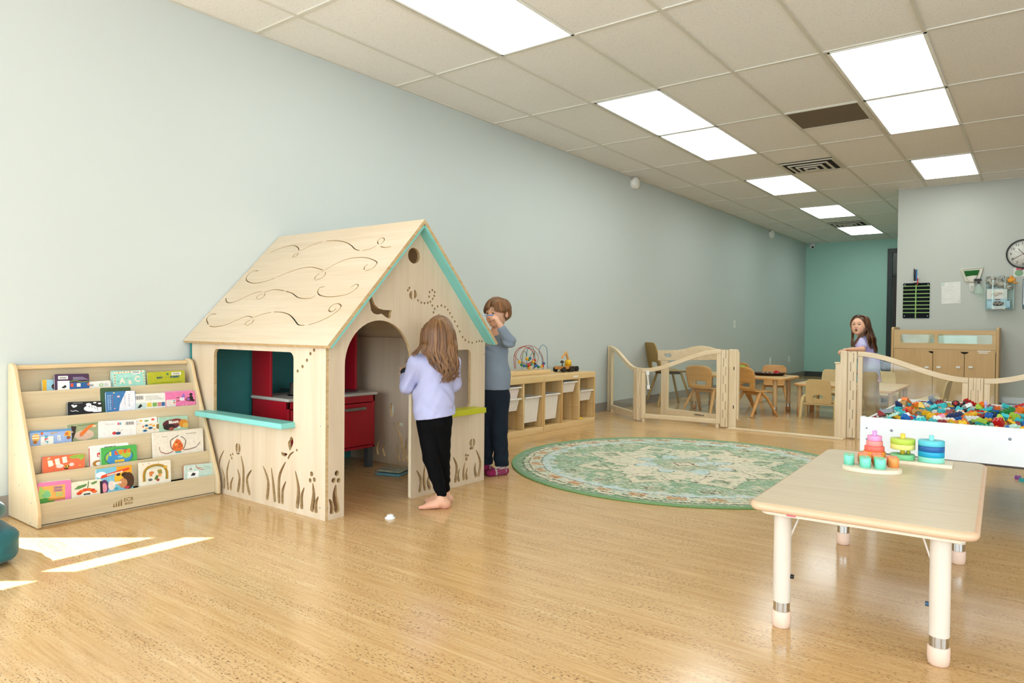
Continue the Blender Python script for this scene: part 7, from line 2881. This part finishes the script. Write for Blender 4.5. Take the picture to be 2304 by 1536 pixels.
def hand(F, wrist, d, palm_n, s=1.0, curl=(30, 35, 40, 45), spread=6, thumb=(40, 25), side=1, curl2=1.0):
    """child hand: palm + five separate bent fingers. d = wrist->knuckles, palm_n = the way the palm faces, side=+1 thumb towards cross(d, palm_n)"""
    d, n = unit(d), np.array(palm_n, float)
    n = unit(n - d * (n @ d))
    x = np.cross(d, n) * side                # towards the thumb
    W = np.array(wrist, float)
    P = lambda a, b, c: W + (d * a + x * b + n * c) * s
    k = .005 * s
    # palm: four ridges joined
    offs = (.0170, .0060, -.0050, -.0155)
    for o_ in offs:
        F.cap(P(.0, o_ * .55, 0), P(.040, o_, 0), .0095 * s, .0082 * s, k)
    F.cap(P(-.012, 0, 0), P(.008, 0, 0), .0155 * s, .014 * s, .01 * s, flat=(n, .75))
    lens = ((.019, .012, .010), (.021, .0135, .0105), (.020, .013, .010), (.0155, .010, .009))
    for i, o_ in enumerate(offs):
        a = P(.042, o_, .0)
        dd = rotv(d, n, (-1) * side * (i - 1.2) * -spread)
        r0 = (.0066, .0068, .0066, .0058)[i] * s
        ax = np.cross(dd, n)
        ang = 0
        for j, L in enumerate(lens[i]):
            ang += curl[i] * (1.0, 1.1, .7)[j] * (curl2 if j else 1)
            v = rotv(dd, ax, ang)
            b = a + v * L * s
            F.cap(a, b, r0 * (1 - .08 * j), r0 * (1 - .08 * (j + 1)), .0012 * s)
            a = b
    # thumb leaves the side of the palm near the base
    a = P(.006, .012, .003)
    v = unit(d * math.cos(math.radians(thumb[0])) + x * math.sin(math.radians(thumb[0])) * .8 + n * .45)
    b = a + v * .024 * s
    F.cap(a, b, .0092 * s, .0078 * s, .004 * s)
    v2 = unit(rotv(v, np.cross(v, n), thumb[1]) * 1.0 - x * .25)
    c = b + v2 * .017 * s
    F.cap(b, c, .0074 * s, .0068 * s, .002 * s)
    v3 = unit(v2 - x * .35)
    e_ = c + v3 * .012 * s
    F.cap(c, e_, .0068 * s, .0058 * s, .0015 * s)
    return e_


def foot(F, ankle, fwd, s=1.0, toes=True, side=1):
    """bare foot on the floor; ankle = joint, fwd = heel->toes on the floor, side=+1: big toe towards cross(up, fwd)"""
    f = unit([fwd[0], fwd[1], 0])
    x = np.cross(UPV, f) * side
    A = np.array([ankle[0], ankle[1], 0.0])
    P = lambda a, b, z: A + (f * a + x * b) * s + UPV * z * s
    F.cap(np.array(ankle), P(-.008, 0, .030), .024 * s, .024 * s, .012 * s)
    F.ell(P(-.022, 0, .022), np.array([.022, .024, .022]) * s, np.array([x, f, UPV]), .012 * s)      # heel
    F.cap(P(.0, 0, .034), P(.060, .004, .020), .024 * s, .016 * s, .014 * s)
    F.cap(P(-.02, -.004, .015), P(.072, -.012, .011), .015 * s, .011 * s, .010 * s)
    F.cap(P(.02, .012, .018), P(.078, .016, .0125), .014 * s, .0125 * s, .010 * s)
    if toes:
        for i, (b, L, r) in enumerate(((.0215, .106, .0098), (.0085, .108, .0072), (-.001, .103, .0068), (-.010, .096, .0064), (-.0185, .087, .0060))):
            F.cap(P(.078 - i * .003, b * .95, .011), P(L - .008, b * 1.12, r + .0015), r * s, r * .92 * s, .003 * s)


def strands(name, parent, m_, paths, r=.004, seg=5, flat=.5):
    o3 = ORG[root_of(parent)]
    mb = MB()
    rq_ = random.Random(len(paths))
    nm = len(m_) if isinstance(m_, list) else 1
    for p in paths:
        rr = r if not isinstance(p, tuple) else p[1]
        q = p if not isinstance(p, tuple) else p[0]
        q = [(a[0] - o3[0], a[1] - o3[1], a[2] - o3[2]) for a in spline([tuple(z) for z in q], 4)]
        n = len(q)
        rs = [rr * (1 - .85 * max(0, (i / (n - 1) - .55) / .45) ** 1.5) for i in range(n)]
        mb.tube(q, rs, seg, rq_.randrange(nm), False, False, flat)
    return mb.build(name, m_, parent)


def cloth_tone(c, c2=None, fn=None):
    a = np.array(lin(c))

    def f(V):
        C_ = np.tile(a, (len(V), 1))
        if c2:
            w = fn(V)[:, None]
            C_ = C_ * (1 - w) + np.array(lin(c2)) * w
        return C_
    return f


# ------------------------------------------------------------------ girl with the lilac sweater, seen from behind
def zp(x, y): return (860 + x / 2.844, 640 + y / 2.844)


G1D = 3.757


def g1(x, y, dd=0.0):
    return np.array(at(*zp(x, y), G1D + dd))


root = g1(360, 1400)
girl = thing('person', 'child with long wavy hair in lilac sweater and black velvet trousers, seen from behind', 'person', (root[0], root[1], 0))
# body pose (photo points with a depth offset)
hd = g1(362, 306, -.0)
neck = g1(350, 430, .01)
chest = g1(335, 560, .0)
waist = g1(335, 740, .0)
hipc = g1(335, 850, .0)
shL, shR = g1(222, 500, .0), g1(446, 500, .0)
elL, wrL = g1(158, 650, .04), g1(150, 585, .17)
elR, wrR = g1(455, 640, .06), g1(330, 640, .17)
hpL, hpR = g1(290, 872, .01), g1(374, 856, .0)
knL, knR = g1(316, 1110, -.02), g1(380, 1090, .03)
anL, anR = g1(378, 1345, -.02), g1(398, 1325, .09)
anL[2], anR[2] = .062, .060
lo = np.array([root[0] - .42, root[1] - .42, -.02])
hi = np.array([root[0] + .42, root[1] + .42, 1.10])
F = Field(lo, hi, .0035)
fwd1 = unit(-RT_ * .45 + FW_ * .9)
H = Head(hd, fwd1, UPV + RT_ * .04, .91)
H.shape(F, neck=neck + np.array([0, 0, -.03]))
F.cap(neck - UPV * .03, chest, .040, .048, .02)
F.cap(chest, waist, .050, .050, .02)
F.cap(waist, hipc, .050, .054, .02)
F.cap(shL, shR, .030, .030, .02)
for a, b, c, r in ((shL, elL, wrL, 1), (shR, elR, wrR, -1)):
    F.cap(a, b, .033, .026, .015)
    F.cap(b, c, .026, .018, .012)
hand(F, wrL, unit(UPV * .75 + FW_ * .3 - RT_ * .2), unit(FW_ * .8 - RT_ * .3), .95, (35, 35, 35, 40), side=1)
hand(F, wrR, unit(-RT_ * .5 + FW_ * .6 + UPV * .3), unit(FW_ * .3 - RT_), .95, (30, 30, 35, 40), side=-1)
for a, b, c in ((hpL, knL, anL), (hpR, knR, anR)):
    F.cap(a, b, .050, .038, .02)
    F.cap(b, c, .036, .022, .012)
foot(F, anL, -RT_ * 1.0 - FW_ * .02, 1.12, True, 1)
foot(F, anR, -RT_ * .98 + FW_ * .10, 1.08, True, -1)


def g1tone(V):
    C_ = np.tile(SK, (len(V), 1))
    w = np.clip((.045 - V[:, 2]) / .045, 0, 1)[:, None] * .45
    w *= (V[:, 2] < .06)[:, None]
    C_ = C_ * (1 - w) + np.array(lin('d98874')) * w
    return H.tint(V, C_)


F.build('body', SKIN, girl, 2, g1tone)
H.features(girl)
# trousers
F = Field(lo, hi, .0035)
for a, b, c in ((hpL, knL, anL + UPV * .02), (hpR, knR, anR + UPV * .02)):
    F.cap(a, b, .062, .046, .006)
    F.cap(a - UPV * .02 - FW_ * .035, a - UPV * .06 - FW_ * .01, .046, .045, .012)
    F.cap(b, c, .046, .030, .006)
F.cap(hipc + UPV * .08, hipc - UPV * .01, .074, .078, .03, flat=(FW_, .85))
F.cut(hipc + UPV * .065, UPV)
F.wrinkle(lambda X, Y, Z: .0024 * np.sin(95 * Z + 20 * X + 9 * np.sin(30 * Y + 14 * Z)) * np.exp(-((Z - .12) / .12) ** 2) + .0016 * np.sin(60 * Z + 70 * X) * np.sin(50 * Y + 33 * Z))
F.cut((anL + anR) / 2 - UPV * .016, -UPV)
VELV = tone_mat('black_velvet', .85, 500, .4, 0, .25)
VELV.node_tree.nodes['Principled BSDF'].inputs['Specular IOR Level'].default_value = .12
F.build('trousers', VELV, girl, 2, cloth_tone('08080a'))
# sweater
F = Field(lo, hi, .0035)
F.cap(shL - UPV * .005, shR - UPV * .005, .044, .044, .04)
F.cap(chest + UPV * .03, waist, .088, .094, .05, flat=(FW_, .8))
F.cap(waist, hipc - UPV * .03, .097, .110, .05, flat=(FW_, .92))
F.cap(g1(225, 700), g1(238, 800), .02, .03, .04)
for a, b, c in ((shL, elL, wrL), (shR, elR, wrR)):
    F.cap(a, b, .045, .040, .025)
    F.cap(b, c, .040, .030, .015)
F.wrinkle(lambda X, Y, Z: .0048 * np.sin(52 * Z + 26 * X + 5 * np.sin(17 * X + 9 * Z)) * np.exp(-((Z - .52) / .055) ** 2) + .003 * np.sin(40 * Z - 60 * X + 3 * np.sin(30 * Y)) * np.exp(-((Z - .66) / .06) ** 2) + .0015 * np.sin(80 * X - 60 * Z + 3 * np.sin(40 * Y)) + .0012 * np.sin(50 * Y + 45 * Z))
F.cut(g1(335, 846) + UPV * 0, -UPV + RT_ * .14)
hemc = g1(335, 852)
F.cap(neck + UPV * .02, neck - UPV * .015, .040, .044, .0, 's')
SWT = tone_mat('lilac_fleece', .9, 700, .10, 0, .15)
F.build('sweater', SWT, girl, 2, cloth_tone('b3b4d6'))
# ribbed hem and black cuff held in the hand
m = MB()
m.ball(tuple(wrL + UPV * .022 + FW_ * .0 - np.array(ORG[girl.name])), (.030, .030, .026), 16)
m.build('black_mitten', mat('101014', .8, .1, 80), girl)
# hair: cap + long waves
HM = hair_mat('50331a', '8e6236', 'dark_blond_hair')
HMS = [HM, hair_mat('462c16', '7a522c', 'brown_hair_strand'), hair_mat('643f20', 'a87a46', 'blond_hair_strand'), HM]
F = Field(hd - np.array([.2, .2, .26]), hd + .16, .004)
F.ell(hd + H.u * .012 - H.f * .010, (.073, .083, .081), H.B, .01)
F.cut(H.p(0, .058, 0), H.f * 1.0 - H.u * .5)
F.cap(hd - H.u * .03 - H.f * .02, g1(385, 520, -.045), .064, .050, .04, flat=(FW_, .7))
F.build('hair_cap', HM, girl, 2)
rh = random.Random(11)
paths = []
crown = H.p(0, -.012, .098)


def silh(v):
    """half-outline of the hair in the photo: left/right zoom x at zoom y"""
    ys = [190, 230, 300, 380, 450, 520, 580, 630]
    l_ = [350, 285, 246, 238, 215, 300, 330, 350]
    r_ = [375, 425, 468, 480, 484, 492, 486, 440]
    return np.interp(v, ys, l_), np.interp(v, ys, r_)


for i in range(760):
    t_ = (i + rh.random()) / 760
    side_ = t_                                   # 0 = left outline .. 1 = right outline
    layer = rh.random()
    end = 560 + 75 * rh.random() - 70 * abs(t_ - .72) * (t_ < .35) * 2
    if side_ < .12:
        end = rh.uniform(430, 470)
    pts = []
    cl = int(t_ * 17)
    ph, fr, am = cl * 1.7 + rh.uniform(-.5, .5), .052 + .012 * ((cl * 7) % 5) / 4, rh.uniform(6, 13)
    for j, y in enumerate(np.linspace(191, end, 16)):
        a, b = silh(y)
        if y > 440 and side_ >= .12:
            a = max(a, np.interp(y, [440, 520, 630], [232, 296, 345]))
        if y > 490:
            b = b - 4
        tt = .5 + (side_ - .5) * min(1.0, .18 + (y - 190) / 75)
        x = a + (b - a) * tt
        wav = am * math.sin(ph + fr * (y - 190)) * max(0, (y - 380) / 180)
        x += wav + (6 * math.sin(.11 * y + ph) if y > 560 else 0)
        half = math.sqrt(max(0, 1 - (2 * tt - 1) ** 2))
        if y < 380:
            rise = math.sqrt(max(0, 1 - max(0, (314 - y) / 123) ** 2)) if y < 314 else 1
            dd = -.096 * half * rise - .010 * layer - .008
        else:
            k = (y - 380) / 250
            dd = -(.098 * (1 - k) + .108 * k) * (.55 + .45 * half) - .014 * layer
        if end < 480 and y > 400:
            x -= (y - 400) * rh.uniform(.5, .8)
        pts.append(g1(x, y, dd))
    paths.append((pts, rh.uniform(.0014, .0030)))
# side wisps thrown to the left
for i in range(14):
    e = (rh.uniform(138, 180), rh.uniform(455, 505))
    paths.append(([g1(250, 370, -.04), g1(236, 420, -.03), g1(215, 455, -.02), g1(190 - 10 * rh.random(), 465 + 8 * rh.random(), -.02), g1(e[0], e[1], -.02 + .03 * rh.random())], .0035))
# loose ends curling at the right
for i in range(16):
    y0 = rh.uniform(480, 560)
    paths.append(([g1(470, y0 - 60, -.08), g1(480, y0 - 20, -.09), g1(486, y0 + 10, -.09), g1(478, y0 + 34, -.08), g1(rh.uniform(490, 505), y0 + rh.uniform(20, 40), -.08)], .003))
strands('hair', girl, HMS, paths, seg=5, flat=.55)['kind'] = 'stuff'
m = MB()
q = g1(246, 398, -.055) - np.array(ORG[girl.name])
m.ball(tuple(q), (.006, .006, .006), 10)
m.build('hair_tie', mat('3c6ac0', .4), girl)
# thin plait at the left side
m = MB()
for s_ in (0, 1, 2):
    pts = [g1(257 - .09 * (y - 290) + 4.0 * math.sin(.16 * y + s_ * 2.094), y, -.060 - .006 * math.cos(.16 * y + s_ * 2.094)) - np.array(ORG[girl.name]) for y in np.linspace(280, 395, 34)]
    m.tube([tuple(p) for p in pts], .0042, 6)
m.build('plait', HM, girl)

# ------------------------------------------------------------------ boy in the grey shirt beside the playhouse
BD = 4.60


def bb(x, y, dd=0.0):
    return np.array(at(*zp(x, y), BD + dd))


root = bb(735, 1195)
boy = thing('person', 'child with short brown hair in grey long-sleeved shirt and dark trousers beside the playhouse', 'person', (root[0], root[1], 0))
hd = bb(738, 182, .0)
face_f = unit(-FW_ * .78 - RT_ * .66 - UPV * .10)
H = Head(hd + UPV * .0, face_f, UPV + RT_ * .02, 1.0)
neck = bb(722, 296, .02)
chest = bb(712, 430, .03)
waist = bb(722, 590, .03)
hipc = bb(722, 700, .03)
shR_, shL_ = bb(655, 345, .05), bb(788, 350, .03)          # his right is at image left (hidden)
elB, wrB = bb(812, 365, -.13), bb(752, 258, -.17)
elA, wrA = bb(652, 470, .07), bb(650, 575, .05)
hpA, hpB = bb(680, 715, .04), bb(752, 715, .02)
knA, knB = bb(672, 930, .05), bb(748, 930, .0)
anA, anB = bb(660, 1150, .07), bb(762, 1165, .01)
anA[2], anB[2] = .06, .065
lo = np.array([root[0] - .42, root[1] - .42, -.02])
hi = np.array([root[0] + .42, root[1] + .42, 1.24])
F = Field(lo, hi, .0035)
H.shape(F, neck=neck - UPV * .03)
F.cap(neck - UPV * .03, chest, .040, .050, .02)
F.cap(chest, waist, .052, .052, .02)
F.cap(waist, hipc, .052, .056, .02)
F.cap(shL_, shR_, .031, .031, .02)
for a, b, c in ((shL_, elB, wrB), (shR_, elA, wrA)):
    F.cap(a, b, .035, .028, .015)
    F.cap(b, c, .027, .019, .012)
# the raised hand: fingers curled forward, pinching the little stick
hdir = unit(bb(722, 205, -.18) - wrB)
tip = hand(F, wrB + hdir * .008, hdir, unit(-RT_ * .9 + FW_ * .25), 1.02, (42, 48, 50, 52), 5, (48, 30), side=-1)
hand(F, wrA, -UPV, RT_, 1.0, side=1)
for a, b, c in ((hpA, knA, anA), (hpB, knB, anB)):
    F.cap(a, b, .050, .040, .02)
    F.cap(b, c, .036, .024, .012)
for an_, s_ in ((anA, 1), (anB, -1)):
    foot(F, an_, -RT_ * .85 - FW_ * .45, 1.12, False, s_)
F.build('body', SKIN, boy, 2, lambda V: H.tint(V, np.tile(SK, (len(V), 1))))
H.features(boy, '5c3c20', '3c2818', lid=.6)
# trousers
F = Field(lo, hi, .0035)
F.cap(hipc + UPV * .05, hipc, .084, .088, .03, flat=(FW_, .88))
for a, b, c in ((hpA, knA, anA), (hpB, knB, anB)):
    F.cap(a, b, .068, .054, .03)
    F.cap(b, c + UPV * .03, .054, .047, .02)
    F.cap(c + UPV * .045, c + UPV * .01, .045, .045, .01)
F.cut(hipc + UPV * .03, UPV)
F.wrinkle(lambda X, Y, Z: .0035 * np.sin(80 * Z + 18 * X + 3 * np.sin(25 * Y)) * np.exp(-((Z - .10) / .09) ** 2) + .0015 * np.sin(45 * Z + 60 * X) * np.sin(40 * Y))
F.cut(anB - UPV * .004, -UPV)
JEAN = tone_mat('navy_cord', .85, 400, .35, 0, .2)
JEAN.node_tree.nodes['Principled BSDF'].inputs['Specular IOR Level'].default_value = .2
F.build('trousers', JEAN, boy, 2, cloth_tone('18222e'))
# shirt
F = Field(lo, hi, .0035)
F.cap(shL_ - UPV * .0, shR_ - UPV * .0, .045, .045, .04)
F.cap(chest + UPV * .03, waist, .093, .092, .05, flat=(FW_, .85))
F.cap(waist, hipc - UPV * .03, .093, .098, .05, flat=(FW_, .88))
for a, b, c in ((shL_, elB, wrB - unit(wrB - elB) * .034), (shR_, elA, wrA)):
    F.cap(a, b, .047, .040, .02)
    F.cap(b, c, .041, .029, .012)
F.wrinkle(lambda X, Y, Z: .0030 * np.sin(60 * X + 55 * Z + 4 * np.sin(22 * Z)) * np.exp(-((Z - .86) / .10) ** 2) + .0013 * np.sin(55 * Y + 60 * Z) + .0015 * np.sin(38 * Z + 30 * X) * np.exp(-((Z - .60) / .08) ** 2))
F.cut(bb(722, 672), -UPV)
F.cap(neck + UPV * .03, neck - UPV * .008, .036, .041, .0, 's')
SHT = tone_mat('grey_jersey', .9, 600, .35, 0, .15)
F.build('shirt', SHT, boy, 2, cloth_tone('8592a0'))
# socks
F = Field(lo, lo + np.array([.84, .84, .16]), .003)
for an_, s_ in ((anA, 1), (anB, -1)):
    foot(F, an_, -RT_ * .85 - FW_ * .45, 1.20, False, s_)
    F.cap(an_ + UPV * .03, an_, .030, .030, .01)
    f_ = unit(-RT_ * .85 - FW_ * .45)
    F.cap(np.array([an_[0], an_[1], .020]) + f_ * .07, np.array([an_[0], an_[1], .018]) + f_ * .092, .026, .019, .01, flat=(UPV, .8))
fs = unit(-RT_ * .85 - FW_ * .45)


def socktone(V):
    C_ = np.tile(np.array(lin('c4b8a6')), (len(V), 1))
    for an_ in (anA, anB):
        L = V - an_
        a = L @ fs
        near = np.hypot(L[:, 0], L[:, 1]) < .16
        w = near & ((a > .052) | (a < -.026) & (V[:, 2] < .045) | (V[:, 2] < .006) & (a > .03))
        C_[w] = lin('8a1248')
        st_ = near & ~w & (np.sin(V[:, 2] * 420 + a * 160) > .72)
        C_[st_] = lin('8a6c70')
    return C_


F.build('socks', tone_mat('knit_sock', .9, 500, .2, 0, .2), boy, 1, socktone)
# hair
HM2 = hair_mat('4a2c14', '8a5c30', 'brown_hair')
F = Field(hd - .17, hd + .17, .0035)
F.ell(hd + H.u * .024 - H.f * .012, (.078, .087, .076), H.B, .01)
for q in (-1, 1):
    F.ell(H.p(q * .056, -.036, -.004), (.020, .034, .040), H.B, .02)
F.ell(H.p(0, -.058, -.014), (.052, .032, .046), H.B, .02)
F.ell(H.p(0, .045, -.020), (.075, .075, .056), H.B, .012, 's')       # opening for the face
for q in (-1, 1):
    F.ell(H.p(q * .082, -.004, -.014), (.024, .022, .030), H.B, .004, 's')
F.build('hair_cap', HM2, boy, 2)
rh = random.Random(3)
paths = []
for i in range(560):
    az = 2 * PI * i / 560 + rh.uniform(-.02, .02)
    c_, s_ = math.cos(az), math.sin(az)                     # +c = the person's right, +s = forward
    lay = rh.random()
    part = H.p(.016 + .014 * lay * c_, -.004 + .02 * lay * s_, .105)
    if s_ > .30:
        endz = .036 - .034 * abs(c_ + .10) - .010 * rh.random() + (.022 if -.40 < c_ < -.22 else 0)
        sweep = -.012 if c_ < -.2 else .014
    elif s_ > -.30:
        endz = .004 - .012 * rh.random() + (.012 if s_ < .12 else -.026)
        sweep = 0
    else:
        endz = -.034 - .014 * rh.random()
        sweep = 0
    pts = [part]
    for tt in (.22, .45, .7, .88, 1.0):
        z = .104 + (endz - .104) * tt ** 1.25
        rr = math.sqrt(max(.0, 1 - ((z - .020) / .088) ** 2)) if z > .020 else 1 - .22 * ((.020 - z) / .06)
        rr = max(rr, .15) * (1 + .03 * lay)
        pts.append(H.p(c_ * .080 * rr + sweep * tt * tt, (s_ * .092 - .010) * rr + .004 * (s_ > .3), z))
    paths.append((pts, rh.uniform(.0016, .0030)))
strands('hair', boy, [HM2, hair_mat('38200e', '5c3a1c', 'dark_brown_strand'), hair_mat('6a4422', 'a07040', 'light_brown_strand')], paths, seg=5, flat=.6)['kind'] = 'stuff'
# the little blue-tipped stick pinched in the raised hand
q0, q1 = bb(686, 197, -.205), bb(630, 201, -.20)
pinch = bb(690, 195, -.19)
o = thing('thin_stick', 'thin pale stick with blue end pinched in the raised hand by the playhouse roof', 'stick', tuple(q0))
d_ = Vector(q1 - q0)
m = MB()
m.cyl((0, 0, 0), tuple(d_), .0018, .0016, 8)
m.build('stick', mat('9cc4d4', .5), o)
m = MB()
m.cyl(tuple(-d_ * .45), tuple(d_ * .55), .0032, .0024, 10)
m.build('blue_end', mat('2a7cc8', .5), o)

# ------------------------------------------------------------------ girl behind the gates
def zq(x, y): return (1880 + x / 12.8, 695 + y / 12.8)


GD_ = 6.62


def g2(x, y, dd=0.0):
    return np.array(at(*zq(x, y), GD_ + dd))


root = g2(1080, 2500)
g2t = thing('person', 'child with long brown hair and open mouth in pale lilac tie-dye shirt behind the gates', 'person', (root[0], root[1], 0))
hd = g2(700, 480, .02)
face_f = unit(-RT_ * .74 - FW_ * .66 + UPV * .10)
H = Head(hd, face_f, UPV - RT_ * .02, 1.02)
neck = g2(760, 830, .03)
chest = g2(850, 1060, .04)
waist = g2(960, 1500, .04)
hipc = g2(1010, 1880, .04)
shN, shF = g2(700, 960, -.06), g2(800, 960, .14)
elN, wrN = g2(770, 1160, -.14), g2(420, 1165, -.16)
elF, wrF = g2(600, 1220, .08), g2(260, 1195, -.02)
hpN, hpF = g2(1000, 1960, -.03), g2(1040, 1960, .11)
knN, knF = g2(960, 2500, -.04), g2(1080, 2500, .11)
anN, anF = g2(1080, 3100, -.01), g2(1180, 3100, .12)
anN[2], anF[2] = .06, .06
lo = np.array([root[0] - .45, root[1] - .42, -.02])
hi = np.array([root[0] + .36, root[1] + .42, 1.16])
F = Field(lo, hi, .004)
H.shape(F, True, neck=neck - UPV * .02)
F.cap(neck - UPV * .02, chest, .038, .046, .02)
F.cap(chest, waist, .050, .050, .02)
F.cap(waist, hipc, .050, .054, .02)
F.cap(shN, shF, .030, .030, .02)
for a, b, c in ((shN, elN, wrN), (shF, elF, wrF)):
    F.cap(a, b, .032, .026, .015)
    F.cap(b, c, .025, .018, .012)
hdn = unit(g2(310, 1150, -.17) - wrN)
hand(F, wrN, unit(-RT_ * .9 + UPV * .05), unit(-UPV * .9 - RT_ * .2), 1.05, (38, 42, 44, 46), 6, (35, 20), side=-1)
hand(F, wrF, unit(-RT_ * .8 - UPV * .1), unit(-UPV * .9), 1.0, (38, 42, 44, 46), 6, (35, 20), side=1)
for a, b, c in ((hpN, knN, anN), (hpF, knF, anF)):
    F.cap(a, b, .050, .038, .02)
    F.cap(b, c, .034, .022, .012)
for an_, s_ in ((anN, 1), (anF, -1)):
    foot(F, an_, -RT_ * .9 - FW_ * .3, 1.1, True, s_)
F.build('body', SKIN, g2t, 2, lambda V: H.tint(V, np.tile(SK, (len(V), 1)), True))
H.features(g2t, '5c3c24', '2c1e18', True, .75)
F = Field(lo, hi, .004)
F.cap(hipc + UPV * .05, hipc, .078, .086, .03)
for a, b, c in ((hpN, knN, anN + UPV * .02), (hpF, knF, anF + UPV * .02)):
    F.cap(a, b, .066, .052, .03)
    F.cap(b, c, .050, .040, .02)
F.cut(hipc + UPV * .03, UPV)
F.wrinkle(lambda X, Y, Z: .0035 * np.sin(75 * Z + 20 * X + 3 * np.sin(25 * Y)) * np.exp(-((Z - .22) / .16) ** 2))
F.cut(anN - UPV * .0, -UPV)
F.build('trousers', tone_mat('tan_cotton', .85, 300, .15, 0, .1), g2t, 2, cloth_tone('a98c5e'))
F = Field(lo, hi, .004)
F.cap(shN, shF, .042, .042, .04)
F.cap(chest + UPV * .03, waist, .086, .094, .05, flat=(RT_, .85))
F.cap(waist, g2(1010, 2150, .04), .096, .112, .05, flat=(RT_, .80))
F.cap(shN, shN * .42 + elN * .58, .046, .046, .02)
F.cap(shF, shF * .42 + elF * .58, .046, .046, .02)
F.wrinkle(lambda X, Y, Z: .003 * np.sin(40 * Z + 45 * X + 3 * np.sin(20 * Y)) + .0015 * np.sin(70 * Y))
F.cut(g2(1000, 2090), -UPV)
F.cap(neck + UPV * .03, neck - UPV * .005, .036, .042, .0, 's')


def g2tone(V):
    C_ = np.tile(np.array(lin('a595cc')), (len(V), 1))
    n_ = vnoise(V[:, 0] * 1.0 + V[:, 1], V[:, 2], 9, 31)
    w = np.clip((n_ - .45) * 4, 0, 1)[:, None]
    C_ = C_ * (1 - w) + np.array(lin('bcb8dc')) * w
    zl = g2(1000, 1500)[2]
    w = np.clip((zl - V[:, 2]) / .05, 0, 1)[:, None] * .8
    C_ = C_ * (1 - w) + np.array(lin('b9c4dc')) * w
    zl2 = g2(1000, 1880)[2]
    w = np.clip((zl2 - V[:, 2]) / .02, 0, 1)[:, None] * .8
    C_ = C_ * (1 - w) + np.array(lin('c9a6c4')) * w
    return C_


F.build('shirt', tone_mat('tie_dye_jersey', .9, 500, .12, 0, .1), g2t, 2, g2tone)
m = MB()
sp_ = chest + UPV * .01 - RT_ * .088 - FW_ * .02 - np.array(ORG[g2t.name])
m.ball(tuple(sp_), (.03, .03, .035), 14)
m.build('shirt_print', mat('3a3a38', .8, .3, 60), g2t)
HM3 = hair_mat('301a0c', '5c361a', 'chestnut_hair')
F = Field(hd - np.array([.3, .3, .36]), hd + np.array([.3, .3, .17]), .004)
F.ell(hd + H.u * .016 - H.f * .012, (.081, .090, .084), H.B, .01)
F.ell(H.p(0, .060, -.030), (.060, .060, .080), H.B, .012, 's')
F.cap(H.p(-.02, -.05, -.01), g2(1010, 900, .03), .062, .050, .03)
F.cap(g2(1010, 900, .03), g2(1110, 1130, .02), .042, .026, .02)
F.build('hair_cap', HM3, g2t, 2)
rh = random.Random(9)
paths = []


for i in range(520):
    az = 2 * PI * (i + rh.random()) / 520
    c_, s_ = math.cos(az), math.sin(az)
    if s_ > .55:
        continue
    part = H.p(.004, .046 if s_ > 0 else .0, .098)
    pts = [part]
    for z in (.085, .050, .010, -.030):
        rr = math.sqrt(max(.02, 1 - ((z - .016) / .092) ** 2))
        yy = (s_ * .092 - .012) * rr
        if s_ > .1:
            yy = min(yy, .052 - .02 * max(0, -.01 - z) * 10)
        pts.append(H.p(c_ * .084 * rr, yy, z))
    # then fall behind / in front of the shoulders
    base = pts[-1]
    if s_ >= -.35 and c_ > 0:                       # far side, falls down in front at image left
        e1 = g2(rh.uniform(455, 520), rh.uniform(850, 900), .02)
        e2 = g2(rh.uniform(430, 520), rh.uniform(1000, 1100), .0)
        pts += [e1, e2]
    elif s_ > .12:                              # near side lock sweeping over the shoulder
        e1 = g2(rh.uniform(620, 720), rh.uniform(820, 880), -.09)
        e2 = g2(rh.uniform(520, 600), rh.uniform(940, 1000), -.10)
        e3 = g2(rh.uniform(420, 560), rh.uniform(1040, 1110), -.09)
        pts += [e1, e2, e3]
    else:
        u_ = rh.random()
        v_ = rh.random()
        e1 = g2(900 + 200 * u_, 760, -.085 + .10 * v_)
        e2 = g2(930 + 225 * u_, 960, -.075 + .10 * v_)
        e3 = g2(1010 + 200 * u_, 1130 + 60 * rh.random(), -.06 + .10 * v_)
        pts += [e1, e2, e3]
        if u_ > .4:
            pts.append(g2(1040 + 150 * u_, 1260 + 90 * rh.random(), -.05 + .1 * v_))
    paths.append((pts, rh.uniform(.0022, .0048)))
strands('hair', g2t, [HM3, HM3, hair_mat('6a4020', '9a683a', 'light_chestnut_strand')], paths, seg=5, flat=.6)['kind'] = 'stuff'
